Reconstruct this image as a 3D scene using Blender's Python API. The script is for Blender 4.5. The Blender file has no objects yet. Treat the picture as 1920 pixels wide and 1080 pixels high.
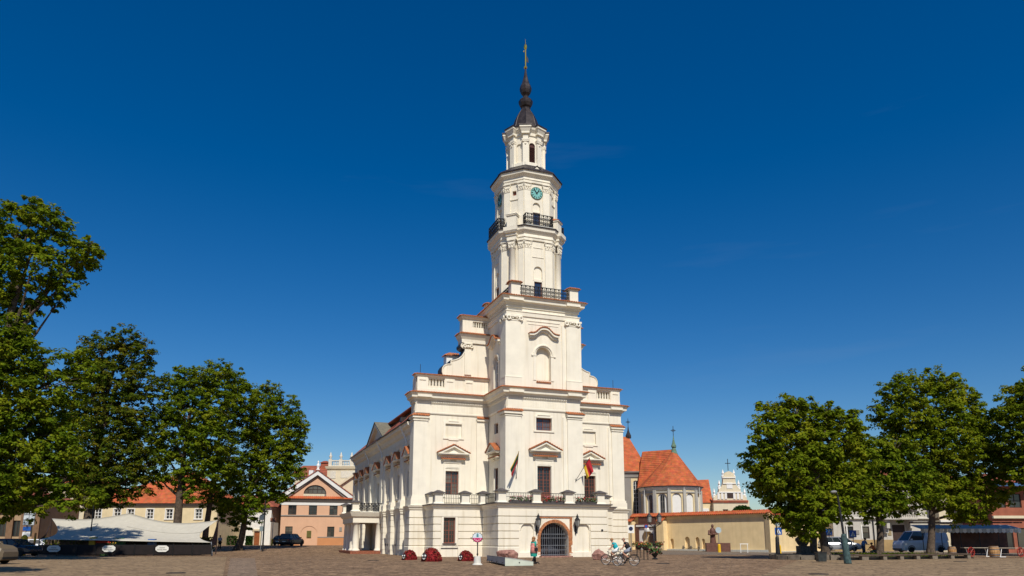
import bpy, bmesh, math, random
import numpy as np
from mathutils import Vector, Matrix
R = math.radians
random.seed(7); rng = np.random.default_rng(7)
S = bpy.context.scene
COL = S.collection

# ------------------------------------------------------------------ camera, sky, sun, exposure
CAM = Vector((-21.94, -61.63, 1.42)); YAW = R(20.6); PITCH = R(10.77); FPX = 1398.0
cd = bpy.data.cameras.new('camera'); cam = bpy.data.objects.new('camera', cd); COL.objects.link(cam)
cd.sensor_width = 36; cd.lens = FPX / 1920 * 36; cd.shift_y = 208 / 1920; cd.clip_start = .3; cd.clip_end = 6000
cam.location = CAM; cam.rotation_euler = (R(90) + PITCH, 0, -YAW); S.camera = cam

SUN_EL = R(48); TOSUN = Vector((-math.sin(R(8)) * math.cos(SUN_EL), -math.cos(R(8)) * math.cos(SUN_EL), math.sin(SUN_EL)))
W = bpy.data.worlds.new('World'); S.world = W; W.use_nodes = True
nt = W.node_tree; nt.nodes.clear()
N = nt.nodes.new; L = nt.links.new
out = N('ShaderNodeOutputWorld'); bg = N('ShaderNodeBackground'); sky = N('ShaderNodeTexSky')
sky.sky_type = 'NISHITA'; sky.sun_disc = False; sky.sun_elevation = SUN_EL
sky.sun_rotation = math.atan2(TOSUN.x, TOSUN.y); sky.air_density = 1.0; sky.dust_density = .35; sky.ozone_density = 4.0
hs = N('ShaderNodeHueSaturation'); hs.inputs['Saturation'].default_value = 1.42; hs.inputs['Value'].default_value = 1.15; hs.inputs['Hue'].default_value = .506
# thin cirrus streaks, a property of the whole sky
tc = N('ShaderNodeTexCoord'); mp = N('ShaderNodeMapping'); mp.inputs['Rotation'].default_value = (0, R(16), R(25)); mp.inputs['Scale'].default_value = (1.2, 1.2, 9)
nz = N('ShaderNodeTexNoise'); nz.inputs['Scale'].default_value = 1.6; nz.inputs['Detail'].default_value = 5; nz.inputs['Roughness'].default_value = .55
cr = N('ShaderNodeMapRange'); cr.inputs['From Min'].default_value = .6; cr.inputs['From Max'].default_value = .9; cr.inputs['To Max'].default_value = .13
mx = N('ShaderNodeMix'); mx.data_type = 'RGBA'; mx.inputs['B'].default_value = (3.4, 4.4, 6.0, 1)
L(tc.outputs['Generated'], mp.inputs['Vector']); L(mp.outputs['Vector'], nz.inputs['Vector']); L(nz.outputs['Fac'], cr.inputs['Value'])
L(sky.outputs['Color'], hs.inputs['Color']); L(hs.outputs['Color'], mx.inputs['A']); L(cr.outputs['Result'], mx.inputs['Factor'])
L(mx.outputs['Result'], bg.inputs['Color']); bg.inputs['Strength'].default_value = .075; L(bg.outputs['Background'], out.inputs['Surface'])
sd = bpy.data.lights.new('sun', 'SUN'); sd.energy = 4.6; sd.angle = R(.5); sd.color = (1, .935, .81)
so = bpy.data.objects.new('sun', sd); COL.objects.link(so); so.rotation_euler = (-TOSUN).to_track_quat('-Z', 'Y').to_euler()
S.view_settings.view_transform = 'Standard'; S.view_settings.look = 'None'; S.view_settings.exposure = 0; S.view_settings.gamma = 1
S.view_settings.use_curve_mapping = False

# ------------------------------------------------------------------ placing: points of the square measured in the photograph
RT = Vector((math.cos(YAW), -math.sin(YAW), 0)); FW = Vector((math.sin(YAW), math.cos(YAW), 0))
CP, SP = math.cos(PITCH), math.sin(PITCH)
def xat(px, Y, z=0): return (px - 960) / FPX * (Y * CP + (z - CAM.z) * SP)
def zat(py, Y):
    k = (py - 748) / FPX
    return CAM.z + Y * (SP - k * CP) / (CP + k * SP)
def sst(a, b, x):
    t = min(1, max(0, (x - a) / (b - a))); return t * t * (3 - 2 * t)
def gz(X, Y): return sst(86, 112, Y) * (.22 + .5 * sst(12, -25, X))          # the square rises a little towards the back
def wp(X, Y, z=None):
    if z is None: z = gz(X, Y)
    p = Vector((CAM.x, CAM.y, 0)) + RT * X + FW * Y; return Vector((p.x, p.y, z))
def at(px, Y, z=None, up=0):
    X = xat(px, Y, 0 if z is None else z); p = wp(X, Y, z); p.z += up; return p
def mpp(Y): return Y * CP / FPX            # metres per photo pixel at that distance

# ------------------------------------------------------------------ materials
MATS = {}
def mat(name, col, rough=.8, var=.12, scale=2.0, bump=0., bscale=40., metal=0., streak=0., spec=.3, alpha=None):
    if name in MATS: return MATS[name]
    m = bpy.data.materials.new(name); m.use_nodes = True; t = m.node_tree; b = t.nodes['Principled BSDF']
    b.inputs['Roughness'].default_value = rough; b.inputs['Metallic'].default_value = metal; b.inputs['Specular IOR Level'].default_value = spec
    n = t.nodes.new; l = t.links.new
    co = n('ShaderNodeTexCoord'); no = n('ShaderNodeTexNoise'); no.inputs['Scale'].default_value = scale; no.inputs['Detail'].default_value = 6
    l(co.outputs['Object'], no.inputs['Vector'])
    mr = n('ShaderNodeMapRange'); mr.inputs['From Min'].default_value = .3; mr.inputs['From Max'].default_value = .7
    mr.inputs['To Min'].default_value = 1 - var; mr.inputs['To Max'].default_value = 1 + var
    l(no.outputs['Fac'], mr.inputs['Value'])
    mm = n('ShaderNodeMix'); mm.data_type = 'RGBA'; mm.blend_type = 'MULTIPLY'; mm.inputs['Factor'].default_value = 1; mm.inputs['A'].default_value = (*col, 1)
    l(mr.outputs['Result'], mm.inputs['B']); last = mm.outputs['Result']
    if streak:
        mp_ = n('ShaderNodeMapping'); mp_.inputs['Scale'].default_value = (2.2, 2.2, .12); l(co.outputs['Object'], mp_.inputs['Vector'])
        n2 = n('ShaderNodeTexNoise'); n2.inputs['Scale'].default_value = 1.5; n2.inputs['Detail'].default_value = 5; l(mp_.outputs['Vector'], n2.inputs['Vector'])
        r2 = n('ShaderNodeMapRange'); r2.inputs['From Min'].default_value = .5; r2.inputs['From Max'].default_value = .75; r2.inputs['To Max'].default_value = streak
        l(n2.outputs['Fac'], r2.inputs['Value'])
        m2 = n('ShaderNodeMix'); m2.data_type = 'RGBA'; m2.inputs['B'].default_value = (col[0] * .62, col[1] * .56, col[2] * .42, 1)
        l(r2.outputs['Result'], m2.inputs['Factor']); l(last, m2.inputs['A']); last = m2.outputs['Result']
    l(last, b.inputs['Base Color'])
    if bump:
        n3 = n('ShaderNodeTexNoise'); n3.inputs['Scale'].default_value = bscale; n3.inputs['Detail'].default_value = 4; l(co.outputs['Object'], n3.inputs['Vector'])
        bp = n('ShaderNodeBump'); bp.inputs['Strength'].default_value = bump; bp.inputs['Distance'].default_value = .03
        l(n3.outputs['Fac'], bp.inputs['Height']); l(bp.outputs['Normal'], b.inputs['Normal'])
    MATS[name] = m; return m
def roofmat(name, col, row=.32, var=.3):
    """tiled roof far off: rows and single tiles of uneven tone with a little relief"""
    if name in MATS: return MATS[name]
    m = mat(name, col, .85, var, 1.2); t = m.node_tree; n = t.nodes.new; l = t.links.new; b = t.nodes['Principled BSDF']
    co = n('ShaderNodeTexCoord'); wv = n('ShaderNodeTexWave'); wv.bands_direction = 'Z'; wv.inputs['Scale'].default_value = .314 / row; wv.inputs['Distortion'].default_value = .6
    wv.inputs['Detail Scale'].default_value = 3; l(co.outputs['Object'], wv.inputs['Vector'])
    vo = n('ShaderNodeTexVoronoi'); vo.inputs['Scale'].default_value = 3.2; l(co.outputs['Object'], vo.inputs['Vector'])
    src = b.inputs['Base Color'].links[0].from_socket
    m2 = n('ShaderNodeMix'); m2.data_type = 'RGBA'; m2.blend_type = 'MULTIPLY'; m2.inputs['Factor'].default_value = .28
    l(src, m2.inputs['A']); l(vo.outputs['Color'], m2.inputs['B']); l(m2.outputs['Result'], b.inputs['Base Color'])
    bp = n('ShaderNodeBump'); bp.inputs['Strength'].default_value = .8; bp.inputs['Distance'].default_value = .06; l(wv.outputs['Fac'], bp.inputs['Height']); l(bp.outputs['Normal'], b.inputs['Normal'])
    return m
def glassmat(name, col=(.02, .025, .03), rough=.06):
    if name in MATS: return MATS[name]
    m = mat(name, col, rough, .3, .8); t = m.node_tree; b = t.nodes['Principled BSDF']; b.inputs['Specular IOR Level'].default_value = .6
    oi = t.nodes.new('ShaderNodeObjectInfo'); r = t.nodes.new('ShaderNodeMapRange'); r.inputs['From Min'].default_value = .45; r.inputs['To Max'].default_value = .75   # curtains and blinds behind some panes
    mx_ = t.nodes.new('ShaderNodeMix'); mx_.data_type = 'RGBA'; mx_.inputs['B'].default_value = (.16, .14, .11, 1); src = b.inputs['Base Color'].links[0].from_socket
    t.links.new(oi.outputs['Random'], r.inputs['Value']); t.links.new(r.outputs['Result'], mx_.inputs['Factor']); t.links.new(src, mx_.inputs['A']); t.links.new(mx_.outputs['Result'], b.inputs['Base Color']); return m
def leafmat(name, c1, c2, c3):
    if name in MATS: return MATS[name]
    m = bpy.data.materials.new(name); m.use_nodes = True; t = m.node_tree; t.nodes.clear(); n = t.nodes.new; l = t.links.new
    o = n('ShaderNodeOutputMaterial'); d = n('ShaderNodeBsdfDiffuse'); tr = n('ShaderNodeBsdfTranslucent'); g = n('ShaderNodeBsdfGlossy'); g.inputs['Roughness'].default_value = .45
    co = n('ShaderNodeTexCoord'); a = n('ShaderNodeTexNoise'); a.inputs['Scale'].default_value = .55; a.inputs['Detail'].default_value = 3
    b = n('ShaderNodeTexNoise'); b.inputs['Scale'].default_value = 5; b.inputs['Detail'].default_value = 2
    l(co.outputs['Object'], a.inputs['Vector']); l(co.outputs['Object'], b.inputs['Vector'])
    ad = n('ShaderNodeMath'); ad.operation = 'ADD'; l(a.outputs['Fac'], ad.inputs[0]); l(b.outputs['Fac'], ad.inputs[1])
    ra = n('ShaderNodeValToRGB'); e = ra.color_ramp.elements; e[0].position = .38; e[0].color = (*c1, 1); e[1].position = .62; e[1].color = (*c3, 1)
    k = e.new(.5); k.color = (*c2, 1)
    hf = n('ShaderNodeMath'); hf.operation = 'MULTIPLY'; hf.inputs[1].default_value = .5; l(ad.outputs[0], hf.inputs[0]); l(hf.outputs[0], ra.inputs['Fac'])
    l(ra.outputs['Color'], d.inputs['Color']); l(ra.outputs['Color'], tr.inputs['Color'])
    m1 = n('ShaderNodeMixShader'); m1.inputs[0].default_value = .42; l(d.outputs[0], m1.inputs[1]); l(tr.outputs[0], m1.inputs[2])
    l(m1.outputs[0], o.inputs['Surface'])
    MATS[name] = m; return m

PLASTER = mat('white_plaster', (.79, .73, .61), .85, .07, .5, .3, 18, streak=.4)
TRIM = mat('white_stucco_trim', (.805, .75, .63), .8, .05, 1.2, .2, 30, streak=.18)
TILE = mat('terracotta_tile', (.42, .15, .062), .8, .35, 6, .4, 20)
HROOF = roofmat('old_clay_roof', (.34, .10, .055))
CROOF = roofmat('orange_clay_roof', (.50, .125, .045), .32, .24)
COPPER = mat('dark_copper', (.045, .036, .036), .45, .4, 2.5, .2, 12, metal=.35)
VERD = mat('green_copper', (.12, .2, .14), .6, .3, 3)
BROWNW = mat('brown_window_frame', (.19, .065, .042), .6, .2, 4)
IRON = mat('black_iron', (.018, .018, .02), .5, .2, 6)
STEEL = mat('grey_steel', (.22, .23, .25), .45, .2, 5, metal=.5)
GLASS = glassmat('dark_glass')
SKYGLASS = glassmat('blue_glass', (.03, .05, .1), .05)
STONECAP = mat('dark_stone_cap', (.085, .075, .075), .8, .25, 4, .3, 20)
BRICK = mat('old_orange_brick', (.42, .17, .075), .9, .4, 7, .5, 25)
GOLD = mat('gilded_metal', (.9, .6, .12), .3, .1, 3, metal=1.)
WHITEP = mat('white_paint', (.78, .78, .76), .5, .06, 3)
GRAN = mat('pink_granite', (.33, .17, .135), .75, .4, 6, .5, 30)
CONC = mat('pale_concrete', (.5, .5, .46), .85, .15, 4, .3, 25)
RUBBER = mat('black_rubber', (.015, .015, .015), .8, .2, 5)
BARK = mat('tree_bark', (.09, .066, .048), .95, .45, 5, 1., 14)
SKIN = mat('skin', (.52, .27, .18), .6, .08, 6)
LAMPG = mat('lamp_glass', (.25, .25, .24), .2, .1, 5)

# ------------------------------------------------------------------ mesh building
class MB:
    def __init__(s): s.v = []; s.f = []
    def add(s, vs, fs):
        o = len(s.v); s.v += [tuple(p) for p in vs]; s.f += [tuple(i + o for i in f) for f in fs]; return s
    def box(s, x0, x1, y0, y1, z0, z1):
        return s.add([(x0, y0, z0), (x1, y0, z0), (x1, y1, z0), (x0, y1, z0), (x0, y0, z1), (x1, y0, z1), (x1, y1, z1), (x0, y1, z1)],
                     [(0, 3, 2, 1), (4, 5, 6, 7), (0, 1, 5, 4), (1, 2, 6, 5), (2, 3, 7, 6), (3, 0, 4, 7)])
    def frus(s, x0, x1, y0, y1, z0, z1, i):          # box whose top is inset by i
        return s.add([(x0, y0, z0), (x1, y0, z0), (x1, y1, z0), (x0, y1, z0), (x0 + i, y0 + i, z1), (x1 - i, y0 + i, z1), (x1 - i, y1 - i, z1), (x0 + i, y1 - i, z1)],
                     [(0, 3, 2, 1), (4, 5, 6, 7), (0, 1, 5, 4), (1, 2, 6, 5), (2, 3, 7, 6), (3, 0, 4, 7)])
    def poly(s, pts, y0, y1):                          # polygon in x-z (ccw seen from -y), from y0 (front) to y1
        n = len(pts); vs = [(x, y0, z) for x, z in pts] + [(x, y1, z) for x, z in pts]
        return s.add(vs, [tuple(range(n)), tuple(range(2 * n - 1, n - 1, -1))] + [(i, i + n, (i + 1) % n + n, (i + 1) % n) for i in range(n)])
    def plan(s, pts, z0, z1):                          # polygon in x-y (ccw), from z0 to z1
        n = len(pts); vs = [(x, y, z0) for x, y in pts] + [(x, y, z1) for x, y in pts]
        return s.add(vs, [tuple(range(n - 1, -1, -1)), tuple(range(n, 2 * n))] + [(i, (i + 1) % n, (i + 1) % n + n, i + n) for i in range(n)])
    def lathe(s, prof, n=16, c=(0, 0), cap=True, a0=0., sx=1., sy=1.):
        vs = []; m = len(prof)
        for r, z in prof:
            for i in range(n):
                a = a0 + 2 * math.pi * i / n; vs.append((c[0] + r * math.cos(a) * sx, c[1] + r * math.sin(a) * sy, z))
        fs = [(j * n + i, j * n + (i + 1) % n, (j + 1) * n + (i + 1) % n, (j + 1) * n + i) for j in range(m - 1) for i in range(n)]
        if cap: fs += [tuple(range(n - 1, -1, -1)), tuple(range((m - 1) * n, m * n))]
        return s.add(vs, fs)
    def tube(s, pts, rad, n=6, cap=True):
        pts = [Vector(p) for p in pts]; rad = rad if isinstance(rad, (list, tuple)) else [rad] * len(pts); vs = []
        ref = None
        for i, p in enumerate(pts):
            d = (pts[min(i + 1, len(pts) - 1)] - pts[max(i - 1, 0)]).normalized()
            if ref is None: ref = Vector((0, 0, 1)) if abs(d.z) < .9 else Vector((1, 0, 0))
            a = (ref - d * ref.dot(d)).normalized(); b = d.cross(a); ref = a
            for k in range(n):
                t = 2 * math.pi * k / n; vs.append(p + (a * math.cos(t) + b * math.sin(t)) * rad[i])
        m = len(pts); fs = [(j * n + i, j * n + (i + 1) % n, (j + 1) * n + (i + 1) % n, (j + 1) * n + i) for j in range(m - 1) for i in range(n)]
        if cap: fs += [tuple(range(n - 1, -1, -1)), tuple(range((m - 1) * n, m * n))]
        return s.add(vs, fs)
    def ring(s, c, R_, r, n=20, k=6, axis='y', a0=0, a1=2 * math.pi):
        full = abs(a1 - a0 - 2 * math.pi) < 1e-6; pts = []
        for i in range(n + (0 if full else 1)):
            a = a0 + (a1 - a0) * i / n; u, w = R_ * math.cos(a), R_ * math.sin(a)
            pts.append(Vector(c) + (Vector((u, 0, w)) if axis == 'y' else Vector((0, u, w)) if axis == 'x' else Vector((u, w, 0))))
        vs = []; m = len(pts)
        for i, p in enumerate(pts):
            o = (p - Vector(c)).normalized(); ax = Vector((0, 1, 0)) if axis == 'y' else Vector((1, 0, 0)) if axis == 'x' else Vector((0, 0, 1))
            for j in range(k):
                t = 2 * math.pi * j / k; vs.append(p + o * r * math.cos(t) + ax * r * math.sin(t))
        rows = m if full else m - 1
        return s.add(vs, [(i * k + j, i * k + (j + 1) % k, ((i + 1) % m) * k + (j + 1) % k, ((i + 1) % m) * k + j) for i in range(rows) for j in range(k)])
    def ball(s, c, r, n=10, m=7, sz=(1, 1, 1), bot=-1.):
        pr = [(max(1e-3, math.cos(t)), math.sin(t)) for t in [math.asin(max(-1, bot)) + (math.pi / 2 - math.asin(max(-1, bot))) * i / m for i in range(m + 1)]]
        vs = []
        for q, z in pr:
            for i in range(n):
                a = 2 * math.pi * i / n; vs.append((c[0] + r * sz[0] * q * math.cos(a), c[1] + r * sz[1] * q * math.sin(a), c[2] + r * sz[2] * z))
        return s.add(vs, [(j * n + i, j * n + (i + 1) % n, (j + 1) * n + (i + 1) % n, (j + 1) * n + i) for j in range(m) for i in range(n)] + [tuple(range(n - 1, -1, -1)), tuple(range(m * n, m * n + n))])
    def sweep(s, path, prof, closed=False):
        """a moulding: closed profile [(outward, z)] carried along a plan path, outward to the right of travel"""
        P = [Vector((p[0], p[1])) for p in path]; n = len(P); off = []
        for i in range(n):
            a = (P[i] - P[i - 1]) if (i or closed) else None; b = (P[(i + 1) % n] - P[i]) if (i < n - 1 or closed) else None
            na = Vector((a.y, -a.x)).normalized() if a else None; nb = Vector((b.y, -b.x)).normalized() if b else None
            if na is None: o = nb
            elif nb is None: o = na
            else: o = (na + nb) / max(.25, 1 + na.dot(nb))
            off.append(o)
        k = len(prof); vs = [(P[i].x + off[i].x * o, P[i].y + off[i].y * o, z) for i in range(n) for o, z in prof]
        fs = [(i * k + j, i * k + (j + 1) % k, ((i + 1) % n) * k + (j + 1) % k, ((i + 1) % n) * k + j) for i in range(n if closed else n - 1) for j in range(k)]
        if not closed: fs += [tuple(range(k - 1, -1, -1)), tuple(range((n - 1) * k, n * k))]
        return s.add(vs, fs)
    def tiles(s, path, oo, zo, oi, zi, sp=.26, closed=False, r=.075):
        """a course of barrel tiles on top of a cornice"""
        s.sweep(path, [(oi, zi), (oo, zo), (oo, zo - .05), (oi, zi - .05)], closed)
        P = [Vector((p[0], p[1])) for p in path]; n = len(P)
        for i in range(n if closed else n - 1):
            a, b = P[i], P[(i + 1) % n]; d = (b - a); ln = d.length; d.normalize(); o = Vector((d.y, -d.x)); e = .1 + max(0, oo)
            st = -e if ln > 2 * e else 0; m = max(1, int((ln - 2 * st) / sp))
            for j in range(m):
                t = st + (j + .5) * (ln - 2 * st) / m
                lim = oo if 0 <= t <= ln else max(0., oo)
                q = a + d * t
                if not (0 <= t <= ln): 
                    if closed: continue
                    if (i > 0 and t < 0) or (i < n - 2 and t > ln):
                        pp = P[i - 1] - a if t < 0 else P[i + 2] - b
                        if pp.dot(o) > 0: continue          # inner corner: no tiles there
                    elif n > 2 or True: continue
                vs = []; ie = oi                    # towards an outer corner the tiles end on the hip line
                if closed or i > 0:
                    if closed or (P[i - 1] - a).dot(o) < 1e-6: ie = max(ie, -t)
                if closed or i < n - 2:
                    if closed or (P[(i + 2) % n] - b).dot(o) < 1e-6: ie = max(ie, t - ln)
                if ie > lim - .04: continue
                zie = zi + (zo - zi) * (ie - oi) / max(1e-6, oo - oi)
                for off, z in ((lim + .03, zo), (ie, zie)):
                    for c_, h in ((-r, 0), (-.6 * r, .75 * r), (.6 * r, .75 * r), (r, 0)):
                        p = q + o * off + d * c_; vs.append((p.x, p.y, z + h))
                s.add(vs, [(0, 1, 5, 4), (1, 2, 6, 5), (2, 3, 7, 6), (0, 3, 2, 1)])
        return s
    def wall(s, s0, s1, z0, z1, holes=(), dep=.3, y=0.):
        """wall face in the x-z plane facing -y with openings (a,b,c,d,arch,back); reveals run dep deep"""
        xs = sorted({s0, s1, *[h[0] for h in holes], *[h[1] for h in holes]}); zs = sorted({z0, z1, *[h[2] for h in holes], *[h[3] for h in holes]})
        for i in range(len(xs) - 1):
            for j in range(len(zs) - 1):
                cx, cz = (xs[i] + xs[i + 1]) / 2, (zs[j] + zs[j + 1]) / 2
                if any(h[0] < cx < h[1] and h[2] < cz < h[3] for h in holes): continue
                s.add([(xs[i], y, zs[j]), (xs[i + 1], y, zs[j]), (xs[i + 1], y, zs[j + 1]), (xs[i], y, zs[j + 1])], [(0, 1, 2, 3)])
        for h in holes:
            a, b, c, d = h[:4]; arch = h[4] if len(h) > 4 else 0; back = h[5] if len(h) > 5 else 0; dp = back or dep
            if arch:
                rr = (b - a) / 2; ry = rr if arch == 1 else arch; n = 12; cv = [((a + b) / 2 - rr * math.cos(math.pi * k / n), d - ry + ry * math.sin(math.pi * k / n)) for k in range(n + 1)]
                for k in range(n):
                    c0 = (a, d) if k < n / 2 else (b, d)
                    s.add([(cv[k][0], y, cv[k][1]), (cv[k + 1][0], y, cv[k + 1][1]), (c0[0], y, c0[1])], [(0, 1, 2)])
                outl = [(a, c)] + cv + [(b, c)]
            else: outl = [(a, c), (a, d), (b, d), (b, c)]
            m = len(outl); vs = [(p, y, q) for p, q in outl] + [(p, y + dp, q) for p, q in outl]
            s.add(vs, [(k, k + m, (k + 1) % m + m, (k + 1) % m) for k in range(m)])
            if back: s.add([(p, y + dp, q) for p, q in outl], [tuple(range(m - 1, -1, -1))])
        return s
    def mesh(s, name, m, smooth=False):
        me = bpy.data.meshes.new(name); me.from_pydata(s.v, [], s.f); me.update()
        for q in (m if isinstance(m, (list, tuple)) else [m]): me.materials.append(q)
        if smooth: me.shade_smooth()
        return me
def link(name, data, parent=None, loc=(0, 0, 0), rz=0., kind=None, rot=None):
    o = bpy.data.objects.new(name, data); COL.objects.link(o); o.parent = parent; o.location = loc; o.rotation_euler = rot or (0, 0, rz)
    if kind: o['kind'] = kind
    return o
def part(name, mb, m, parent, loc=(0, 0, 0), rz=0., kind=None, smooth=False, rot=None, label=None):
    o = link(name, mb.mesh(name, m, smooth), parent, loc, rz, kind, rot)
    if label: o['label'] = label
    return o
def tag(o, label, cat, group=None):
    o['label'] = label; o['category'] = cat
    if group: o['group'] = group
    return o
def thing(name, label, cat, loc=(0, 0, 0), rz=0., group=None): return tag(link(name, None, None, loc, rz), label, cat, group)
def copy_thing(src, loc, rz=None, label=None, group=None, scale=None):
    def cp(o, par):
        c = o.copy(); COL.objects.link(c); c.parent = par
        for k in o.children: cp(k, c)
        return c
    r = cp(src, None); r.location = loc
    if rz is not None: r.rotation_euler = (0, 0, rz)
    if scale: r.scale = scale
    if label: r['label'] = label
    if group: r['group'] = group
    return r
CACHE = {}
def cached(key, fn):
    if key not in CACHE: CACHE[key] = fn()
    return CACHE[key]

def window(par, loc, rz, w, h, cols=2, rows=2, fm=BROWNW, gm=GLASS, fr=.09, mun=.035, sub=(2, 4), arch=0, name='window', y=0.):
    """window built in its own frame: x centred, sill at z 0, glass at y 0; frame with sashes and glazing bars, panes as sub-parts"""
    key = ('win', w, h, cols, rows, fm.name, fr, mun, sub, arch)
    def mk():
        b = MB(); hw = w / 2; sp = h - (hw if arch == 1 else arch)
        if arch:
            n = 12; ry = hw if arch == 1 else arch
            oc = [(-hw * math.cos(math.pi * k / n), sp + ry * math.sin(math.pi * k / n)) for k in range(n + 1)]
            ic = [(-(hw - fr) * math.cos(math.pi * k / n), sp + (ry - fr) * math.sin(math.pi * k / n)) for k in range(n + 1)]
            for k in range(n): b.poly([ic[k], ic[k + 1], oc[k + 1], oc[k]], -.04, .04)
            b.box(-hw, -hw + fr, -.04, .04, 0, sp).box(hw - fr, hw, -.04, .04, 0, sp)
        else: b.box(-hw, -hw + fr, -.04, .04, 0, h).box(hw - fr, hw, -.04, .04, 0, h).box(-hw + fr, hw - fr, -.04, .04, h - fr, h)
        b.box(-hw + fr, hw - fr, -.04, .04, 0, fr)
        for i in range(1, cols):
            x = -hw + w * i / cols; b.box(x - fr / 2, x + fr / 2, -.035, .035, fr, (h if arch else h) - fr)
        for j in range(1, rows):
            z = h * j / rows; b.box(-hw + fr, hw - fr, -.03, .03, z - fr * .4, z + fr * .4)
        for i in range(cols * sub[0]):
            if i % sub[0]: 
                x = -hw + w * i / (cols * sub[0]); b.box(x - mun / 2, x + mun / 2, -.02, .02, fr, h - fr)
        for j in range(rows * sub[1]):
            if j % sub[1]:
                z = h * j / (rows * sub[1])
                if z < sp + .01: b.box(-hw + fr, hw - fr, -.02, .02, z - mun / 2, z + mun / 2)
        g = MB(); pw = w / cols
        if arch:
            g.add([(-(hw - .02), .012, .02)] + [(p * .98, .012, q - .02) for p, q in oc] + [(hw - .02, .012, .02)], [tuple(range(n + 3))[::-1]])
            panes = [(0, 0)]
        else:
            g.add([(-pw / 2 + .02, .012, .02), (pw / 2 - .02, .012, .02), (pw / 2 - .02, .012, h / rows - .01), (-pw / 2 + .02, .012, h / rows - .01)], [(0, 1, 2, 3)])
            panes = [(-hw + pw * (i + .5), h * j / rows) for i in range(cols) for j in range(rows)]
        return b.mesh('window', fm), g.mesh('pane', gm), panes
    f, g, panes = cached(key + (gm.name,), mk)
    o = link(name, f, par, loc, rz)
    for x, z in panes: link('pane', g, o, (x, random.uniform(-.002, .002), z))
    return o
# ------------------------------------------------------------------ the town hall
UC = 5.25
TH = thing('town_hall', 'tall white town hall with a slender octagonal clock tower and dark onion spire', 'town hall')
def mir(u): return 2 * UC - u
def dent(path, o0, o1, z0, z1, w, sp, mb=None):
    mb = mb or MB(); P = [Vector(p) for p in path]
    for i in range(len(P) - 1):
        a, b = P[i], P[i + 1]; d = b - a; ln = d.length; d.normalize(); o = Vector((d.y, -d.x)); m = max(1, int(ln / sp))
        for j in range(m):
            q = a + d * ((j + .5) * ln / m); c = [q - d * w / 2 + o * o0, q - d * w / 2 + o * o1, q + d * w / 2 + o * o1, q + d * w / 2 + o * o0]
            mb.add([(p.x, p.y, z0) for p in c] + [(p.x, p.y, z1) for p in c], [(0, 1, 2, 3), (7, 6, 5, 4), (1, 0, 4, 5), (2, 1, 5, 6), (3, 2, 6, 7), (0, 3, 7, 4)])
    return mb
def rect(o, z0, z1, i=0.): return [(i, z0), (o, z0), (o, z1), (i, z1)]

# --- ground storey: terrace walls, rusticated courses, string cornice
GP = [(-6.15, 9.0), (-6.15, 7.3), (-4.65, 7.3), (-4.65, 4.3), (0, 4.3), (0, 0), (10.5, 0), (10.5, 4.3), (13.3, 4.3), (13.3, 7.3), (16.65, 7.3), (16.65, 9.0)]
b = MB(); b.wall(0, 10.5, -.3, 4.1, [(2.05, 3.25, .46, 2.95, 1, .14), (7.5, 8.7, .46, 2.95, 1, .14), (3.9, 6.6, -.1, 3.0, 1)], .75)
part('terrace_wall', b, PLASTER, TH)
b = MB(); b.wall(-4.65, 0, -.3, 4.1, [(-3.75, -2.65, 1.2, 3.5)], .3); part('terrace_wall', b, PLASTER, TH, (0, 4.3, 0))
for q in ((-6.15, -4.65), (13.3, 16.65)): part('plinth_wall', MB().wall(q[0], q[1], -.3, 4.1), PLASTER, TH, (0, 7.3, 0))
b = MB(); b.wall(10.5, 13.3, -.3, 4.1); part('terrace_wall', b, PLASTER, TH, (0, 4.3, 0))
for u, v0, v1, a in ((0, 4.3, 0, -90), (-4.65, 7.3, 4.3, -90), (-6.15, 9, 7.3, -90)):
    b = MB(); b.wall(0, v0 - v1, -.3, 4.1); part('terrace_wall', b, PLASTER, TH, (u, v0, 0), R(a))
for u, v0, v1 in ((10.5, 0, 4.3), (13.3, 4.3, 7.3), (16.65, 7.3, 44.6)):
    b = MB(); b.wall(0, v1 - v0, -.3, 4.1); part('terrace_wall', b, PLASTER, TH, (u, v0, 0), R(90))
ZC = [(.5, .925), (1.0, 1.55), (1.64, 2.205), (2.285, 2.835), (2.915, 3.485), (3.565, 4.08)]
for k, (z0, z1) in enumerate(ZC):
    pr = [(0, z0 - .01), (.09, z0 + .012), (.09, z1 - .012), (0, z1 + .01)]
    if k == 5: segs = [GP]
    elif k == 4: segs = [GP[:4] + [(-4.0, 4.3)], [(-2.4, 4.3)] + GP[4:6] + [(3.5, 0)], [(7.1, 0)] + GP[6:]]
    else: segs = [GP[:4] + [(-4.0, 4.3)], [(-2.4, 4.3)] + GP[4:6] + [(1.85, 0)], [(8.8, 0)] + GP[6:]]
    for s_ in segs:
        if k == 0: pr = [(0, -.3), (.13, -.3), (.13, .86), (.09, .925), (0, .93)]
        part('plaster_course', MB().sweep(s_, pr), PLASTER, TH)
b = MB().sweep([(1.85, 0), (3.85, 0)], [(0, -.3), (.07, -.3), (.07, .42), (0, .45)]); b.sweep([(6.66, 0), (8.8, 0)], [(0, -.3), (.07, -.3), (.07, .42), (0, .45)])
part('plinth', b, PLASTER, TH)
for a0, a1 in ((1.95, 3.35), (7.4, 8.8)):
    b = MB(); c = (a0 + a1) / 2; b.ring((c, -.01, 2.35), .66, .05, 14, 5, 'y', 0, math.pi); part('niche_archivolt', b, TRIM, TH)
SPT = [(-5.55, 44.6)]
PILV = [44.0, 40.0, 35.6, 31.2, 24.6 - .6, 22.0, 17.9, 13.2]
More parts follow.
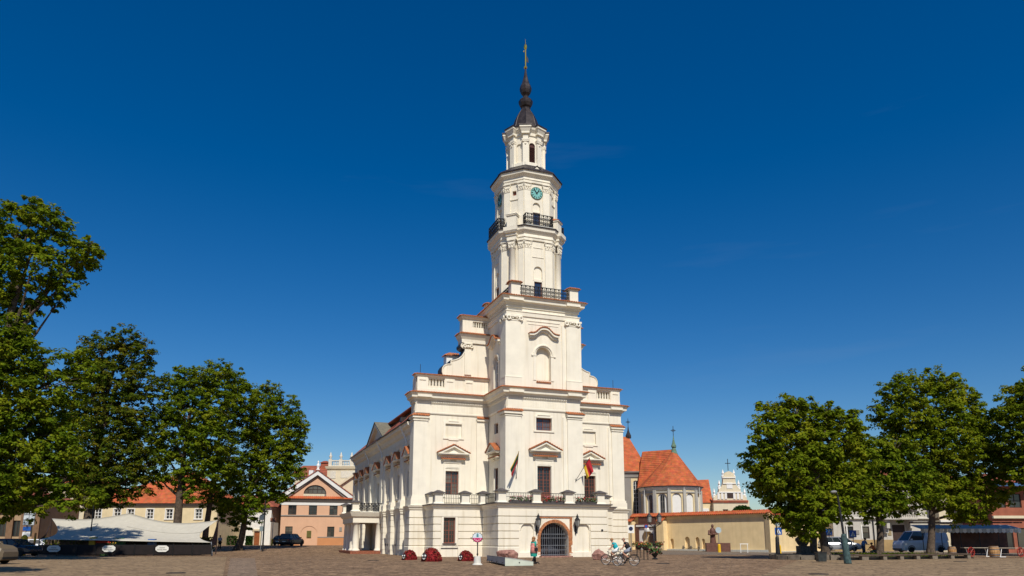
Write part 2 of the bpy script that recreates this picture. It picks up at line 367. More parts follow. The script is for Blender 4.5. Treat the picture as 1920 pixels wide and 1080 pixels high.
def sidepath(o, half=.66, end=9.0, lead=True):
    p = [(-5.5, 44.8)] if lead else []
    for v in PILV: p += [(-5.5, v + half), (-5.5 - o, v + half), (-5.5 - o, v - half), (-5.5, v - half)]
    return p + [(-5.5, end)]
STR = [(0, 4.08), (.06, 4.08), (.08, 4.25), (.16, 4.3), (.2, 4.45), (.3, 4.52), (.34, 4.62), (0, 4.64)]
part('string_cornice', MB().sweep(GP, STR), TRIM, TH)
part('string_cornice', MB().sweep(sidepath(.42), [(o * .7, z) for o, z in STR]), TRIM, TH)
part('terrace_flashing', MB().sweep(GP[2:10], [(0, 4.64), (.42, 4.60), (.42, 4.70), (0, 4.72)]), STONECAP, TH)
b = MB(); b.plan([(-4.6, 9), (-4.6, 4.35), (.05, 4.35), (.05, .05), (10.45, .05), (10.45, 4.35), (13.25, 4.35), (13.25, 9)], 4.5, 4.66); part('terrace_floor', b, CONC, TH)
# string courses pinned on the letters' wall: the name over the gate
def text(body, size, m, par, loc, rz=0., ext=.012, al='CENTER', rot=None, name='lettering', sx=1.):
    c = bpy.data.curves.new('txt', 'FONT'); c.body = body; c.size = size; c.extrude = ext; c.align_x = al; c.resolution_u = 2
    o = bpy.data.objects.new('txt', c); COL.objects.link(o); bpy.context.view_layer.update()
    me = bpy.data.meshes.new_from_object(o.evaluated_get(bpy.context.evaluated_depsgraph_get())); bpy.data.objects.remove(o)
    me.materials.clear(); me.materials.append(m); q = link(name, me, par, loc, 0, None, rot or (R(90), 0, rz)); q.scale = (sx, 1, 1); return q
text('KAUNO  ROTUŠĖ', .36, IRON, TH, (6.15, -.075, 4.06 - .42 + .06), sx=.9)
# gate
b = MB(); 
for k in range(22):                                  # arch of bricks, each proud by its own amount
    a0, a1 = math.pi * k / 22, math.pi * (k + .88) / 22; r0, r1 = 1.36, 1.62 + random.uniform(-.02, .02); y = -.05 - random.uniform(0, .03)
    q = MB().poly([(5.25 + r0 * math.cos(a0), 1.65 + r0 * math.sin(a0)), (5.25 + r1 * math.cos(a0), 1.65 + r1 * math.sin(a0)), (5.25 + r1 * math.cos(a1), 1.65 + r1 * math.sin(a1)), (5.25 + r0 * math.cos(a1), 1.65 + r0 * math.sin(a1))], y, .3)
    part('brick', q, BRICK, TH)
for sx in (-1, 1):
    for k in range(17):
        z = .05 + k * .095; w = random.uniform(.2, .36) if k % 2 else .27; x0 = 5.25 + sx * 1.36; x1 = x0 + sx * w
        part('brick', MB().box(min(x0, x1), max(x0, x1), -.05 - random.uniform(0, .03), .3, z, z + .08), BRICK, TH)
for k in range(13): part('brick', MB().box(3.62 + k * .262, 3.62 + k * .262 + .24, -.06, .1, 3.4, 3.5), BRICK, TH)
for k in range(22):
    part('brick', MB().box(6.74, 7.0 - random.uniform(0, .03), -.055, .1, 1.1 + k * .104, 1.1 + k * .104 + .088), BRICK, TH)
gate = link('gate', None, TH, (5.25, .3, 0))
for k in range(13):
    x = -1.26 + k * .21; h = 1.65 + math.sqrt(max(0, 1.36 ** 2 - x * x)) - .03
    part('bar', MB().tube([(x, 0, .1), (x, 0, h)], .024, 6), STEEL, gate)
for z in (.2, .62, 1.02, 1.66, 2.0): part('crossbar', MB().box(-1.34, 1.34, -.035, .035, z - .025, z + .025), STEEL, gate)
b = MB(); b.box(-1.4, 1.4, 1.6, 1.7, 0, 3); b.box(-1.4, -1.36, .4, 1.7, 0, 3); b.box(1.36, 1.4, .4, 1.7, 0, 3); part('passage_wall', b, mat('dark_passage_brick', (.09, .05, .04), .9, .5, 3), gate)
b = MB(); b.box(-1.25, -.1, 1.5, 1.58, .1, 2.4); b.box(.1, 1.25, 1.5, 1.58, .1, 2.4); part('inner_door', b, mat('blue_grey_door', (.05, .055, .075), .5, .3, 3), gate)
part('door_step', MB().box(-1.5, 1.5, -.9, .3, -.2, .1), GRAN, gate)
window(TH, (-3.2, 4.52, 1.2), 0, 1.1, 2.3, 2, 2, sub=(2, 3))
b = MB(); b.box(-3.95, -3.75, -.06, .02, 1.0, 3.6); b.box(-2.65, -2.45, -.06, .02, 1.0, 3.6); b.box(-3.75, -2.65, -.06, .02, 3.5, 3.6); part('window_surround', b, TRIM, TH, (0, 4.3, 0))
b = MB(); b.box(-3.85, -2.55, -.12, .02, 1.1, 1.2); b.box(-4.1, -2.3, -.05, 0, .72, .8); part('sill', b, STONECAP, TH, (0, 4.3, 0))
# vent roundel
part('roundel', MB().lathe([(.11, 0), (.11, .05)], 14), IRON, TH, (9.95, -.05, 2.35), rot=(R(90), 0, 0))

# --- terrace balustrade: piers with pyramid caps, iron railings
def mk_pier():
    b = MB(); b.frus(-.5, .5, -.42, .42, 0, .16, .06); b.box(-.36, .36, -.32, .32, .16, .84); b.frus(-.36, .36, -.32, .32, .84, .9, -.1); b.box(-.47, .47, -.43, .43, .9, .99)
    c = MB(); c.frus(-.6, .6, -.54, .54, .99, 1.03, .0); c.frus(-.6, .6, -.54, .54, 1.03, 1.27, .5); return b.mesh('pier', TRIM), c.mesh('pier_cap', STONECAP)
pm, pc = mk_pier()
for u, v in ((.32, .3), (3.6, .3), (6.75, .3), (9.95, .3), (-4.2, 4.65), (-1.68, 4.65), (.0, 4.3), (12.8, 4.75), (-4.2, 6.9)):
    p = link('pier', pm, TH, (u, v, 4.69)); link('pier_cap', pc, p)
def rail(par, p0, p1, z0, z1, style='grid', name='railing', m=IRON, bulge=0.):
    a, c = Vector((p0[0], p0[1], 0)), Vector((p1[0], p1[1], 0)); ln = (c - a).length; rz = math.atan2(c.y - a.y, c.x - a.x); b = MB(); h = z1 - z0
    b.box(0, ln, -.025, .025, h - .05, h); b.box(0, ln, -.02, .02, .04, .08)
    if style == 'grid':
        b.box(0, ln, -.015, .015, h * .55, h * .55 + .03); n = max(2, int(ln / .16))
        for k in range(n + 1): x = ln * k / n; b.box(x - .014, x + .014, -.014, .014, 0, h)
    else:
        n = max(1, round(ln / .42)); w = ln / n
        for k in range(n + 1): x = w * k; b.box(x - .024, x + .024, -.02, .02, 0, h)
        for k in range(n):
            x = w * (k + .5); b.box(x - .014, x + .014, -.014, .014, .05, h - .05)
            for zz, r in ((.27, .15), (.62, .15), (.9, .07)):
                b.ring((x, 0, h * zz), min(r, w * .42), .032, 10, 4); b.ring((x, 0, h * zz), min(r, w * .42) * .45, .028, 8, 4)
    o = part(name, b, m, par, (a.x, a.y, z0), rz); return o
for p0, p1 in (((.8, .3), (3.1, .3)), ((4.05, .3), (6.3, .3)), ((7.2, .3), (9.5, .3)), ((-3.75, 4.65), (-2.1, 4.65)), ((-1.2, 4.65), (-.4, 4.65)), ((.1, 3.9), (.1, .75)), ((10.2, .75), (10.2, 4.3)), ((10.4, 4.75), (12.4, 4.75)), ((-4.2, 6.5), (-4.2, 5.0))):
    rail(TH, p0, p1, 4.75, 5.62)

# --- walls of the first storey: wings and tower shaft
WW = [(-2.75, -1.45, 5.75, 8.0), (-2.85, -1.2, 11.3, 12.58, 0, .13)]
for s_ in (0, 1):
    hs_ = WW if not s_ else [(mir(h[1]), mir(h[0])) + tuple(h[2:]) for h in WW]
    b = MB(); b.wall(-5.8, 1.6, 4.6, 15.7, hs_, .35) if not s_ else b.wall(mir(1.6), mir(-5.8), 4.6, 15.7, hs_, .35)
    part('wing_wall', b, PLASTER, TH, (0, 7.5, 0))
    uc = -2.1 if not s_ else mir(-2.1)
    window(TH, (uc, 7.78, 5.75), 0, 1.3, 2.25, 2, 2, sub=(2, 3))
b = MB(); b.wall(1.55, 8.95, 4.6, 24.4, [(4.57, 5.95, 4.7, 8.22), (4.45, 6.05, 11.57, 12.78), (4.5, 6.02, 16.35, 19.65, 1, .5)], .4); part('tower_wall', b, PLASTER, TH, (0, 2.2, 0))
SIDEH = [(3.9, 5.1, 4.7, 8.2), (3.95, 5.05, 11.5, 12.5), (3.9, 5.1, 15.9, 19.1, 1)]
b = MB(); b.wall(0, 7.5, 4.6, 24.4, SIDEH, .35); part('tower_wall', b, PLASTER, TH, (1.55, 9.7, 0), R(-90))
b = MB(); b.wall(0, 7.5, 4.6, 24.4); part('tower_wall', b, PLASTER, TH, (8.95, 2.2, 0), R(90))
b = MB(); b.wall(0, 7.4, 15, 24.4); part('tower_wall', b, PLASTER, TH, (8.95, 9.7, 0), R(180))
part('balcony_door', MB().box(4.57, 5.95, 2.5, 2.56, 4.7, 5.75), BROWNW, TH)
window(TH, (5.26, 2.52, 5.75), 0, 1.38, 2.45, 2, 2, sub=(2, 4))
window(TH, (5.25, 2.5, 11.57), 0, 1.6, 1.2, 2, 1, sub=(3, 3), gm=SKYGLASS)
for s_, w, z0, h, ar in ((4.5, 1.2, 4.7, 3.5, 0), (4.5, 1.1, 11.5, 1.0, 0), (4.5, 1.2, 15.9, 3.2, 1)):
    window(TH, (1.8, 9.7 - s_, z0), R(-90), w, h, 2, 2, sub=(1, 2), arch=ar, fm=BROWNW if not ar else WHITEP)
b = MB(); b.box(-5.5, 16.0, 8.6, 9.2, 4.6, 15.4); b.wall(-5.8, -5.8, 0, 0) if 0 else None; part('wing_wall', b, PLASTER, TH)
for u, r_ in ((-5.8, -90), (16.3, 90)):
    b = MB(); b.wall(0, 1.6, 4.6, 17.1); part('wing_wall', b, PLASTER, TH, (u, 9.1 if r_ < 0 else 7.5, 0), R(r_))
b = MB()
for cu in (5.25,):   # panels and frames on the tower front
    b.sweep([(4.3, 2.2), (6.2, 2.2)], rect(.07, 12.78, 12.95)); b.sweep([(4.2, 2.2), (6.3, 2.2)], rect(.09, 11.42, 11.57)); b.sweep([(4.3, 2.2), (4.45, 2.2)], rect(.06, 11.57, 12.78)); b.sweep([(6.05, 2.2), (6.2, 2.2)], rect(.06, 11.57, 12.78))
    b.sweep([(4.6, 2.2), (5.9, 2.2)], rect(.1, 13.0, 13.08))
part('window_surround', b, TRIM, TH)
for u, v, rz in ((-2.1, 7.5, 0), (mir(-2.1), 7.5, 0), (5.26, 2.2, 0)):
    b = MB(); x = .68 if v > 5 else .72; b.box(-x - .22, -x, -.07, 0, 5.5, 8.75); b.box(x, x + .22, -.07, 0, 5.5, 8.75); b.box(-x, x, -.05, 0, 8.25, 8.75); b.box(-x + .1, x - .1, -.075, -.05, 8.35, 8.6)
    b.box(-x - .2, x + .2, -.12, 0, 8.75, 8.9)
    part('window_surround', b, TRIM, TH, (u, v, 0), rz)
b = MB()                                           # frames of the blind upper windows
for c in (-2.02, mir(-2.02)):
    b.box(c - 1.05, c + 1.05, -.06, 0, 12.58, 12.8); b.box(c - .5, c + .5, -.1, 0, 12.8, 12.9); b.box(c - 1.05, c - .83, -.06, 0, 11.2, 12.58); b.box(c + .83, c + 1.05, -.06, 0, 11.2, 12.58)
    b.box(c - 1.05, c + 1.05, -.08, 0, 11.08, 11.2); b.box(c - .5, c + .5, -.08, 0, 10.98, 11.08)
part('window_surround', b, TRIM, TH, (0, 7.5, 0))

def pediment(par, loc, rz, w=3.0, proj=.5, h=.75, tl=True):
    """triangular window head on a cornice, both with tiles, tympanum recessed"""
    def mk():
        a = MB(); hw = w / 2
        a.box(-hw, hw, -proj + .1, 0, 0, .1).box(-hw - .06, hw + .06, -proj, 0, .1, .2)
        a.poly([(-hw + .1, .2), (hw - .1, .2), (0, .2 + h - .08)], -proj + .28, 0)
        for sx in (-1, 1):
            q = [(sx * (hw + .06), .2), (0, .2 + h), (0, .2 + h - .17), (sx * (hw - .35), .2)]
            a.poly(q if sx < 0 else q[::-1], -proj + .02, 0)
        a.box(-hw * .8, hw * .8, -proj + .16, 0, -.42, -.36); a.box(-hw * .66, -hw * .2, -.2, 0, -.6, -.42); a.box(hw * .2, hw * .66, -.2, 0, -.6, -.42)
        t = MB()
        for sx in (-1, 1):
            vs = [(sx * (hw + .14), -proj - .06, .19), (0, -proj - .06, .2 + h + .04), (0, .02, .2 + h + .04), (sx * (hw + .14), .02, .19)]
            t.add(vs + [(p[0], p[1], p[2] + .07) for p in vs], [(0, 1, 2, 3), (4, 7, 6, 5), (0, 4, 5, 1), (3, 2, 6, 7), (0, 3, 7, 4)])
            n = int(w / 2 / .2)
            for k in range(n):
                f = (k + .5) / n; x = sx * (hw + .14) * (1 - f); z = .27 + (h + .04) * f; t.tube([(x, -proj - .08, z), (x, .02, z)], .05, 5)
        t.ring((0, -.2, .2 + h + .1), .04, .05, 6, 4)
        s_ = MB().tiles([(-hw * .8, 0), (hw * .8, 0)], proj - .12, -.36, 0, -.24, .2, r=.06)
        return a.mesh('pediment', TRIM), t.mesh('pediment_tiles', TILE), s_.mesh('tile_course', TILE)
    a, t, s_ = cached(('ped', w, proj, h), mk)
    o = link('pediment', a, par, loc, rz); link('pediment_tiles', t, o)
    if tl: link('tile_course', s_, o)
    return o
pediment(TH, (-2.05, 7.5, 9.5), 0); pediment(TH, (mir(-2.05), 7.5, 9.5), 0); pediment(TH, (5.3, 2.2, 9.5), 0)
pediment(TH, (1.55, 5.2, 9.55), R(-90), 2.7, .6, .75)

# --- pilasters, capitals, entablatures of the lower order
def wrap(c, v0, lf, out_, z0, z1, lside, inner=None):
    """pilaster wrapped round a front corner"""
FP = rect
def cornerpil(u, v, dirx, wf, ws, o, z0, z1, name='pilaster'):
    pth = [(u, v + ws), (u, v), (u + wf, v)] if dirx > 0 else [(u - wf, v), (u, v), (u, v + ws)]
    return part(name, MB().sweep(pth, rect(o, z0, z1)), TRIM, TH)
for u, d in ((-5.8, 1), (16.3, -1)):
    cornerpil(u, 7.5, d, 1.5, 1.3, .1, 5.45, 13.1); cornerpil(u, 7.5, d, 1.15, 1.3, .2, 5.45, 13.1)
    for z0, z1, o, wf in ((4.66, 5.25, .36, 1.5), (5.25, 5.5, .3, 1.45)): cornerpil(u, 7.5, d, wf, 1.5, o, z0, z1, 'pilaster_base')
    cornerpil(u, 7.5, d, 1.2, 1.35, .28, 12.72, 12.82, 'capital'); cornerpil(u, 7.5, d, 1.25, 1.35, .36, 12.98, 13.2, 'capital')
    pth = [(u, 8.9), (u, 7.5), (u + 1.3, 7.5)] if d > 0 else [(u - 1.3, 7.5), (u, 7.5), (u, 8.9)]
    part('tile_course', MB().tiles(pth, .42, 13.22, .15, 13.4, .22), TILE, TH, kind='stuff')
for s_ in (0, 1):
    f = (lambda x: x) if not s_ else mir
    a, c = sorted((f(.3), f(1.5))); part('pilaster', MB().sweep([(a, 7.5), (c, 7.5)], rect(.14, 4.7, 13.1)), TRIM, TH)
    part('capital', MB().sweep([(a, 7.5), (c, 7.5)], rect(.3, 12.95, 13.2)), TRIM, TH); part('tile_course', MB().tiles([(a, 7.5), (c, 7.5)], .38, 13.22, .1, 13.4, .22), TILE, TH, kind='stuff')
    u, d = (1.55, 1) if not s_ else (8.95, -1)
    for wf, ws, o in ((1.75, 1.6, .1), (1.35, 1.25, .22)):
        cornerpil(u, 2.2, d, wf, ws, o, 4.7, 12.95)
        cornerpil(u, 2.2, d, wf, ws, o, 15.5, 22.0)
    for z0, z1, o in ((12.78, 12.86, .28), (12.98, 13.25, .38), (16.42, 16.5, .3)): cornerpil(u, 2.2, d, 1.4, 1.3, o, z0, z1, 'capital')
    cornerpil(u, 2.2, d, 1.42, 1.3, .28, 15.45, 16.42, 'pilaster_base')
    pth = [(u, 3.55), (u, 2.2), (u + 1.45, 2.2)] if d > 0 else [(u - 1.45, 2.2), (u, 2.2), (u, 3.55)]
    part('tile_course', MB().tiles(pth, .46, 13.27, .15, 13.46, .22), TILE, TH, kind='stuff')
    # ionic capitals of the upper order
    cornerpil(u, 2.2, d, 1.45, 1.35, .3, 22.32, 22.5, 'capital'); cornerpil(u, 2.2, d, 1.38, 1.28, .26, 21.95, 22.05, 'capital')
    for q in ((u + d * .08, 2.2 - .3), (u + d * 1.32, 2.2 - .3)):
        b = MB().ring((q[0], q[1], 22.18), .17, .09, 10, 5); b.lathe([(.1, -.1), (.1, .1)], 8, (0, 0)) if 0 else None; part('volute', b, TRIM, TH)
    for vv in (2.35, 3.4): part('volute', MB().ring((u - d * .3, vv, 22.18), .17, .09, 10, 5, 'x'), TRIM, TH)
    b = MB()
    for k in range(5): b.ball((u + d * (.3 + k * .2), 2.2 - .28, 22.2 - .12 * abs(k - 2) + .1), .09, 6, 4)
    part('capital_garland', b, TRIM, TH)
EP = [(-5.8, 9.1), (-5.8, 7.5), (1.55, 7.5), (1.55, 2.2), (8.95, 2.2), (8.95, 7.5), (16.3, 7.5), (16.3, 9.1)]
TP = [(1.55, 9.7), (1.55, 2.2), (8.95, 2.2), (8.95, 9.7)]
part('architrave', MB().sweep(EP, [(0, 13.42), (.08, 13.42), (.12, 13.5), (.12, 13.62), (0, 13.62)]), TRIM, TH)
part('frieze', MB().sweep(EP, rect(.06, 13.62, 14.45)), TRIM, TH)
for pth in ([(-5.8, 7.5), (-4.4, 7.5)], [(1.55, 2.2), (3.0, 2.2)], [(7.5, 2.2), (8.95, 2.2)], [(14.9, 7.5), (16.3, 7.5)]):
    part('frieze_break', MB().sweep(pth, rect(.16, 13.5, 14.55)), TRIM, TH); part('cornice_break', MB().sweep(pth, rect(.72, 14.96, 15.2)), TRIM, TH)
part('frieze_flutes', dent(EP, .05, .085, 13.72, 14.35, .07, .17), TRIM, TH, kind='stuff')
part('dentil_row', dent(EP, .06, .22, 14.5, 14.68, .09, .17), TRIM, TH, kind='stuff')
COR = [(0, 14.42), (.1, 14.42), (.12, 14.7), (.26, 14.72), (.3, 14.84), (.52, 14.94), (.55, 15.18), (.64, 15.24), (.7, 15.4), (0, 15.4)]
part('cornice', MB().sweep(EP, COR), TRIM, TH)
part('tile_course', MB().tiles(EP, .78, 15.42, .02, 15.62, .24), TILE, TH, kind='stuff')
part('architrave', MB().sweep(TP, [(0, 22.5), (.1, 22.5), (.14, 22.85), (.2, 22.9), (.2, 22.96), (0, 22.98)]), TRIM, TH)
part('dentil_row', dent(TP[:], .06, .2, 23.5, 23.66, .09, .17), TRIM, TH, kind='stuff')
part('cornice', MB().sweep(TP, [(o, z + 8.9) for o, z in COR]), TRIM, TH)
for pth in ([(1.55, 2.2), (3.0, 2.2)], [(7.5, 2.2), (8.95, 2.2)]): part('cornice_break', MB().sweep(pth, rect(.72, 23.86, 24.1)), TRIM, TH)
part('tile_course', MB().tiles(TP, .78, 24.32, .02, 24.5, .24), TILE, TH, kind='stuff')
part('platform', MB().box(1.4, 9.1, 2.0, 9.7, 24.2, 24.36), CONC, TH)
# recessed panel lines on the upper tower front
b = MB().sweep([(3.55, 2.2), (7.0, 2.2)], rect(.05, 22.1, 22.2)); b.sweep([(3.7, 2.2), (6.85, 2.2)], rect(.04, 21.8, 21.85)); part('panel_moulding', b, TRIM, TH)
# niche with archivolt, imposts, sill, curved hood
def archhood(rz, loc, rin, tag_='archivolt'):
    b = MB().ring((0, -.02, 0), rin + .2, .1, 16, 6, 'y', 0, math.pi); b.box(-rin - .5, -rin + .02, -.1, .02, -.14, 0); b.box(rin - .02, rin + .5, -.1, .02, -.14, 0)
    b.box(-rin - .3, -rin, -.06, .02, -2.5, -.14); b.box(rin, rin + .3, -.06, .02, -2.5, -.14); part('niche_archivolt', b, TRIM, TH, loc, rz)
    def crv(n=18, w=1.52):
        return [(x, .6 * math.exp(-(abs(x) / .74) ** 3.2) - .04 * abs(x)) for x in [-w + 2 * w * k / n for k in range(n + 1)]]
    c = crv(); b = MB(); t = MB()
    for k in range(len(c) - 1):
        (x0, z0), (x1, z1) = c[k], c[k + 1]
        b.poly([(x0, z0 - .22), (x1, z1 - .22), (x1, z1), (x0, z0)], -.42, 0); b.poly([(x0 * .93, z0 - .42), (x1 * .93, z1 - .42), (x1 * .93, z1 - .2), (x0 * .93, z0 - .2)], -.2, 0)
        t.poly([(x0 * 1.03, z0), (x1 * 1.03, z1), (x1 * 1.03, z1 + .06), (x0 * 1.03, z0 + .06)], -.5, .02); t.tube([((x0 + x1) / 2, -.52, (z0 + z1) / 2 + .06), ((x0 + x1) / 2, .02, (z0 + z1) / 2 + .06)], .06, 5)
    h = part('window_hood', b, TRIM, TH, (loc[0], loc[1], loc[2] + 2.05), rz); part('hood_tiles', t, TILE, h)
archhood(0, (5.26, 2.2, 18.86), .76); archhood(R(-90), (1.55, 5.2, 18.5), .6)
part('sill', MB().tiles([(4.5, 2.2), (6.02, 2.2)], .1, 16.2, -.36, 16.42, .2), TILE, TH)

# --- parapets, gable, attic
for s_ in (0, 1):
    f = (lambda x: x) if not s_ else mir
    def seg(a, c): return sorted((f(a), f(c)))
    holes = [tuple(seg(-4.62, -3.05)) + (16.15, 16.92)]
    a, c = seg(-5.75, 1.5); b = MB().wall(a, c, 15.62, 17.15, holes, .3); b.wall(a, c, 15.62, 17.15, holes, .01, .3); part('parapet', b, PLASTER, TH, (0, 7.45, 0)); part('parapet_back', MB().box(a + .1, c - .1, 7.95, 8.1, 15.6, 17.1), PLASTER, TH)
    for k in range(5):
        x = f(-4.46 + k * .31); part('baluster', cached('bal', lambda: MB().lathe([(.09, 0), (.09, .06), (.05, .1), (.1, .3), (.06, .5), (.05, .66), (.09, .7), (.09, .77)], 10)), TRIM, TH, (x, 7.6, 16.15), smooth=True)
    for q0, q1 in ((-5.75, -4.7), (-3.0, -2.0), (-.95, -.1)):
        a, c = seg(q0, q1); part('parapet_pier', MB().sweep([(a, 7.45), (c, 7.45)], rect(.09, 15.6, 17.12)), TRIM, TH)
        m_ = (a + c) / 2; b = MB().poly([(m_ - .32, 16.7), (m_ - .32, 16.77), (m_ - .22, 16.77), (m_ - .22, 16.86), (m_ + .22, 16.86), (m_ + .22, 16.77), (m_ + .32, 16.77), (m_ + .32, 16.7)][::-1], -.06, 0); part('panel_moulding', b, TRIM, TH, (0, 7.36, 0))
    a, c = seg(-5.75, 1.5); b = MB().sweep([(a, 7.45), (c, 7.45)], rect(.13, 15.58, 15.86)); part('parapet_base', b, TRIM, TH)
    pth = [(-5.75, 8.3), (-5.75, 7.45), (1.5, 7.45)] if not s_ else [(mir(1.5), 7.45), (mir(-5.75), 7.45), (mir(-5.75), 8.3)]
    part('parapet_coping', MB().sweep(pth, [(0, 17.05), (.12, 17.05), (.2, 17.18), (.2, 17.26), (0, 17.26)]), TRIM, TH); part('tile_course', MB().tiles(pth, .3, 17.28, -.75, 17.5, .24), TILE, TH, kind='stuff')
    part('antenna', MB().tube([(f(-5.33), 8, 17.3), (f(-5.33), 8, 18.4)], .025, 5), IRON, TH)
    # scrolled half gable
    sc = [(-3.15, 17.3), (-3.28, 17.7), (-3.26, 18.05), (-3.12, 18.32), (-2.85, 18.5), (-2.42, 18.55), (-2.4, 18.9), (-2.0, 19.0), (-1.6, 19.18), (-1.25, 19.5), (-1.02, 19.9), (-.92, 20.25), (-1.18, 20.3), (-1.38, 20.45), (-1.38, 20.65), (-1.2, 20.8), (-1.2, 21.2)]
    pts = sc + [(1.6, 21.2), (1.6, 17.3)]; pts = [(f(x), z) for x, z in pts]; pts = pts[::-1] if not s_ else pts
    part('gable', MB().poly(pts, 7.6, 8.6), PLASTER, TH)
    b = MB()
    for k in range(len(sc) - 1):
        (x0, z0), (x1, z1) = sc[k], sc[k + 1]; nx, nzv = -(z1 - z0), (x1 - x0); q = math.hypot(nx, nzv); nx, nzv = nx / q * .07, nzv / q * .07
        qq = [(f(x0), z0), (f(x1), z1), (f(x1 + nx), z1 + nzv), (f(x0 + nx), z0 + nzv)]; b.poly(qq, 7.62, 8.9)
    part('gable_flashing', b, VERD if s_ else COPPER, TH)
    b = MB()
    for k in range(len(sc) - 1):
        (x0, z0), (x1, z1) = sc[k], sc[k + 1]; cx = .28
        b.tube([(f(x0 + .05), 7.58, z0), (f(x1 + .05), 7.58, z1)], .06, 5)
    part('scroll_moulding', b, TRIM, TH)
    a, c = seg(-.98, -.28); part('pilaster', MB().sweep([(a, 7.6), (c, 7.6)], rect(.12, 17.6, 20.2)), TRIM, TH); part('capital', MB().sweep([(a - .08, 7.6), (c + .08, 7.6)], rect(.2, 20.72, 20.85)), TRIM, TH)
    for q in (a, c): part('volute', MB().ring((q, 7.45, 20.5), .14, .08, 10, 5), TRIM, TH)
    part('capital_garland', MB().ball(((a + c) / 2, 7.47, 20.45), .17, 8, 5), TRIM, TH)
    a, c = seg(-1.2, 1.6); AP = [(a, 8.7), (a, 7.55), (c, 7.55)] if not s_ else [(a, 7.55), (c, 7.55), (c, 8.7)]
    part('architrave', MB().sweep(AP, [(0, 20.85), (.1, 20.85), (.14, 21.2), (.3, 21.45), (.42, 21.7), (0, 21.72)]), TRIM, TH); part('tile_course', MB().tiles(AP, .52, 21.74, .0, 21.95, .24), TILE, TH, kind='stuff')
    hl = [tuple(seg(-.15, 1.35)) + (22.55, 23.15)]
    b = MB().wall(a, c, 20.8, 23.45, hl, .3, 7.55); b.wall(a, c, 20.8, 23.45, hl, .01, 7.85); b.box(a, c, 8.1, 8.6, 21, 23.45); e0 = a if not s_ else c; b.box(e0 - .02, e0 + .02, 7.56, 8.6, 21, 23.45); part('attic', b, PLASTER, TH)
    for k in range(6): part('baluster', cached('bal2', lambda: MB().lathe([(.08, 0), (.04, .08), (.08, .22), (.045, .42), (.08, .55), (.08, .6)], 8)), TRIM, TH, (f(0 + k * .25), 7.7, 22.55), smooth=True)
    part('attic_coping', MB().sweep(AP, [(0, 23.35), (.12, 23.4), (.24, 23.62), (0, 23.62)]), TRIM, TH); part('tile_course', MB().tiles(AP, .34, 23.64, -.6, 23.9, .24), TILE, TH, kind='stuff')
# chimney behind the gable
ch = part('chimney', MB().box(-1.75, -.3, 11.5, 12.6, 15, 20.45), WHITEP, TH); part('tile_course', MB().tiles([(-1.75, 12.6), (-1.75, 11.5), (-.3, 11.5)], .2, 20.45, -.5, 20.85, .24), TILE, ch)

# --- long body: left side front, roof, porch
WV = [10.6, 15.6, 20.0, 27.0, 33.4, 37.8, 42.1]
def S_(v): return 44.6 - v
hol = []
for v in WV:
    hw = .65 if v != 27.0 else .8
    hol += [(S_(v) - hw, S_(v) + hw, 5.75, 8.1)]
    if not 23 < v < 31: hol += [(S_(v) - .6, S_(v) + .6, .9, 3.4)]
hol += [(S_(27) - .9, S_(27) + .9, .35, 3.5, 1)]
b = MB().wall(0, 35.8, -.3, 12.9, hol, .35); part('side_wall', b, PLASTER, TH, (-5.5, 44.6, 0), R(-90))
b = MB().wall(0, 35.8, -.3, 12.9); part('side_wall', b, PLASTER, TH, (16.0, 8.8, 0), R(90)); b = MB().wall(0, 21.5, -.3, 12.9); part('rear_wall', b, PLASTER, TH, (16.0, 44.6, 0), R(180))
for v in WV:
    window(TH, (-5.2, v, 5.75), R(-90), 1.3 if v != 27.0 else 1.6, 2.35, 2, 2, sub=(2, 3))
    if not 23 < v < 31: window(TH, (-5.2, v, .9), R(-90), 1.2, 2.5, 2, 2, sub=(2, 3))
    pediment(TH, (-5.5, v, 9.5), R(-90), 2.5 if v != 27.0 else 3.2, .55, .8)
    b = MB(); x = .7 if v != 27 else .85; b.box(-x - .2, -x, -.1, 0, 5.4, 8.9); b.box(x, x + .2, -.1, 0, 5.4, 8.9); b.box(-x, x, -.07, 0, 8.2, 8.9); b.box(-x - .3, x + .3, -.2, 0, 5.5, 5.72); part('window_surround', b, TRIM, TH, (-5.5, v, 0), R(-90))
part('side_door', MB().box(-.9, .9, 0, .06, .35, 3.5), mat('oak_door', (.12, .055, .03), .5, .3, 3), TH, (-5.25, 27, 0), R(-90))
for v in PILV:
    part('pilaster', MB().sweep([(-5.5, v + .55), (-5.5, v - .55)], rect(.36, 5.45, 10.7)), TRIM, TH); part('pilaster_base', MB().sweep([(-5.5, v + .66), (-5.5, v - .66)], [(0, 4.66), (.5, 4.66), (.5, 5.2), (.4, 5.45), (0, 5.45)]), TRIM, TH)
    part('capital', MB().sweep([(-5.5, v + .62), (-5.5, v - .62)], [(0, 10.5), (.4, 10.5), (.52, 10.75), (0, 10.8)]), TRIM, TH)
    for z0, z1 in ZC: part('plaster_course', MB().sweep([(-5.5, v + .6), (-5.5, v - .6)], [(0, z0 - .03), (.42, z0), (.42, z1), (0, z1 + .03)]), PLASTER, TH)
    part('pilaster_base', MB().box(-5.88, -5.4, v - .57, v + .57, -.3, 4.1), PLASTER, TH)
EV = [(-5.5, 44.8), (-5.5, 8.9)]
part('eaves_cornice', MB().sweep(EV, [(0, 10.8), (.1, 10.8), (.14, 11.1), (.2, 11.3), (.12, 11.34), (.12, 11.8), (.3, 11.95), (.42, 12.3), (.72, 12.5), (.8, 12.8), (0, 12.85)]), TRIM, TH)
part('eaves_cornice', MB().sweep([(16.0, 8.9), (16.0, 44.8)], [(0, 11.8), (.3, 11.95), (.72, 12.5), (.8, 12.8), (0, 12.85)]), TRIM, TH)
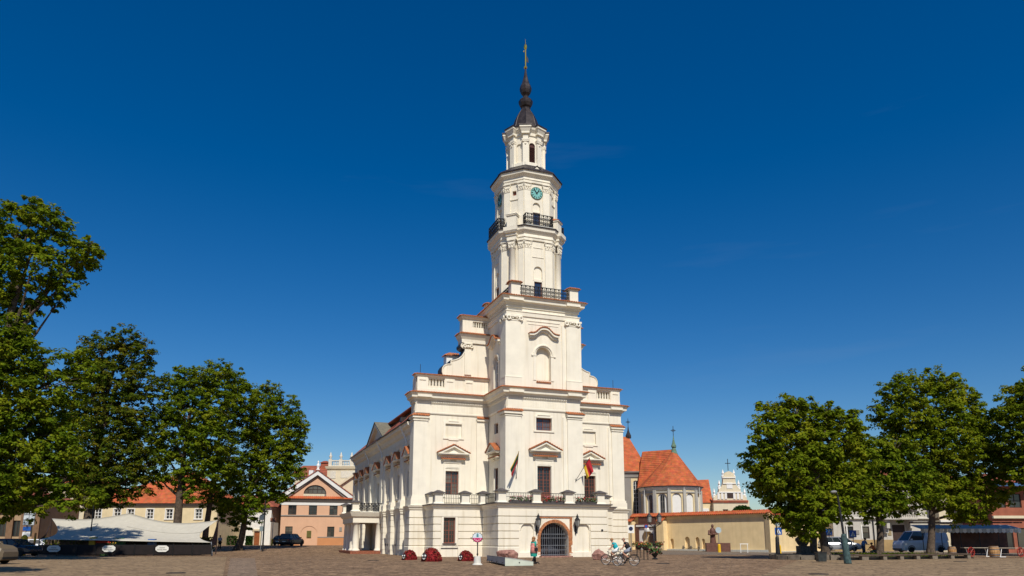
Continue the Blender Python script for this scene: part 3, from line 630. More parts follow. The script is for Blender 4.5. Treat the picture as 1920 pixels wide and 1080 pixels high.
part('gutter', MB().tube([(-6.36, 44.8, 12.86), (-6.36, 9, 12.86)], .08, 6), COPPER, TH)
for v in (12.0, 24.8, 33.6, 43.5):
    part('downpipe', MB().tube([(-6.36, v, 12.8), (-6.2, v, 12.5), (-5.75, v - .3, 11.4), (-5.68, v - .3, 10.9)], .08, 6), WHITEP, TH)
b = MB(); b.add([(-6.42, 8.9, 12.86), (-6.42, 45.4, 12.86), (-4.3, 43.3, 14.85), (-4.3, 8.9, 14.85)], [(0, 1, 2, 3)]) if 0 else None; b.add([(-6.42, 8.9, 12.86), (-6.42, 45.4, 12.86), (16.92, 45.4, 12.86), (16.92, 8.9, 12.86), (-4.3, 8.9, 14.85), (-4.3, 43.3, 14.85), (14.8, 43.3, 14.85), (14.8, 8.9, 14.85)], [(0, 1, 5, 4), (1, 2, 6, 5), (2, 3, 7, 6), (4, 5, 6, 7)]); part('roof', b, HROOF, TH)
b = MB(); lo = [(-4.75, 9.2), (15.25, 9.2), (15.25, 34), (-4.75, 34)]; hi = [(5.25, 12), (5.25, 26)]
b.add([(x, y, 15.08) for x, y in lo] + [(x, y, 15.3) for x, y in lo] + [(x, y, 18.2) for x, y in hi], [(3, 2, 1, 0), (0, 1, 5, 4), (1, 2, 6, 5), (2, 3, 7, 6), (3, 0, 4, 7), (4, 5, 8), (5, 6, 9, 8), (6, 7, 9), (7, 4, 8, 9)]); part('upper_roof', b, HROOF, TH)
b = MB().box(-4.3, 14.8, 9.3, 33.6, 14.86, 15.08); part('roof_break_shadow', b, COPPER, TH)  # dark strip standing in for the shadow in the roof break
part('dormer', MB().box(-5.9, -4.9, 13.6, 14.2, 13.5, 14.0), COPPER, TH); part('skylight', MB().add([(-5.6, 21, 13.7), (-5.6, 19.4, 13.7), (-4.9, 19.4, 14.35), (-4.9, 21, 14.35)], [(0, 1, 2, 3)]), GLASS, TH, loc=(-.06, 0, .06))
# side pediment over the middle bays
b = MB().poly([(-5.3, 0), (5.3, 0), (0, 2.15)], .35, 3.2); part('side_gable', b, PLASTER, TH, (-6.1, 27.0, 12.86), R(-90))
b = MB()
for sx in (-1, 1):
    q = [(sx * 5.5, 0), (0, 2.35), (0, 1.95), (sx * 4.6, 0)]; b.poly(q if sx < 0 else q[::-1], 0, .5)
part('gable_cornice', b, TRIM, TH, (-6.2, 27.0, 12.9), R(-90))
b = MB()
for sx in (-1, 1):
    q = [(sx * 5.65, 0), (0, 2.48), (0, 2.38), (sx * 5.65, -.1)]; b.poly(q if sx < 0 else q[::-1], -.1, 3.4)
part('gable_roof', b, mat('weathered_zinc', (.17, .155, .115), .7, .25, 3), TH, (-6.2, 27.0, 12.96), R(-90))
# columned porch
part('porch_step', MB().box(-9.2, -5.4, 22.6, 31.6, -.2, .3), mat('red_brick_paving', (.26, .09, .05), .85, .3, 5), TH)
for u, v in ((-8.5, 23.6), (-8.5, 30.5), (-6.0, 23.5), (-6.0, 30.5), (-8.5, 25.6), (-8.5, 28.5)):
    if u == -8.5 or v: part('column', MB().lathe([(.48, .3), (.48, .42), (.4, .5), (.36, .6), (.36, 1.6), (.3, 3.25), (.38, 3.32), (.38, 3.4)], 16), TRIM, TH, (u, v, 0), smooth=True)
PP = [(-5.4, 31.0), (-9.0, 31.0), (-9.0, 23.1), (-5.4, 23.1)]
part('porch_entablature', MB().sweep([(-5.4, 31.0), (-8.95, 31.0), (-8.95, 23.1), (-5.4, 23.1)], [(-.7, 3.4), (.0, 3.4), (.02, 3.95), (.2, 4.1), (.35, 4.4), (.42, 4.55), (-.7, 4.6)]), TRIM, TH)
part('porch_roof', MB().box(-9.0, -5.4, 23.1, 31.0, 4.45, 4.64), CONC, TH)
for u, v in ((-8.7, 23.4), (-8.7, 30.7)):
    p = link('pier', pm, TH, (u, v, 4.64)); link('pier_cap', pc, p)
rail(TH, (-8.3, 23.4), (-5.5, 23.4), 4.7, 5.6, 'scroll'); rail(TH, (-8.7, 30.3), (-8.7, 23.8), 4.7, 5.6, 'scroll')
for v in (18.6, 19.6, 14.6): part('wall_ring', MB().ring((-5.95, v, 1.0), .12, .03, 10, 5, 'x'), IRON, TH)
# --- tower head: platform railing, two octagonal storeys, lantern, onion spire
VC = 6.2; UO = UC - .12
for u in (2.2, mir(2.2)):
    for v in (1.98, 9.3):
        p = part('pier', MB().box(-.45, .45, -.4, .4, 0, 1.25).box(-.52, .52, -.47, .47, 1.25, 1.35), TRIM, TH, (u, v, 24.3)); part('pier_tiles', MB().tiles([(-.45, .4), (-.45, -.4), (.45, -.4), (.45, .4)], .22, 1.36, -.35, 1.6, .2, True), TILE, p)
rail(TH, (2.65, 1.75), (7.85, 1.75), 24.4, 25.5, 'scroll'); rail(TH, (1.9, 8.9), (1.9, 2.4), 24.4, 25.5, 'scroll'); rail(TH, (8.6, 2.4), (8.6, 8.9), 24.4, 25.5, 'scroll')
def octp(r, a, o=0.):
    a += o * .414; r += o
    return [(UO + x, VC + y) for x, y in ((-a, -r), (a, -r), (r, -a), (r, a), (a, r), (-a, r), (-r, a), (-r, -a))]
def octface(r, a, i):
    """frame of face i: centre on the wall plane, rotation, width"""
    an = R(45 * i); d = r if i % 2 == 0 else (r + a) / math.sqrt(2); w = 2 * a if i % 2 == 0 else math.sqrt(2) * (r - a)
    return Vector((UO + d * math.sin(an), VC - d * math.cos(an), 0)), an, w
def octwalls(r, a, z0, z1, hc, hd, dep=.3):
    for i in range(8):
        p, an, w = octface(r, a, i); part('tower_wall', MB().wall(-w / 2, w / 2, z0, z1, hc if i % 2 == 0 else hd, dep), PLASTER, TH, p, an)
def octsweep(name, r, a, prof, m=TRIM): return part(name, MB().sweep(octp(r, a), prof, True), m, TH)
def corinth(w, h):
    def mk():
        b = MB(); b.frus(-w / 2, w / 2, -.1, .02, 0, h * .8, -.06); b.box(-w / 2 - .12, w / 2 + .12, -.24, .02, h * .86, h)
        for x in (-w / 2, w / 2): b.ring((x, -.14, h * .74), .09, .05, 8, 4)
        for j, zz in enumerate((.18, .45)):
            for k in range(3 + j): b.ball(((k / (2 + j) - .5) * w * .9, -.13 - .03 * j, h * zz), .085, 6, 4, (1, .8, 1.5))
        b.box(-w / 2 - .03, w / 2 + .03, -.13, .02, -.06, .01); return b.mesh('capital', TRIM)
    return cached(('cor', w, h), mk)
# storey one
r1, a1 = 3.14, 1.46
octwalls(r1, a1, 24.3, 32.4, [(-.42, .42, 24.4, 26.5), (-.44, .44, 26.75, 28.1, 1, .16)], [], .3)
DOORW = mat('brown_tower_door', (.16, .07, .045), .6, .2, 4)
def face_part(name, mb, m, r, a, i, z=0, y=0., x=0., smooth=False):
    p, an, w = octface(r, a, i); q = p + Vector((math.cos(an) * x - math.sin(an) * y, math.sin(an) * x + math.cos(an) * y, z)); return part(name, mb, m, TH, q, an, smooth=smooth)
for i in (0, 2, 6):
    p, an, w = octface(r1, a1, i); window(TH, p + Vector((-math.sin(an) * .15, math.cos(an) * .15, 24.4)), an, .84, 2.1, 1, 1, sub=(1, 1), fm=DOORW, gm=SKYGLASS)
for i in range(0, 8, 2):
    for x in (-1.1, 1.1):
        face_part('pilaster', MB().box(-.36, .36, -.1, .02, 25.0, 29.95).box(-.42, .42, -.16, .02, 24.3, 25.0), TRIM, r1, a1, i, 0, 0, x)
        p, an, w = octface(r1, a1, i); link('capital', corinth(.66, .78), TH, p + Vector((math.cos(an) * x, math.sin(an) * x, 29.95)), an)
    for q in ((-.62, .62, 29.0, 29.06), (-.5, .5, 30.0, 30.05), (-.5, -.44, 26.6, 27.6), (.44, .5, 26.6, 27.6)): face_part('panel_moulding', MB().box(q[0], q[1], -.05, .01, q[2], q[3]), TRIM, r1, a1, i)
for i in range(1, 8, 2):
    face_part('column', MB().lathe([(.42, 24.4), (.42, 24.9), (.36, 25.0), (.33, 25.2), (.3, 29.9), (.36, 29.95)], 14), TRIM, r1, a1, i, 0, -.2, smooth=True)
    p, an, w = octface(r1, a1, i); link('capital', corinth(.6, .78), TH, p + Vector((math.sin(an) * .36, -math.cos(an) * .36, 29.95)), an)
    for x in (-.86, .86): face_part('pilaster', MB().box(-.26, .26, -.07, .02, 24.3, 29.95), TRIM, r1, a1, i, 0, 0, x); link('capital', corinth(.46, .78), TH, p + Vector((math.cos(an) * x, math.sin(an) * x, 29.95)), an)
    face_part('cornice_break', MB().box(-.5, .5, -.5, .1, 30.73, 31.15).box(-.58, .58, -.6, .1, 31.15, 31.4).box(-.72, .72, -.85, .1, 31.6, 32.0).frus(-.6, .6, -.75, .1, 31.4, 31.6, -.12), TRIM, r1, a1, i)
octsweep('cornice', r1, a1, [(-.1, 30.73), (.12, 30.73), (.15, 30.95), (.22, 31.0), (.18, 31.3), (.34, 31.5), (.48, 31.65), (.53, 31.98), (-.3, 32.0)])
octsweep('cornice_flashing', r1, a1, [(-.3, 32.02), (.61, 31.97), (.61, 32.08), (-.3, 32.2)], COPPER)
# storey two with clocks
r2, a2 = 2.84, 1.36
octwalls(r2, a2, 32.0, 38.3, [(-.4, .4, 32.2, 33.9), (-.4, .4, 34.0, 35.0, 1, .16)], [(-.22, .22, 35.75, 36.25, 0, .3)], .3)
b = MB()
for i in range(0, 8, 2):
    for x in (-1.02, 1.02):
        face_part('pilaster', MB().box(-.34, .34, -.1, .02, 32.9, 36.25).box(-.4, .4, -.15, .02, 32.1, 32.9), TRIM, r2, a2, i, 0, 0, x)
        p, an, w = octface(r2, a2, i); link('capital', corinth(.62, .78), TH, p + Vector((math.cos(an) * x, math.sin(an) * x, 36.25)), an)
    p, an, w = octface(r2, a2, i); window(TH, p + Vector((-math.sin(an) * .18, math.cos(an) * .18, 32.2)), an, .8, 1.7, 1, 1, sub=(1, 1), fm=DOORW, gm=SKYGLASS)
for i in range(1, 8, 2):
    p, an, w = octface(r2, a2, i)
    for x in (-.74, .74): face_part('pilaster', MB().box(-.3, .3, -.08, .02, 32.1, 36.25), TRIM, r2, a2, i, 0, 0, x); link('capital', corinth(.52, .78), TH, p + Vector((math.cos(an) * x, math.sin(an) * x, 36.25)), an)
    face_part('dark_opening', MB().box(-.22, .22, .2, .25, 35.75, 36.25), BROWNW, r2, a2, i); face_part('sill', MB().box(-.5, .5, -.08, .02, 35.25, 35.32), TRIM, r2, a2, i)
    cp_ = face_part('corner_pedestal', MB().box(-.5, .5, -.75, .05, 32.1, 33.3).box(-.58, .58, -.85, .05, 33.3, 33.42), TRIM, r2, a2, i); c2 = MB().add([(-.62, -.9, 33.42), (.62, -.9, 33.42), (.62, .0, 33.42), (-.62, .0, 33.42), (0, -.0, 33.95)], [(0, 1, 4), (1, 2, 4), (2, 3, 4), (3, 0, 4), (3, 2, 1, 0)]); part('pedestal_cap', c2, TRIM if i == 7 else TILE, cp_)
CLOCK = mat('turquoise_clock_face', (.17, .44, .42), .5, .15, 6)
for i in (0, 2, 4, 6):
    p, an, w = octface(r2, a2, i); ck = link('clock', None, TH, p + Vector((math.sin(an) * .02, -math.cos(an) * .02, 36.0)), an)
    part('clock_face', MB().lathe([(.62, 0), (.62, .06)], 32), CLOCK, ck, rot=(R(90), 0, 0)); part('clock_rim', MB().ring((0, -.05, 0), .63, .035, 32, 5), VERD, ck)
    for k in range(12):
        an2 = R(30 * k); q = MB().box(-.035, .035, -.085, -.062, .4, .57); o = part('numeral', q, IRON, ck, rot=(0, an2, 0))
    part('hand', MB().box(-.04, .04, -.11, -.09, -.1, .42), IRON, ck, rot=(0, R(40), 0)); part('hand', MB().box(-.03, .03, -.13, -.11, -.12, .54), IRON, ck, rot=(0, R(-38), 0))
    # balcony
    bl = face_part('balcony_floor', MB().box(-1.5, 1.5, -.8, .05, 32.06, 32.2), CONC, r2, a2, i)
    for q0, q1 in (((-1.46, -.76), (1.46, -.76)), ((-1.46, -.05), (-1.46, -.76)), ((1.46, -.76), (1.46, -.05))): rail(bl, q0, q1, 32.2, 33.4, 'scroll')
octsweep('cornice', r2, a2, [(-.1, 37.03), (.12, 37.03), (.14, 37.25), (.2, 37.3), (.16, 37.55), (.3, 37.7), (.48, 37.85), (.53, 38.15), (-.3, 38.2)])
b = MB(); lo, hi = octp(r2, a2, .63), octp(2.1, .9)
b.add([(x, y, 38.13) for x, y in lo] + [(x, y, 38.26) for x, y in lo] + [(x, y, 39.35) for x, y in hi], [(i, (i + 1) % 8, (i + 1) % 8 + 8, i + 8) for i in range(8)] + [(i + 8, (i + 1) % 8 + 8, (i + 1) % 8 + 16, i + 16) for i in range(8)]); part('tower_skirt_roof', b, COPPER, TH)
for i in (0, 2, 4, 6):
    g = face_part('roof_dormer', MB().poly([(-.85, 38.2), (.85, 38.2), (0, 38.85)], -.2, 1.2), TRIM, r2, a2, i); part('dormer_flashing', MB().poly([(-.95, 38.2), (0, 38.95), (0, 38.87), (-.85, 38.2)][::-1], -.27, 1.2).poly([(.95, 38.2), (0, 38.95), (0, 38.87), (.85, 38.2)], -.27, 1.2), COPPER, g)
# lantern
r3, a3 = 1.76, .73
octwalls(r3, a3, 38.6, 43.0, [(-.33, .33, 39.95, 42.15, 1)], [(-.3, .3, 39.95, 42.05, 1, .12)], .2)
octsweep('lantern_base', r3, a3, [(0, 38.5), (.3, 38.7), (.3, 39.3), (.18, 39.4), (.18, 39.85), (0, 39.9)])
octsweep('lantern_sill', r3, a3, [(0, 39.3), (.36, 39.3), (.36, 39.4), (0, 39.42)], COPPER)
LOUV = mat('red_brown_louver', (.075, .028, .024), .7, .25, 5)
for i in (0, 2, 4, 6):
    lv = face_part('louvre_frame', MB().box(-.32, .32, .14, .18, 39.96, 42.1), LOUV, r3, a3, i)
    part('louvre_slats', sum_ if 0 else (lambda q: [q.add([(-.3, .04, z), (.3, .04, z), (.3, .13, z + .09), (-.3, .13, z + .09)], [(0, 1, 2, 3)]) for z in np.arange(40.0, 41.7, .11)] and q)(MB()), LOUV, lv)
for i in range(8):
    an = R(22.5 + 45 * i); rr = r3 / math.cos(R(22.5)) + .02; p = Vector((UO + rr * math.sin(an), VC - rr * math.cos(an), 0))
    part('lantern_pilaster', MB().box(-.3, .3, -.12, .25, 39.4, 42.1).frus(-.34, .34, -.16, .2, 42.1, 42.3, -.05).box(-.4, .4, -.22, .2, 42.3, 42.42).box(-.28, .28, -.12, .2, 42.42, 43.05), TRIM, TH, p, an)
    part('capital_garland', MB().ring((-.22, -.17, 42.18), .08, .05, 8, 4).ring((.22, -.17, 42.18), .08, .05, 8, 4).ball((0, -.12, 41.9), .12, 6, 4), TRIM, TH, p, an)
    part('cornice_break', MB().box(-.42, .42, -.3, .3, 43.0, 43.2).frus(-.42, .42, -.3, .3, 43.2, 43.6, -.18).box(-.62, .62, -.52, .3, 43.6, 43.82), TRIM, TH, p, an); part('cornice_flashing', MB().box(-.68, .68, -.58, .3, 43.8, 43.92), COPPER, TH, p, an)
octsweep('cornice', r3, a3, [(-.1, 42.9), (.1, 42.9), (.12, 43.2), (.35, 43.5), (.42, 43.78), (-.2, 43.8)]); octsweep('cornice_flashing', r3, a3, [(-.5, 43.83), (.48, 43.77), (.48, 43.87), (-.5, 44.0)], COPPER)
A8 = R(22.5)
sp = part('dome', MB().lathe([(1.75, 43.82), (1.55, 44.2), (1.42, 44.7), (1.3, 45.2), (1.12, 45.75), (.86, 46.3), (.6, 46.75), (.5, 47.0), (.52, 47.1)], 8, (UO, VC), a0=A8), COPPER, TH)
b = MB()
for i in range(8):
    t = A8 + R(45) * i; b.tube([(UO + rr * math.cos(t), VC + rr * math.sin(t), z) for rr, z in ((1.76, 43.82), (1.56, 44.2), (1.43, 44.7), (1.31, 45.2), (1.13, 45.75), (.87, 46.3), (.61, 46.75))], .035, 4)
part('dome_seams', b, COPPER, sp)
part('spire_bulb', MB().lathe([(.5, 47.05), (.42, 47.15), (.6, 47.3), (.74, 47.62), (.78, 47.95), (.62, 48.1), (.4, 48.3), (.3, 48.42), (.26, 48.5)], 8, (UO, VC), a0=A8), COPPER, TH)
part('spire_onion', MB().lathe([(.26, 48.5), (.3, 48.62), (.5, 48.85), (.63, 49.2), (.65, 49.5), (.55, 49.85), (.42, 50.1), (.36, 50.3), (.26, 50.7), (.17, 51.1), (.1, 51.6), (.06, 51.95)], 8, (UO, VC), a0=A8), COPPER, TH)
fin = part('finial', MB().lathe([(.16, 51.95), (.2, 52.05), (.1, 52.15), (.085, 52.2), (.08, 54.2), (.17, 54.4), (.2, 54.6), (.12, 54.78), (.03, 54.95), (.012, 55.5)], 10, (UO, VC)), GOLD, TH)
part('vane', MB().poly([(UO + .05, 52.8), (UO + .35, 52.7), (UO + .3, 53.2), (UO + .05, 53.6)], VC - .01, VC + .01), COPPER, fin); part('finial_ball', MB().ball((UO - .2, VC, 53.95), .07, 8, 6), GOLD, fin)
# ------------------------------------------------------------------ ground
def groundmat(name, c1, c2, cell, bump, var=1.):
    m = bpy.data.materials.new(name); m.use_nodes = True; t = m.node_tree; n = t.nodes.new; l = t.links.new; b = t.nodes['Principled BSDF']; b.inputs['Roughness'].default_value = .85; b.inputs['Specular IOR Level'].default_value = .25
    co = n('ShaderNodeTexCoord'); v = n('ShaderNodeTexVoronoi'); v.inputs['Scale'].default_value = 1 / cell; v2 = n('ShaderNodeTexVoronoi'); v2.feature = 'DISTANCE_TO_EDGE'; v2.inputs['Scale'].default_value = 1 / cell
    mp_ = n('ShaderNodeMapping'); mp_.inputs['Rotation'].default_value = (0, 0, .4); l(co.outputs['Object'], mp_.inputs['Vector'])
    no = n('ShaderNodeTexNoise'); no.inputs['Scale'].default_value = .35; no.inputs['Detail'].default_value = 7; no.inputs['Roughness'].default_value = .65; l(co.outputs['Object'], no.inputs['Vector'])
    n3 = n('ShaderNodeTexNoise'); n3.inputs['Scale'].default_value = 3.; n3.inputs['Detail'].default_value = 5; l(co.outputs['Object'], n3.inputs['Vector'])
    for q in (v, v2): l(mp_.outputs['Vector'], q.inputs['Vector'])
    ad = n('ShaderNodeMath'); ad.operation = 'MULTIPLY_ADD'; ad.inputs[1].default_value = .5; ad.inputs[1].default_value = .75; sp = n('ShaderNodeSeparateColor'); l(v.outputs['Color'], sp.inputs[0]); l(sp.outputs[0], ad.inputs[0])
    a2 = n('ShaderNodeMath'); a2.operation = 'ADD'; l(no.outputs['Fac'], a2.inputs[0]); l(n3.outputs['Fac'], a2.inputs[1]); l(a2.outputs[0], ad.inputs[2])
    mr = n('ShaderNodeMapRange'); mr.inputs['From Min'].default_value = .95; mr.inputs['From Max'].default_value = 1.8; l(ad.outputs[0], mr.inputs['Value'])
    mx_ = n('ShaderNodeMix'); mx_.data_type = 'RGBA'; mx_.inputs['A'].default_value = (*c1, 1); mx_.inputs['B'].default_value = (*c2, 1); l(mr.outputs['Result'], mx_.inputs['Factor'])
    ed = n('ShaderNodeMapRange'); ed.inputs['From Max'].default_value = .12; ed.inputs['To Min'].default_value = .45; l(v2.outputs['Distance'], ed.inputs['Value'])
    mm = n('ShaderNodeMix'); mm.data_type = 'RGBA'; mm.blend_type = 'MULTIPLY'; mm.inputs['Factor'].default_value = 1; l(mx_.outputs['Result'], mm.inputs['A']); l(ed.outputs['Result'], mm.inputs['B']); l(mm.outputs['Result'], b.inputs['Base Color'])
    bp = n('ShaderNodeBump'); bp.inputs['Strength'].default_value = bump; bp.inputs['Distance'].default_value = .04; l(ed.outputs['Result'], bp.inputs['Height']); l(bp.outputs['Normal'], b.inputs['Normal']); return m
COBBLE = groundmat('cobblestones', (.115, .068, .04), (.385, .25, .145), .3, .9)
PAVING = groundmat('worn_paving', (.215, .145, .085), (.36, .25, .145), .5, .35)
ASPH = groundmat('worn_asphalt', (.16, .125, .098), (.26, .205, .15), .12, .2)
def sheet(name, poly_px, m, dz, n=24):
    """paved area whose corners were read off the photograph as ground points, meshed so that it follows the rise"""
    a, b_, c, d = [gpt(*q) for q in poly_px]; vs = []; fs = []
    for i in range(n + 1):
        for j in range(n + 1):
            s_, t = i / n, j / n; X = (a[0] * (1 - s_) + b_[0] * s_) * (1 - t) + (d[0] * (1 - s_) + c[0] * s_) * t; Y = (a[1] * (1 - s_) + b_[1] * s_) * (1 - t) + (d[1] * (1 - s_) + c[1] * s_) * t
            p = wp(X, Y); vs.append((p.x, p.y, p.z + dz))
    for i in range(n):
        for j in range(n): k = i * (n + 1) + j; fs.append((k, k + n + 1, k + n + 2, k + 1))
    return part(name, MB().add(vs, fs), m, None, kind='structure')
def gpt(px, py):
    k = (py - 748) / FPX; Y = 60.
    for _ in range(30): z = gz(xat(px, Y), Y); Y = (CAM.z - z) * (CP + k * SP) / (k * CP - SP)
    return xat(px, Y), Y
b = MB(); Ys = [-80, -40, -10] + [5 + 5 * i for i in range(28)] + [160, 200, 280, 400, 700, 1500]; Xs = [-1500, -500, -200, -120] + [-90 + 6 * i for i in range(31)] + [120, 200, 500, 1500]
b.add([wp(X, Y) for Y in Ys for X in Xs], [(j * len(Xs) + i, j * len(Xs) + i + 1, (j + 1) * len(Xs) + i + 1, (j + 1) * len(Xs) + i) for j in range(len(Ys) - 1) for i in range(len(Xs) - 1)])
part('square_ground', b, COBBLE, None, kind='structure')
sheet('paved_path', [(-200, 1200), (395, 1200), (425, 1044), (-60, 1044)], PAVING, .006)
sheet('paved_walk', [(405, 1200), (500, 1200), (478, 1030), (432, 1030)], groundmat('brick_walk', (.19, .132, .092), (.31, .22, .15), .35, .3), .006)
sheet('worn_pavement', [(900, 1300), (2600, 1300), (2300, 1046), (1500, 1049)], PAVING, .006)
sheet('road', [(1240, 1040), (2200, 1041), (2000, 1033), (1240, 1031)], ASPH, .008)

# ------------------------------------------------------------------ other buildings
CREAM = mat('cream_render', (.70, .58, .36), .9, .08, 1., .15, 20, streak=.15)
YELLOW = mat('yellow_render', (.80, .62, .35), .9, .08, 1., .15, 20, streak=.25)
PEACH = mat('peach_render', (.66, .40, .26), .9, .05, .8, .1, 20, streak=.1)
ORANGE = mat('orange_render', (.55, .25, .11), .9, .08, .8, .1, 20)
GREYR = mat('grey_render', (.27, .25, .225), .9, .08, 1, .1, 20)
IVORY = mat('ivory_render', (.66, .58, .42), .9, .06, 1., .15, 20, streak=.15)
WHITER = mat('white_render', (.74, .73, .70), .9, .05, 1.5)
GREYB = mat('pale_grey_render', (.50, .475, .43), .9, .1, 1., .15, 20, streak=.3)
REDB = mat('red_brown_render', (.30, .10, .06), .9, .2, 1., .2, 20)
DARKW = mat('dark_brown_frame', (.05, .03, .025), .6, .2, 4)
class B:
    """a building whose front runs between two photo columns at distance Y; a turns it, x runs along the front, y inwards"""
    def __init__(s, name, label, cat, pxl, pxr, Y, a=0., group=None):
        s.Y = Y; s.x0 = xat(pxl, Y); s.z = gz(s.x0, Y); s.root = thing(name, label, cat, wp(s.x0, Y), -YAW + a, group); s.a = a; s.w = s.X(pxr)
    def X(s, px): k = xat(px, s.Y); return (k - s.x0) / (math.cos(s.a) - k / s.Y * math.sin(s.a))
    def Z(s, py): return zat(py, s.Y) - s.z
    def part(s, name, mb, m, loc=(0, 0, 0), rz=0, **k): return part(name, mb, m, s.root, loc, rz, **k)
    def shell(s, w, d, h, m, holes=(), dep=.2):
        s.part('wall', MB().wall(0, w, -1, h, holes, dep), m); s.part('wall', MB().wall(0, d, -1, h), m, (w, 0, 0), R(90)); s.part('wall', MB().wall(0, w, -1, h), m, (w, d, 0), R(180)); s.part('wall', MB().wall(0, d, -1, h), m, (0, d, 0), R(-90))
    def hip(s, x0, x1, y0, y1, z0, z1, r0, r1, m, name='roof'):
        ym = (y0 + y1) / 2; return s.part(name, MB().add([(x0, y0, z0), (x1, y0, z0), (x1, y1, z0), (x0, y1, z0), (r0, ym, z1), (r1, ym, z1)], [(0, 1, 5, 4), (1, 2, 5), (2, 3, 4, 5), (3, 0, 4), (3, 2, 1, 0)]), m)
    def win(s, px, w, py0, py1, cols=2, rows=2, fm=DARKW, sub=(1, 1), y=.14, **k):
        z0, z1 = s.Z(py1), s.Z(py0); window(s.root, (s.X(px), y, z0), 0, w, z1 - z0, cols, rows, fm=fm, sub=sub, fr=.08, mun=.04, **k); return (s.X(px) - w / 2, s.X(px) + w / 2, z0, z1)

# peach house with a pediment and lunette
o = B('peach_house', 'peach coloured house with a white edged pediment and half round window', 'house', 523, 657, 118, R(14))
w = o.w; hs_ = [o.win(px, 1.25, 942, 965, sub=(1, 2)) for px in (544, 583, 622)] + [o.win(px, 1.1, 987, 1006.5, sub=(1, 2)) for px in (539.5, 618.5)]
ze = o.Z(931); za = o.Z(888); zl = o.Z(925); lx = o.X(585.5); lr = 1.75
o.shell(w, 16, ze, PEACH, hs_ + [(o.X(562), o.X(593), -1, o.Z(986), 1.2, .07)])
xm = o.X(589); b = MB(); n = 16
pts = [(0, ze), (w, ze), (xm, za)]
b.poly([(0, ze), (lx - lr, zl), (lx - lr, zl)] + [], 0, .3) if 0 else None
arc = [(lx - lr * math.cos(math.pi * k / n), zl + lr * .8 * math.sin(math.pi * k / n)) for k in range(n + 1)]
b.add([(x, 0, z) for x, z in ([(0, ze)] + [(lx - lr, ze)] + arc[:n // 2 + 1] + [(xm, za)])], [tuple(range(n // 2 + 4))]); b.add([(x, 0, z) for x, z in ([(xm, za)] + arc[n // 2:] + [(lx + lr, ze), (w, ze)])], [tuple(range(n // 2 + 4))])
m_ = len(arc); b.add([(x, 0, z) for x, z in arc] + [(x, .25, z) for x, z in arc], [(k, k + 1, k + 1 + m_, k + m_) for k in range(m_ - 1)]); o.part('gable', b, PEACH)
window(o.root, (lx, .2, zl), 0, 2 * lr, lr * .8, 5, 2, fm=DARKW, sub=(1, 1), fr=.1, arch=lr * .78)
b = MB()
for sx in (-1, 1):
    xe = xm + sx * (w / 2 + .7); q = [(xe, ze - .1), (xm, za + .55), (xm, za - .12), (xm + sx * (w / 2 - .5), ze - .1)]; b.poly(q if sx < 0 else q[::-1], -.5, .2)
o.part('raking_cornice', b, WHITER)
b = MB()
for sx in (-1, 1):
    q = [(xm + sx * (w / 2 - .2), ze - .1), (xm, za + .12), (xm, za - .3), (xm + sx * (w / 2 - 1.1), ze - .1)]; b.poly(q if sx < 0 else q[::-1], -.25, .15)
o.part('cornice_moulding', b, GREYR)
for sx in (-1, 1):
    q = [(xm + sx * (w / 2 + .85), ze - .12), (xm, za + .72), (xm, za + .56), (xm + sx * (w / 2 + .85), ze - .28)]; o.part('roof_slope', MB().poly(q if sx < 0 else q[::-1], -.6, 16.2), HROOF)
o.part('tile_course', MB().tiles([(0, 0), (w, 0)], .55, ze - .25, -.05, ze + .12, .3), CROOF, kind='stuff')
o.part('cornice', MB().sweep([(0, 0), (w, 0)], [(0, ze - .85), (.15, ze - .8), (.4, ze - .45), (.5, ze - .28), (0, ze - .26)]), GREYR); o.part('frieze', MB().sweep([(0, 0), (w, 0)], rect(.06, ze - 1.3, ze - .86)), WHITER)
o.part('string_course', MB().sweep([(0, 0), (w, 0)], rect(.12, o.Z(967.5), o.Z(965.5))), GREYR); o.part('plinth', MB().sweep([(0, 0), (o.X(560), 0)], rect(.06, -1, o.Z(1008))).sweep([(o.X(594), 0), (w, 0)], rect(.06, -1, o.Z(1008))), ORANGE)
o.part('plinth_band', MB().sweep([(0, 0), (o.X(560), 0)], rect(.09, o.Z(1008), o.Z(1006.3))).sweep([(o.X(594), 0), (w, 0)], rect(.09, o.Z(1008), o.Z(1006.3))), GREYR)
o.part('notice_board', MB().box(o.X(573.5), o.X(582), -.08, .08, o.Z(1007.5), o.Z(995)), mat('olive_board', (.12, .11, .03), .6)); o.part('plaque', MB().box(o.X(634.5), o.X(639.5), -.07, .02, o.Z(996), o.Z(988)), GREYR)
o.part('finial', MB().lathe([(.3, 0), (.3, .2), (.12, .35), (.28, .7), (.3, .85), (.12, 1.1), (.1, 1.25), (.16, 1.4), (.02, 1.6)], 10, (xm, 0)), WHITEP, (0, 0, za + .6), smooth=True)
# palace with balustrade behind it
o = B('palace', 'cream palace block with a white balustrade behind the peach house', 'palace', 607, 690, 138)
PALW = mat('palace_white', (.62, .58, .49), .7, .08, 2); zt = o.Z(876); o.shell(o.w, 10, zt, IVORY); o.part('cornice', MB().sweep([(-.0, 10), (0, 0), (o.w, 0)], [(0, zt - .5), (.25, zt - .3), (.4, zt + .15), (0, zt + .2)]), IVORY)
o.part('panel', MB().box(o.X(613), o.X(623.5), -.06, 0, o.Z(897), o.Z(883)), PALW); o.part('panel', MB().box(o.X(633), o.X(664), -.06, 0, o.Z(896), o.Z(883)), PALW)
o.part('handrail', MB().box(.3, o.w, .1, .45, zt + 1.15, zt + 1.32), PALW); o.part('balustrade_base', MB().box(.3, o.w, .1, .45, zt + .15, zt + .35), PALW)
bm_ = MB().lathe([(.11, 0), (.07, .1), (.13, .3), (.06, .6), (.1, .8)], 6).mesh('baluster', PALW)
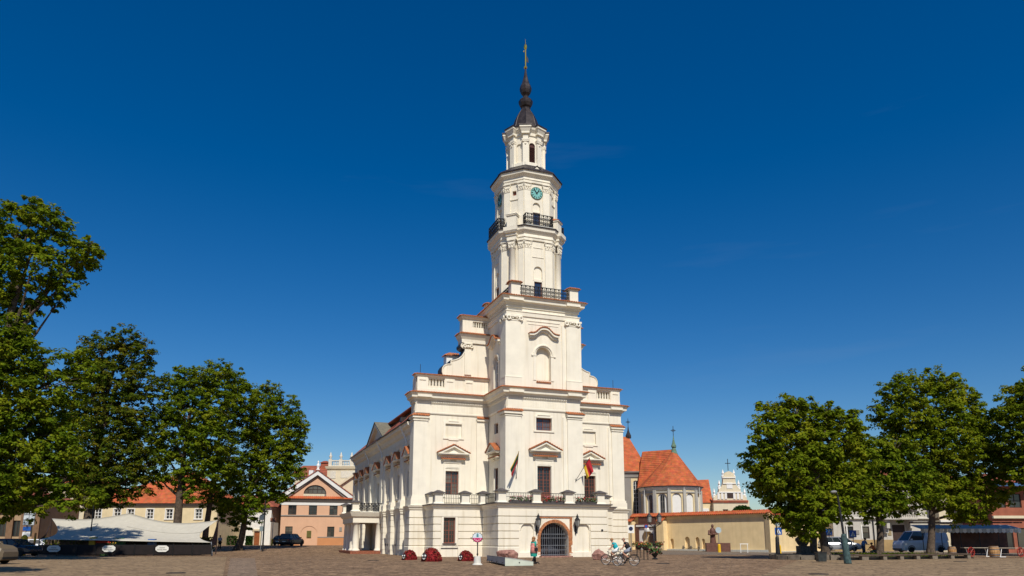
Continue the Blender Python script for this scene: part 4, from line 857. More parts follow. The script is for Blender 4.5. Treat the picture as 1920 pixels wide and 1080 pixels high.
for k in range(26): link('baluster', bm_, o.root, (1.1 + k * .3, .27, zt + .35))
for px in (609.5, 629.5, 650): 
    p = o.part('pier', MB().box(-.3, .3, -.25, .25, 0, 1.4), PALW, (o.X(px) + .2, .27, zt + .1)); part('urn', MB().lathe([(.2, 1.4), (.12, 1.55), (.3, 1.85), (.32, 2.0), (.14, 2.2), (.18, 2.35), (.1, 2.5), (.02, 2.75)], 8), PALW, p, smooth=True)
b = MB().poly([(0, 0), (10, 0), (5, 3.4)], 0, 5); o.part('gable', b, IVORY, (o.X(630), -6, o.Z(926))); b = MB().box(o.X(630), o.X(630) + 10, -6, -.05, -1, o.Z(926)); o.part('wing', b, IVORY)
b = MB().poly([(-.5, -.1), (0, -.1), (5, 3.4), (10, -.1), (10.5, -.1), (5, 3.8)], -.5, 5.2); o.part('gable_cornice', b, IVORY, (o.X(630), -6, o.Z(926)))
# brown roofed building at the back
o = B('brown_roofed_house', 'house with a brown tiled roof and small tower behind the peach house', 'house', 545, 604, 160)
o.shell(o.w, 12, o.Z(893), IVORY); o.hip(-1, o.w + 1, -.6, 12.6, o.Z(893), o.Z(868), 0, o.w, HROOF); o.part('chimney', MB().box(o.X(592) - .8, o.X(592) + .9, 4, 5.5, o.Z(892), o.Z(864)).frus(o.X(592) - 1, o.X(592) + 1.1, 3.8, 5.7, o.Z(864), o.Z(860), .7), HROOF)
o.part('dormer', MB().box(o.X(573), o.X(581), -.4, 3, o.Z(895), o.Z(882)), WHITER)
# yellow house with red hipped roof on the left
o = B('yellow_house', 'pale yellow house with a red hipped roof behind the shade sail', 'house', 148, 402, 114)
ze = o.Z(944); hs_ = [o.win(px, 1.0, 954.5, 973, 2, 3, fm=WHITEP) for px in (176.5, 213, 238.5, 275, 311.5, 367)]
o.shell(o.w, 11, ze, CREAM, hs_); o.part('eaves', MB().sweep([(0, 11), (0, 0), (o.w, 0), (o.w, 11)], [(0, ze - .5), (.2, ze - .45), (.5, ze), (0, ze + .05)]), GREYR)
o.hip(-.6, o.w + .6, -.6, 11.6, ze + .02, o.Z(880), o.X(306), o.X(330), CROOF)
for q in hs_: o.part('window_surround', MB().box(q[0] - .15, q[0], -.05, .02, q[2], q[3] + .12).box(q[1], q[1] + .15, -.05, .02, q[2], q[3] + .12).box(q[0], q[1], -.05, .02, q[3], q[3] + .12).box(q[0] - .2, q[1] + .2, -.12, .02, q[2] - .12, q[2]), WHITER)
o = B('cream_townhouse', 'tall cream townhouse with white window bays left of the yellow house', 'house', 62, 150, 118)
hs_ = [o.win(px, .75, 956, 972, 1, 2, fm=WHITEP) for px in (99, 106.5, 124, 137)] + [o.win(px, 1.2, 985, 1004, 2, 2) for px in (80, 104, 128)]
o.shell(o.w, 12, o.Z(915), IVORY, hs_); o.part('string_course', MB().sweep([(0, 0), (o.w, 0)], rect(.25, o.Z(983), o.Z(980))), WHITER); o.hip(-.5, o.w + .5, -.5, 12.5, o.Z(915), o.Z(885), 3, 5, CROOF)
o = B('beige_building', 'beige building with tall brown bays at the far left edge', 'building', -160, 66, 92, R(12))
hs_ = [o.win(px, 1.5, 975, 1006, 2, 1) for px in (-30, 0, 26, 52)]
o.shell(o.w, 14, o.Z(930), mat('beige_stone', (.38, .27, .16), .9, .15, 1, .2, 10), hs_)
for px in (-45, -15, 13, 39, 63): o.part('pier', MB().box(o.X(px) - .35, o.X(px) + .35, -.25, .1, -1, o.Z(950)), mat('brown_stone', (.2, .12, .07), .9, .2, 2))
o.part('fascia', MB().box(0, o.w, -.4, .1, o.Z(958), o.Z(948)), MATS['brown_stone']); o.hip(-.5, o.w + .5, -.5, 14.5, o.Z(930), o.Z(905), 4, 9, HROOF)
o = B('white_house', 'small white house with a brown door and hedge beyond the lamp posts', 'house', 398, 505, 124)
hs_ = [o.win(px, 1.3, 993, 1006, 2, 1) for px in (422, 445)]; o.shell(o.w, 9, o.Z(950), WHITER, hs_ + [(o.X(475), o.X(485.5), 0, o.Z(997.5))]); o.part('door', MB().box(o.X(475), o.X(485.5), .1, .18, 0, o.Z(997.5)), mat('orange_brown_door', (.26, .085, .03), .5, .2, 3))
o.part('door_surround', MB().box(o.X(472.5), o.X(475), -.1, .1, 0, o.Z(995)).box(o.X(485.5), o.X(488), -.1, .1, 0, o.Z(995)).box(o.X(471.5), o.X(489), -.2, .1, o.Z(995), o.Z(992)), IVORY); o.hip(-.5, o.w + .5, -.5, 9.5, o.Z(950), o.Z(925), 3, 6, HROOF)

# church with red roofs
ch = thing('church', 'church with steep red roofs, rounded choir and tall white arched windows', 'church', at(1262, 118), -YAW)
Yc = 118; xz = lambda px: xat(px, Yc + 5) - xat(1262, Yc); zz = lambda py: zat(py, Yc) - gz(xat(1262, Yc), Yc)
# rounded choir: seven walls of a polygon, buttress pilasters and niches
rc = xz(1318) - xz(1262); cy_ = rc + .5; X0 = xz(1262); ZE = zz(911)
angs = [-90, -56, -28, 0, 28, 56, 90]
pp = [(X0 + rc * math.sin(R(a)), cy_ - rc * math.cos(R(a))) for a in (-100, -70, -42, -14, 14, 42, 70, 100)]
for i in range(7):
    (xa, ya), (xb, yb) = pp[i], pp[i + 1]; ln = math.hypot(xb - xa, yb - ya); an = math.atan2(yb - ya, xb - xa)
    wd = ln * .62; hl = [(ln / 2 - wd / 2, ln / 2 + wd / 2, zz(962) if 0 else .8, zz(924), 1, .25)]
    part('wall', MB().wall(0, ln, -1, ZE, hl, .25), CREAM, ch, (xa, ya, 0), an)
    part('blind_window' if i > 1 else 'window_niche', MB().wall(ln / 2 - wd / 2, ln / 2 + wd / 2, .8, zz(924.5), [], .1), WHITER, ch, (xa + math.sin(an) * -.2, ya + math.cos(an) * .2, 0), an)
    if i in (1, 2): window(ch, (xa + math.cos(an) * ln / 2 - math.sin(an) * .15, ya + math.sin(an) * ln / 2 + math.cos(an) * .15, 1.5), an, wd * .5, zz(926) - 1.5, 2, 1, fm=GREYR, sub=(1, 6), fr=.06, arch=1)
    for sx in (0,): part('buttress', MB().box(-.24, .24, -.25, .2, -1, ZE - .55), mat('pale_grey_stone', (.42, .40, .36), .9, .08, 1), ch, (xa, ya, 0), an - R(14))
part('cornice', MB().sweep(pp, [(0, ZE - .55), (.08, ZE - .5), (.12, ZE - .4), (.3, ZE - .25), (.34, ZE - .02), (0, ZE)]), WHITER, ch); part('cornice_band', MB().sweep(pp, rect(.14, ZE - 1.0, ZE - .8)), MATS['pale_grey_stone'], ch)
part('gutter', MB().tube([(X0 + (x - X0) * 1.1, cy_ + (y - cy_) * 1.1, ZE + .02) for x, y in pp], .08, 5), COPPER, ch)
ap = [(X0 + (x - X0) * 1.1, cy_ + (y - cy_) * 1.1, ZE) for x, y in pp]; xp = xz(1272); ztop = zat(842, Yc + 5) - gz(xat(1262, Yc), Yc); yp = cy_
b = MB().add(ap + [(xp, yp, ztop), (xz(1216), yp + 2.5, ztop - .1), (ap[0][0] + .3, ap[0][1] + 6, ZE), (ap[-1][0] - 3, ap[-1][1] + 8, ZE)], [(i, i + 1, 8) for i in range(7)] + [(0, 8, 9, 10), (7, 11, 9, 8)]); part('choir_roof', b, CROOF, ch)
part('wall', MB().box(pp[0][0] + .3, pp[-1][0] - .3, cy_ + 1, cy_ + 7, -1, ZE - .1), CREAM, ch)
q = part('roof_cap', MB().lathe([(1.15, -2.0), (.5, -.5), (.28, .2), (.42, .35), (.42, .6), (.22, 1.1), (.1, 1.8), (.03, 2.4)], 8), VERD, ch, (xp, yp, ztop)); part('cross', MB().box(-.04, .04, -.04, .04, 2.2, 3.9).box(-.4, .4, -.04, .04, 3.1, 3.2).ring((0, 0, 3.15), .22, .03, 10, 4), IRON, q)
# nave
Yn = 126; nx = lambda px: xat(px, Yn) - xat(1262, Yc); nzt = lambda py: zat(py, Yn) - gz(xat(1262, Yc), Yc); ny = Yn - Yc
x0, x1 = nx(1120), nx(1214); ze = nzt(884)
part('wall', MB().wall(0, x1 - x0, -1, ze, [(nx(1190.5) - x0, nx(1201) - x0, nzt(965), nzt(901), 1, .3)], .3), CREAM, ch, (x0, ny, 0)); part('wall', MB().box(x0 - 5, x1, ny + .36, ny + 14, -1, ze - .1), CREAM, ch); part('wall', MB().wall(0, 1.2, -1, ze), CREAM, ch, (x1, ny, 0), R(90))
window(ch, (nx(1195.7), ny + .2, nzt(964)), 0, .9, nzt(902) - nzt(964), 2, 1, fm=WHITEP, sub=(1, 8), fr=.07, arch=1)
part('buttress', MB().box(nx(1174), nx(1186), ny - .5, ny + .1, -1, nzt(897)), GREYR, ch); part('buttress', MB().box(nx(1206), nx(1213), ny - .5, ny + .1, -1, nzt(897)), GREYR, ch)
part('cornice', MB().sweep([(x0, ny), (x1, ny), (x1, ny + 6)], [(0, ze - 1.1), (.15, ze - 1.0), (.2, ze - .5), (.5, ze - .2), (.55, ze), (0, ze)]), GREYR, ch)
zr = nzt(809); xr = nx(1196); yr = ny + 6.5
part('nave_roof', MB().add([(x0 - 5.6, ny - .6, ze), (nx(1177), ny - .6, ze), (x1 + .6, ny - .4, ze), (x1 + 2.2, ny + 6, ze), (x1 + 2.2, ny + 14.6, ze), (xr, yr, zr), (x0 - 5.6, yr + 1, zr), (x0 - 5.6, ny + 14.6, ze)], [(0, 1, 5, 6), (1, 2, 5), (2, 3, 5), (3, 4, 5), (4, 7, 6, 5), (7, 0, 6), (0, 7, 4, 3, 2, 1)]), CROOF, ch)
q = part('roof_cap', MB().lathe([(.5, -.2), (.5, .3), (.28, .8), (.15, 1.2), (.06, 1.9)], 8), COPPER, ch, (xr, yr, zr - .1)); part('cross', MB().box(-.04, .04, -.04, .04, 1.8, 3.4).box(-.4, .4, -.04, .04, 2.7, 2.8).ring((0, 0, 2.75), .2, .03, 10, 4), IRON, q)
for px in (1208, 1246, 1275, 1308): 
    X = xz(px); yy = cy_ - math.sqrt(max(.1, (rc * 1.07) ** 2 - (X - X0) ** 2)); part('downpipe', MB().tube([(X, yy, ZE), (X + .05, yy + .3, ZE - 1.2), (X + .05, yy + .3, 0)], .06, 5), WHITER, ch)
# baroque gabled building to the right of it
o = B('gabled_building', 'cream building with a scrolled baroque gable and red roof beside the church', 'building', 1342, 1410, 140)
zb = o.Z(938); o.shell(o.w, 20, zb, IVORY, [o.win(px, 1.0, 955, 966, 2, 1) for px in (1364,)]); xm = o.X(1371.5); b = MB()
xm = o.X(1374)
gp = [(o.X(1342), zb), (o.X(1342.5), o.Z(933)), (o.X(1346), o.Z(930)), (o.X(1350), o.Z(927)), (o.X(1352.5), o.Z(923)), (o.X(1353.5), o.Z(918)), (o.X(1358), o.Z(914)), (o.X(1361), o.Z(908)), (o.X(1362), o.Z(902)), (o.X(1362.5), o.Z(894)), (o.X(1365), o.Z(889)), (o.X(1369), o.Z(885)), (o.X(1374), o.Z(883.5))]
gp2 = [(2 * xm - x, z) for x, z in gp[::-1][1:]]; o.part('gable', MB().poly((gp + gp2)[::-1], -.05, .7), IVORY)
for py, h, wd in ((938, .4, 33.5), (922, .22, 21), (906, .16, 12.5), (895, .16, 12)): o.part('cornice', MB().box(xm - o.X(1342 + wd), xm + o.X(1342 + wd), -.2, .72, o.Z(py) - h, o.Z(py)), WHITER if py != 938 else HROOF)
for px, py in ((1345, 930), (1355.5, 914), (1403, 930), (1392.5, 914), (1363.5, 894), (1384.5, 894)): o.part('pinnacle', MB().frus(-.25, .25, -.2, .2, 0, .5, 0).lathe([(.3, .5), (.14, .7), (.25, 1.0), (.03, 1.7)], 6), WHITEP, (o.X(px), .3, o.Z(py + 3)))
for px in (1352, 1359, 1366, 1382, 1389, 1396): o.part('pilaster', MB().box(o.X(px) - .2, o.X(px) + .2, -.15, 0, o.Z(936), o.Z(923)), WHITER)
o.part('niche', MB().box(o.X(1374) - .55, o.X(1374) + .55, -.1, 0, o.Z(934), o.Z(924)), DARKW); o.part('niche', MB().box(o.X(1374) - .55, o.X(1374) + .55, -.12, 0, o.Z(916), o.Z(905)), WHITER)
o.part('cross', MB().box(-.05, .05, -.05, .05, 0, 2.2).box(-.5, .5, -.05, .05, 1.3, 1.42), IRON, (xm, .3, o.Z(882)))
o.part('roof', MB().add([(o.X(1318) - 6, -.5, o.Z(942)), (o.X(1344), -.5, o.Z(942)), (o.X(1355), 6, o.Z(893)), (o.X(1318) - 6, 6, o.Z(897))], [(0, 1, 2, 3)]), CROOF, (0, 1.5, 0)); o.part('wing_wall', MB().wall(o.X(1318) - 6, 0, -1, o.Z(942), [], .2), CREAM, (0, 1.2, 0))
o.part('door_surround', MB().box(o.X(1322), o.X(1335), .9, 1.2, o.Z(965), o.Z(953)), WHITER)
# long garden wall in front of the church
gw = thing('garden_wall', 'long yellow garden wall with an orange tile coping in front of the church', 'wall', wp(*gpt(1448, 1031)), 0)
A0 = wp(xat(1448, 92), 92); A1 = wp(xat(1185, 108), 108); A2 = wp(xat(1570, 103), 103)
gw.location = (A0.x, A0.y, gz(xat(1448, 92), 92))
def wallrun(p0, p1, h, holes, first):
    d = p1 - p0; d.z = 0; ln = d.length; an = math.atan2(d.y, d.x); o = link('wall_run', None, gw, p0 - A0, an)
    part('wall_face', MB().wall(0, ln, -1, h, holes, .35).box(0, ln, .36, .6, -1, h), YELLOW, o)
    n = int(ln / .33); b = MB().tiles([(0, 0), (ln, 0)], .42, h - .02, -.25, h + .42, .3, r=.09); b.tiles([(ln, .6), (0, .6)], .42, h - .02, -.25, h + .42, .6); part('tile_course', b, CROOF, o, kind='stuff')
    part('coping_band', MB().sweep([(0, 0), (ln, 0)], [(0, h - .45), (.06, h - .42), (.2, h - .05), (0, h - .03)]), YELLOW, o); part('plinth_kerb', MB().box(0, ln, -.25, 0, -1, .12), CONC, o); return ln
h0 = zat(964.5, 92) - gz(xat(1448, 92), 92)
ln = (A0 - A1).length
def wx(px):                       # distance along the wall from its far left end for a photo column
    lo, hi = 0., ln
    for _ in range(40):
        m_ = (lo + hi) / 2; p = A1 + (A0 - A1) * (m_ / ln) - CAM; X = p.dot(RT); Y = p.dot(FW); q = 960 + FPX * X / (Y * CP + (1 - CAM.z) * SP)
        lo, hi = (m_, hi) if q < px else (lo, m_)
    return lo
wallrun(A1, A0, h0, [(wx(1257), wx(1263.5), .2, 1.5, .3, .3), (wx(1284), wx(1293.5), -.1, 1.75, .5, .3), (wx(1304), wx(1312), -.1, 1.7, .5, .3), (wx(1316), wx(1322), .2, 1.5, .3, .3)], True)
wallrun(A0, A2, h0, [], False)
part('corner_pier', MB().box(-.35, .35, -.25, .6, -1, h0 - .1), YELLOW, gw)
# gateway in the wall
gt = thing('wall_gateway', 'small gateway with a brown frame and white arch in the yellow wall', 'gateway', A1 + (A0 - A1) * (wx(1217) / ln), math.atan2((A0 - A1).y, (A0 - A1).x)); gt.location.z = gz(xat(1217, 106), 106)
BRP = mat('brown_granite', (.13, .06, .045), .6, .25, 4)
for x0, x1 in ((-3.2, -2.2), (2.0, 3.2)): part('gate_pier', MB().box(x0, x1, -.9, .1, -1, 3.9), YELLOW, gt); part('tile_course', MB().tiles([(x0, -.9), (x1, -.9)], .2, 3.9, -.9, 4.5, .3), CROOF, gt, kind='stuff')
part('gate_surround', MB().box(-2.1, -1.5, -.35, .1, -1, 3.6).box(1.4, 2.0, -.35, .1, -1, 3.6).box(-1.5, 1.4, -.35, .1, 3.0, 4.6), BRP, gt); part('lintel', MB().box(-1.9, 1.8, -.42, -.35, 3.15, 3.4), WHITER, gt)
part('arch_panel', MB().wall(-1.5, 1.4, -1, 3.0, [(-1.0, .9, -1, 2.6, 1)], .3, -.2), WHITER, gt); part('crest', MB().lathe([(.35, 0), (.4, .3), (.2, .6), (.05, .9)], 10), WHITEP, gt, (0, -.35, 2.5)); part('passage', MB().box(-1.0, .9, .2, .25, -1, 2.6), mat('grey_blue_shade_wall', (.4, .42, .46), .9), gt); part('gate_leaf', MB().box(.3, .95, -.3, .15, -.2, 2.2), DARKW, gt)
# pale townhouse with a balcony on the right
o = B('pale_townhouse', 'pale grey townhouse with a stone balcony over its dark door', 'house', 1566, 1768, 98)
hs_ = [o.win(px, 1.05, 987, 1010, 1, 2) for px in (1596, 1626)] + [o.win(px, 1.0, 934, 957, 1, 2) for px in (1596, 1626, 1682, 1704, 1745)] + [(o.X(1677), o.X(1701), 0, o.Z(984))]
o.shell(o.w, 12, o.Z(900), GREYB, hs_); ze = o.Z(900); o.part('cornice', MB().sweep([(0, 12), (0, 0), (o.w, 0), (o.w, 12)], [(0, ze - .5), (.3, ze - .3), (.5, ze), (0, ze + .05)]), GREYB); o.hip(-.5, o.w + .5, -.5, 12.5, ze, ze + 3, 5, 9, HROOF)
o.part('string_course', MB().sweep([(0, 0), (o.w, 0)], [(0, o.Z(976)), (.3, o.Z(973)), (.3, o.Z(972)), (0, o.Z(970))]), GREYB); o.part('plinth', MB().sweep([(0, 0), (o.X(1676), 0)], rect(.08, -1, o.Z(1012))), mat('ochre_plinth', (.36, .25, .12), .9, .15, 1)); o.part('plaque', MB().box(o.X(1605), o.X(1614), -.06, .02, o.Z(1002), o.Z(994)), GREYR)
o.part('door', MB().box(o.X(1677), o.X(1701), .12, .2, 0, o.Z(984)), DARKW); o.part('balcony_slab', MB().box(o.X(1655), o.X(1717), -1.3, 0, o.Z(974.5), o.Z(971)), GREYB); o.part('balcony_rail', MB().box(o.X(1656), o.X(1716), -1.28, -1.05, o.Z(960.5), o.Z(958)), GREYB)
bm_ = MB().lathe([(.11, 0), (.07, .1), (.13, .3), (.06, .62), (.1, .78)], 6).mesh('baluster', GREYB)
for k in range(15): link('baluster', bm_, o.root, (o.X(1658) + k * .29, -1.16, o.Z(971)))
for px in (1664, 1708): o.part('console', MB().poly([(0, 0), (.01, 0), (.01, -1.6), (0, -1.6)], 0, 0).box(-.2, .2, -.9, 0, -1.1, 0).box(-.2, .2, -.45, 0, -1.7, -1.1), GREYB, (o.X(px), 0, o.Z(974.5)))
for px in (1590, 1618, 1640): o.part('window_surround', MB().box(o.X(px), o.X(px) + .15, -.06, 0, o.Z(1010), o.Z(985)), WHITER)
o.part('downpipe', MB().tube([(o.X(1641), -.12, 0), (o.X(1641), -.12, ze)], .08, 6), IRON); o.part('plaque', MB().box(o.X(1668), o.X(1674.5), -.05, .02, o.Z(1004), o.Z(992)), mat('tan_plaque', (.3, .24, .14), .6))
RF = mat('red_geranium', (.45, .03, .025), .8, .4, 8)
def flowers(par, n, x0, x1, y0, y1, z0, z1, cols, sz=.07, leaf=(.05, .1, .03)):
    for nm, m, k in ([('foliage', mat('planter_leaf', leaf, .8, .4, 9), n)] + [('blossom', c, n // 3) for c in cols]):
        c = rng.uniform([x0, y0, z0], [x1, y1, z1 if nm == 'blossom' else z0 + (z1 - z0) * .75], (k, 3)); part(nm, cards(c, sz if nm == 'blossom' else sz * 1.3), m, par, kind='stuff')
def cards(c, s_, spread=.0, flat=.2, nrm=None):
    """many small leaf-shaped faces at the points c"""
    n = len(c); s_ = s_ * rng.uniform(.6, 1.35, (n, 1)); nr = rng.normal(size=(n, 3)); nr[:, 2] = np.abs(nr[:, 2]) + flat
    if nrm is not None: nr = nr * .75 + nrm
    nr /= np.linalg.norm(nr, axis=1, keepdims=True)
    t = np.cross(nr, rng.normal(size=(n, 3))); t /= np.linalg.norm(t, axis=1, keepdims=True); u = np.cross(nr, t)
    v = np.stack([c + t * s_, c + u * s_ * .62 + nr * s_ * .12, c - t * s_, c - u * s_ * .62 + nr * s_ * .12], 1).reshape(-1, 3)
    m = MB(); m.arr = v; return m
def _mesh(s, name, m, smooth=False):
    if hasattr(s, 'arr'):
        v = s.arr; n = len(v) // 4; me = bpy.data.meshes.new(name); me.vertices.add(len(v)); me.vertices.foreach_set('co', v.astype(np.float32).ravel()); me.loops.add(4 * n); me.loops.foreach_set('vertex_index', np.arange(4 * n, dtype=np.int32))
        me.polygons.add(n); me.polygons.foreach_set('loop_start', np.arange(0, 4 * n, 4, dtype=np.int32)); me.update(calc_edges=True); me.materials.append(m); return me
    return MB._m0(s, name, m, smooth)
MB._m0 = MB.mesh; MB.mesh = _mesh
fb = o.part('flower_trough', MB().box(o.X(1657), o.X(1715), -1.5, -1.25, o.Z(959), o.Z(956)), STONECAP); flowers(fb, 160, o.X(1657), o.X(1715), -1.55, -1.2, o.Z(957), o.Z(949), [RF], .1)
o = B('beige_shop_house', 'beige house with dark shop openings behind the cafe awning', 'house', 1768, 1868, 96)
hs_ = [o.win(px, 1.1, 940, 962, 1, 2) for px in (1790, 1820, 1846)] + [o.win(px, 2.0, 996, 1030, 1, 1) for px in (1800, 1842)]
o.shell(o.w, 12, o.Z(905), IVORY, hs_); o.hip(-.4, o.w + .4, -.5, 12.5, o.Z(905), o.Z(880), 3, 4, HROOF); o.part('string_course', MB().sweep([(0, 0), (o.w, 0)], rect(.25, o.Z(979), o.Z(975))), WHITER)
o = B('red_house', 'dark red house with a blue parasol on its terrace at the right edge', 'house', 1868, 2050, 90)
hs_ = [o.win(px, 1.5, 926, 952, 2, 2, fm=DARKW) for px in (1885, 1915, 1945)] + [o.win(px, 1.8, 990, 1030, 1, 1) for px in (1890, 1925, 1960)]
o.shell(o.w, 12, o.Z(905), REDB, hs_); o.hip(-.4, o.w + .4, -.5, 12.5, o.Z(905), o.Z(880), 3, 5, HROOF); o.part('string_course', MB().sweep([(0, 0), (o.w, 0)], rect(.3, o.Z(972), o.Z(967))), IVORY)
o.part('terrace_awning', MB().add([(0, -1.4, o.Z(911)), (o.w, -1.4, o.Z(911)), (o.w, 0, o.Z(904)), (0, 0, o.Z(904))], [(0, 1, 2, 3)]).box(0, o.w, -1.42, -1.38, o.Z(913), o.Z(911)), mat('blue_canvas', (.06, .14, .3), .7, .15, 4))

# ------------------------------------------------------------------ trees
LEAF = leafmat('maple_leaves', (.055, .10, .008), (.14, .20, .012), (.26, .275, .018))
LEAFR = leafmat('chestnut_leaves', (.085, .125, .008), (.16, .215, .012), (.28, .28, .018))
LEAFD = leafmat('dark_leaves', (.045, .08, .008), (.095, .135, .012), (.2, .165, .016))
def tree(name, label, px, py, Y, blobs, lm, r0=.35, dens=1., lean=0., fork=None, leaf=.15, cat='tree', group=None, base=None):
    """blobs: (photo x, photo y, radius in photo pixels, offset in depth) of the masses of foliage; all built at real size where they stand"""
    X = xat(px, Y); b0 = wp(X, Y) if base is None else base; t = thing(name, label, cat, b0, random.random() * 6, group); rot = Matrix.Rotation(-t.rotation_euler.z, 4, 'Z')
    def loc(bx, by, dy):
        z = zat(by, Y + dy); return rot @ (wp(xat(bx, Y + dy, z), Y + dy, z) - b0)
    P = [(loc(bx, by, dy), br * mpp(Y + dy)) for bx, by, br, dy in blobs]
    cz = min(p.z for p, r in P); top = max(p.z for p, r in P); mid = sum((p for p, r in P), Vector()) / len(P); hub = Vector((mid.x * .15, mid.y * .15, max(1.8, cz * .9)))
    apex = Vector((mid.x * .5, mid.y * .5, top * .82)); b = MB(); b.tube([(0, 0, -.4), (0, 0, 0), (0, 0, .5), hub * .5 + Vector((.06, .05, 0)), hub, hub * .55 + apex * .45, apex], [r0 * 2.0, r0 * 1.6, r0 * 1.1, r0 * .95, r0 * .85, r0 * .5, r0 * .15], 10)
    for k in range(5):
        a = k * 1.257 + .4; b.tube([(math.cos(a) * r0 * .7, math.sin(a) * r0 * .7, .6), (math.cos(a) * r0 * 1.7, math.sin(a) * r0 * 1.7, -.1)], [r0 * .4, r0 * .3], 6)
    part('trunk', b, BARK, t, smooth=True); b = MB()
    for p, r in P:
        st = hub.lerp(apex, min(.85, max(0, (p.z * .74 - hub.z) / max(.1, apex.z - hub.z))) * random.uniform(.85, 1)); m_ = st.lerp(p, .55) + Vector((random.uniform(-.3, .3), random.uniform(-.3, .3), random.uniform(-.1, .6)))
        b.tube([st, m_, p], [r0 * .38, r0 * .2, r0 * .07], 6)
        for _ in range(4):
            d = Vector((random.gauss(0, 1), random.gauss(0, 1), random.gauss(.3, .8))).normalized() * r * .85; b.tube([p.lerp(m_, .25), p + d * .5 + Vector((0, 0, .1)), p + d], [r0 * .1, r0 * .06, r0 * .025], 4)
    part('limbs', b, BARK, t); C = []; NN = []
    for p, r in P:
        k = max(5, int(20 * dens * r * r)); d = rng.normal(size=(k, 3)); d /= np.linalg.norm(d, axis=1, keepdims=True); rr = r * np.clip(rng.normal(.82, .2, (k, 1)), .2, 1.2); tw = np.array(p) + d * rr * np.array([1, 1, .9])
        nl = 34; ts = rng.uniform(.26, .62, (k, 1, 1)) * min(1, .55 + r * .25); e = rng.normal(size=(k, nl, 3)); e /= np.linalg.norm(e, axis=2, keepdims=True); q = e * ts * rng.uniform(.35, 1.0, (k, nl, 1)) * np.array([1.1, 1.1, .62]); q[:, :, 2] -= .25 * (q[:, :, 0] ** 2 + q[:, :, 1] ** 2)
        C.append((tw[:, None, :] + q).reshape(-1, 3)); NN.append((e * .9 + d[:, None, :] * .5 + np.array([0, 0, .55])).reshape(-1, 3))
    C = np.concatenate(C); part('crown', cards(C, leaf, nrm=np.concatenate(NN)), lm, t, kind='stuff'); return t
G_ = 'trees round the square'
tree('maple_tree', 'tallest maple tree, cut by the left edge of the photo', -75, 1046, 56, [(30, 430, 62, 0), (95, 420, 42, 0), (60, 395, 34, 0), (140, 480, 50, 1), (165, 470, 30, 0), (60, 500, 52, -1), (-30, 470, 80, 0), (120, 535, 32, 0), (30, 560, 38, 1), (-60, 560, 90, 0), (-20, 660, 80, -2), (40, 680, 60, 0), (95, 720, 62, 0), (20, 760, 75, -1), (60, 810, 70, 0), (110, 790, 50, 2), (-40, 800, 90, 0), (30, 870, 65, -1), (80, 880, 50, 1), (-20, 890, 70, 0), (110, 850, 45, 0), (-120, 600, 100, 2), (-130, 760, 100, 0), (150, 690, 40, 2), (30, 925, 38, 0), (90, 920, 34, 1), (-10, 935, 46, -1), (130, 905, 30, 0), (40, 605, 28, 1), (15, 625, 44, -1), (75, 560, 20, 0), (105, 572, 15, 1), (58, 580, 18, 0), (95, 525, 24, 0), (170, 935, 26, 1), (120, 945, 26, 0), (60, 952, 24, 0), (0, 958, 30, 0)], LEAF, .5, .8, group=G_)
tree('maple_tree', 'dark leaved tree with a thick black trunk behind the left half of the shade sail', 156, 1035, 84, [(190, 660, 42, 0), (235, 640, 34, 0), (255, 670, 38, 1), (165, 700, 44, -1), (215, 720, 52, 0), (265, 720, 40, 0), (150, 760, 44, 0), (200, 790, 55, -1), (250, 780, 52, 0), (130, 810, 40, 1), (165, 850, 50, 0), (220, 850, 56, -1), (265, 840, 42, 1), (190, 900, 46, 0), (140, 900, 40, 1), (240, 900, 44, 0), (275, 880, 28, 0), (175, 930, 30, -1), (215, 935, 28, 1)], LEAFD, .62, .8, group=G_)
tree('maple_tree', 'leaning forked tree rising in front of the red hipped roof', 326, 1035, 86, [(340, 720, 34, 0), (375, 715, 38, 0), (410, 710, 36, 1), (320, 760, 36, 0), (360, 770, 46, -1), (405, 765, 44, 0), (300, 800, 34, 1), (340, 830, 46, 0), (390, 825, 46, -1), (310, 850, 34, 1), (345, 890, 34, 0), (385, 885, 42, 0), (420, 860, 36, 1), (300, 895, 24, 0), (360, 925, 18, -1)], LEAF, .5, .85, group=G_)
tree('maple_tree', 'slim dark trunked tree between the forked tree and the white house', 382, 1030, 91, [(430, 720, 38, 0), (455, 745, 36, 0), (440, 790, 42, 1), (410, 830, 34, 2), (420, 890, 34, 1), (400, 930, 26, 0), (425, 940, 22, 1)], LEAF, .36, .85, group=G_)
tree('maple_tree', 'rounded maple tree just left of the peach house', 447, 1022, 96, [(500, 750, 34, 0), (530, 770, 36, 0), (550, 800, 30, 1), (480, 790, 40, -1), (520, 820, 44, 0), (552, 845, 28, 1), (475, 840, 42, 0), (515, 870, 42, -1), (545, 890, 28, 0), (460, 890, 38, 1), (495, 920, 34, 0), (440, 930, 32, 0), (470, 955, 30, -1), (525, 920, 24, 1), (430, 965, 24, 0), (455, 985, 16, 1), (570, 800, 10, 0)], LEAF, .42, .95, group=G_)
tree('linden_tree', 'broad linden tree beside the stone urn, nearest on the right', 1549, 1046, 59, [(1460, 780, 40, 0), (1490, 770, 34, 0), (1530, 790, 44, 1), (1580, 800, 38, 0), (1605, 830, 32, 1), (1440, 820, 42, -1), (1490, 830, 52, 0), (1545, 840, 54, 0), (1595, 870, 46, 1), (1430, 865, 40, 0), (1475, 885, 52, -1), (1530, 900, 56, 0), (1585, 920, 46, 0), (1445, 910, 38, 1), (1480, 940, 46, 0), (1530, 955, 44, -1), (1500, 975, 34, 0), (1470, 970, 28, 1), (1565, 960, 28, 1), (1615, 900, 26, 1), (1412, 872, 16, 0), (1510, 1000, 18, -1), (1550, 770, 20, 0)], LEAFR, .34, 1.15, group=G_)
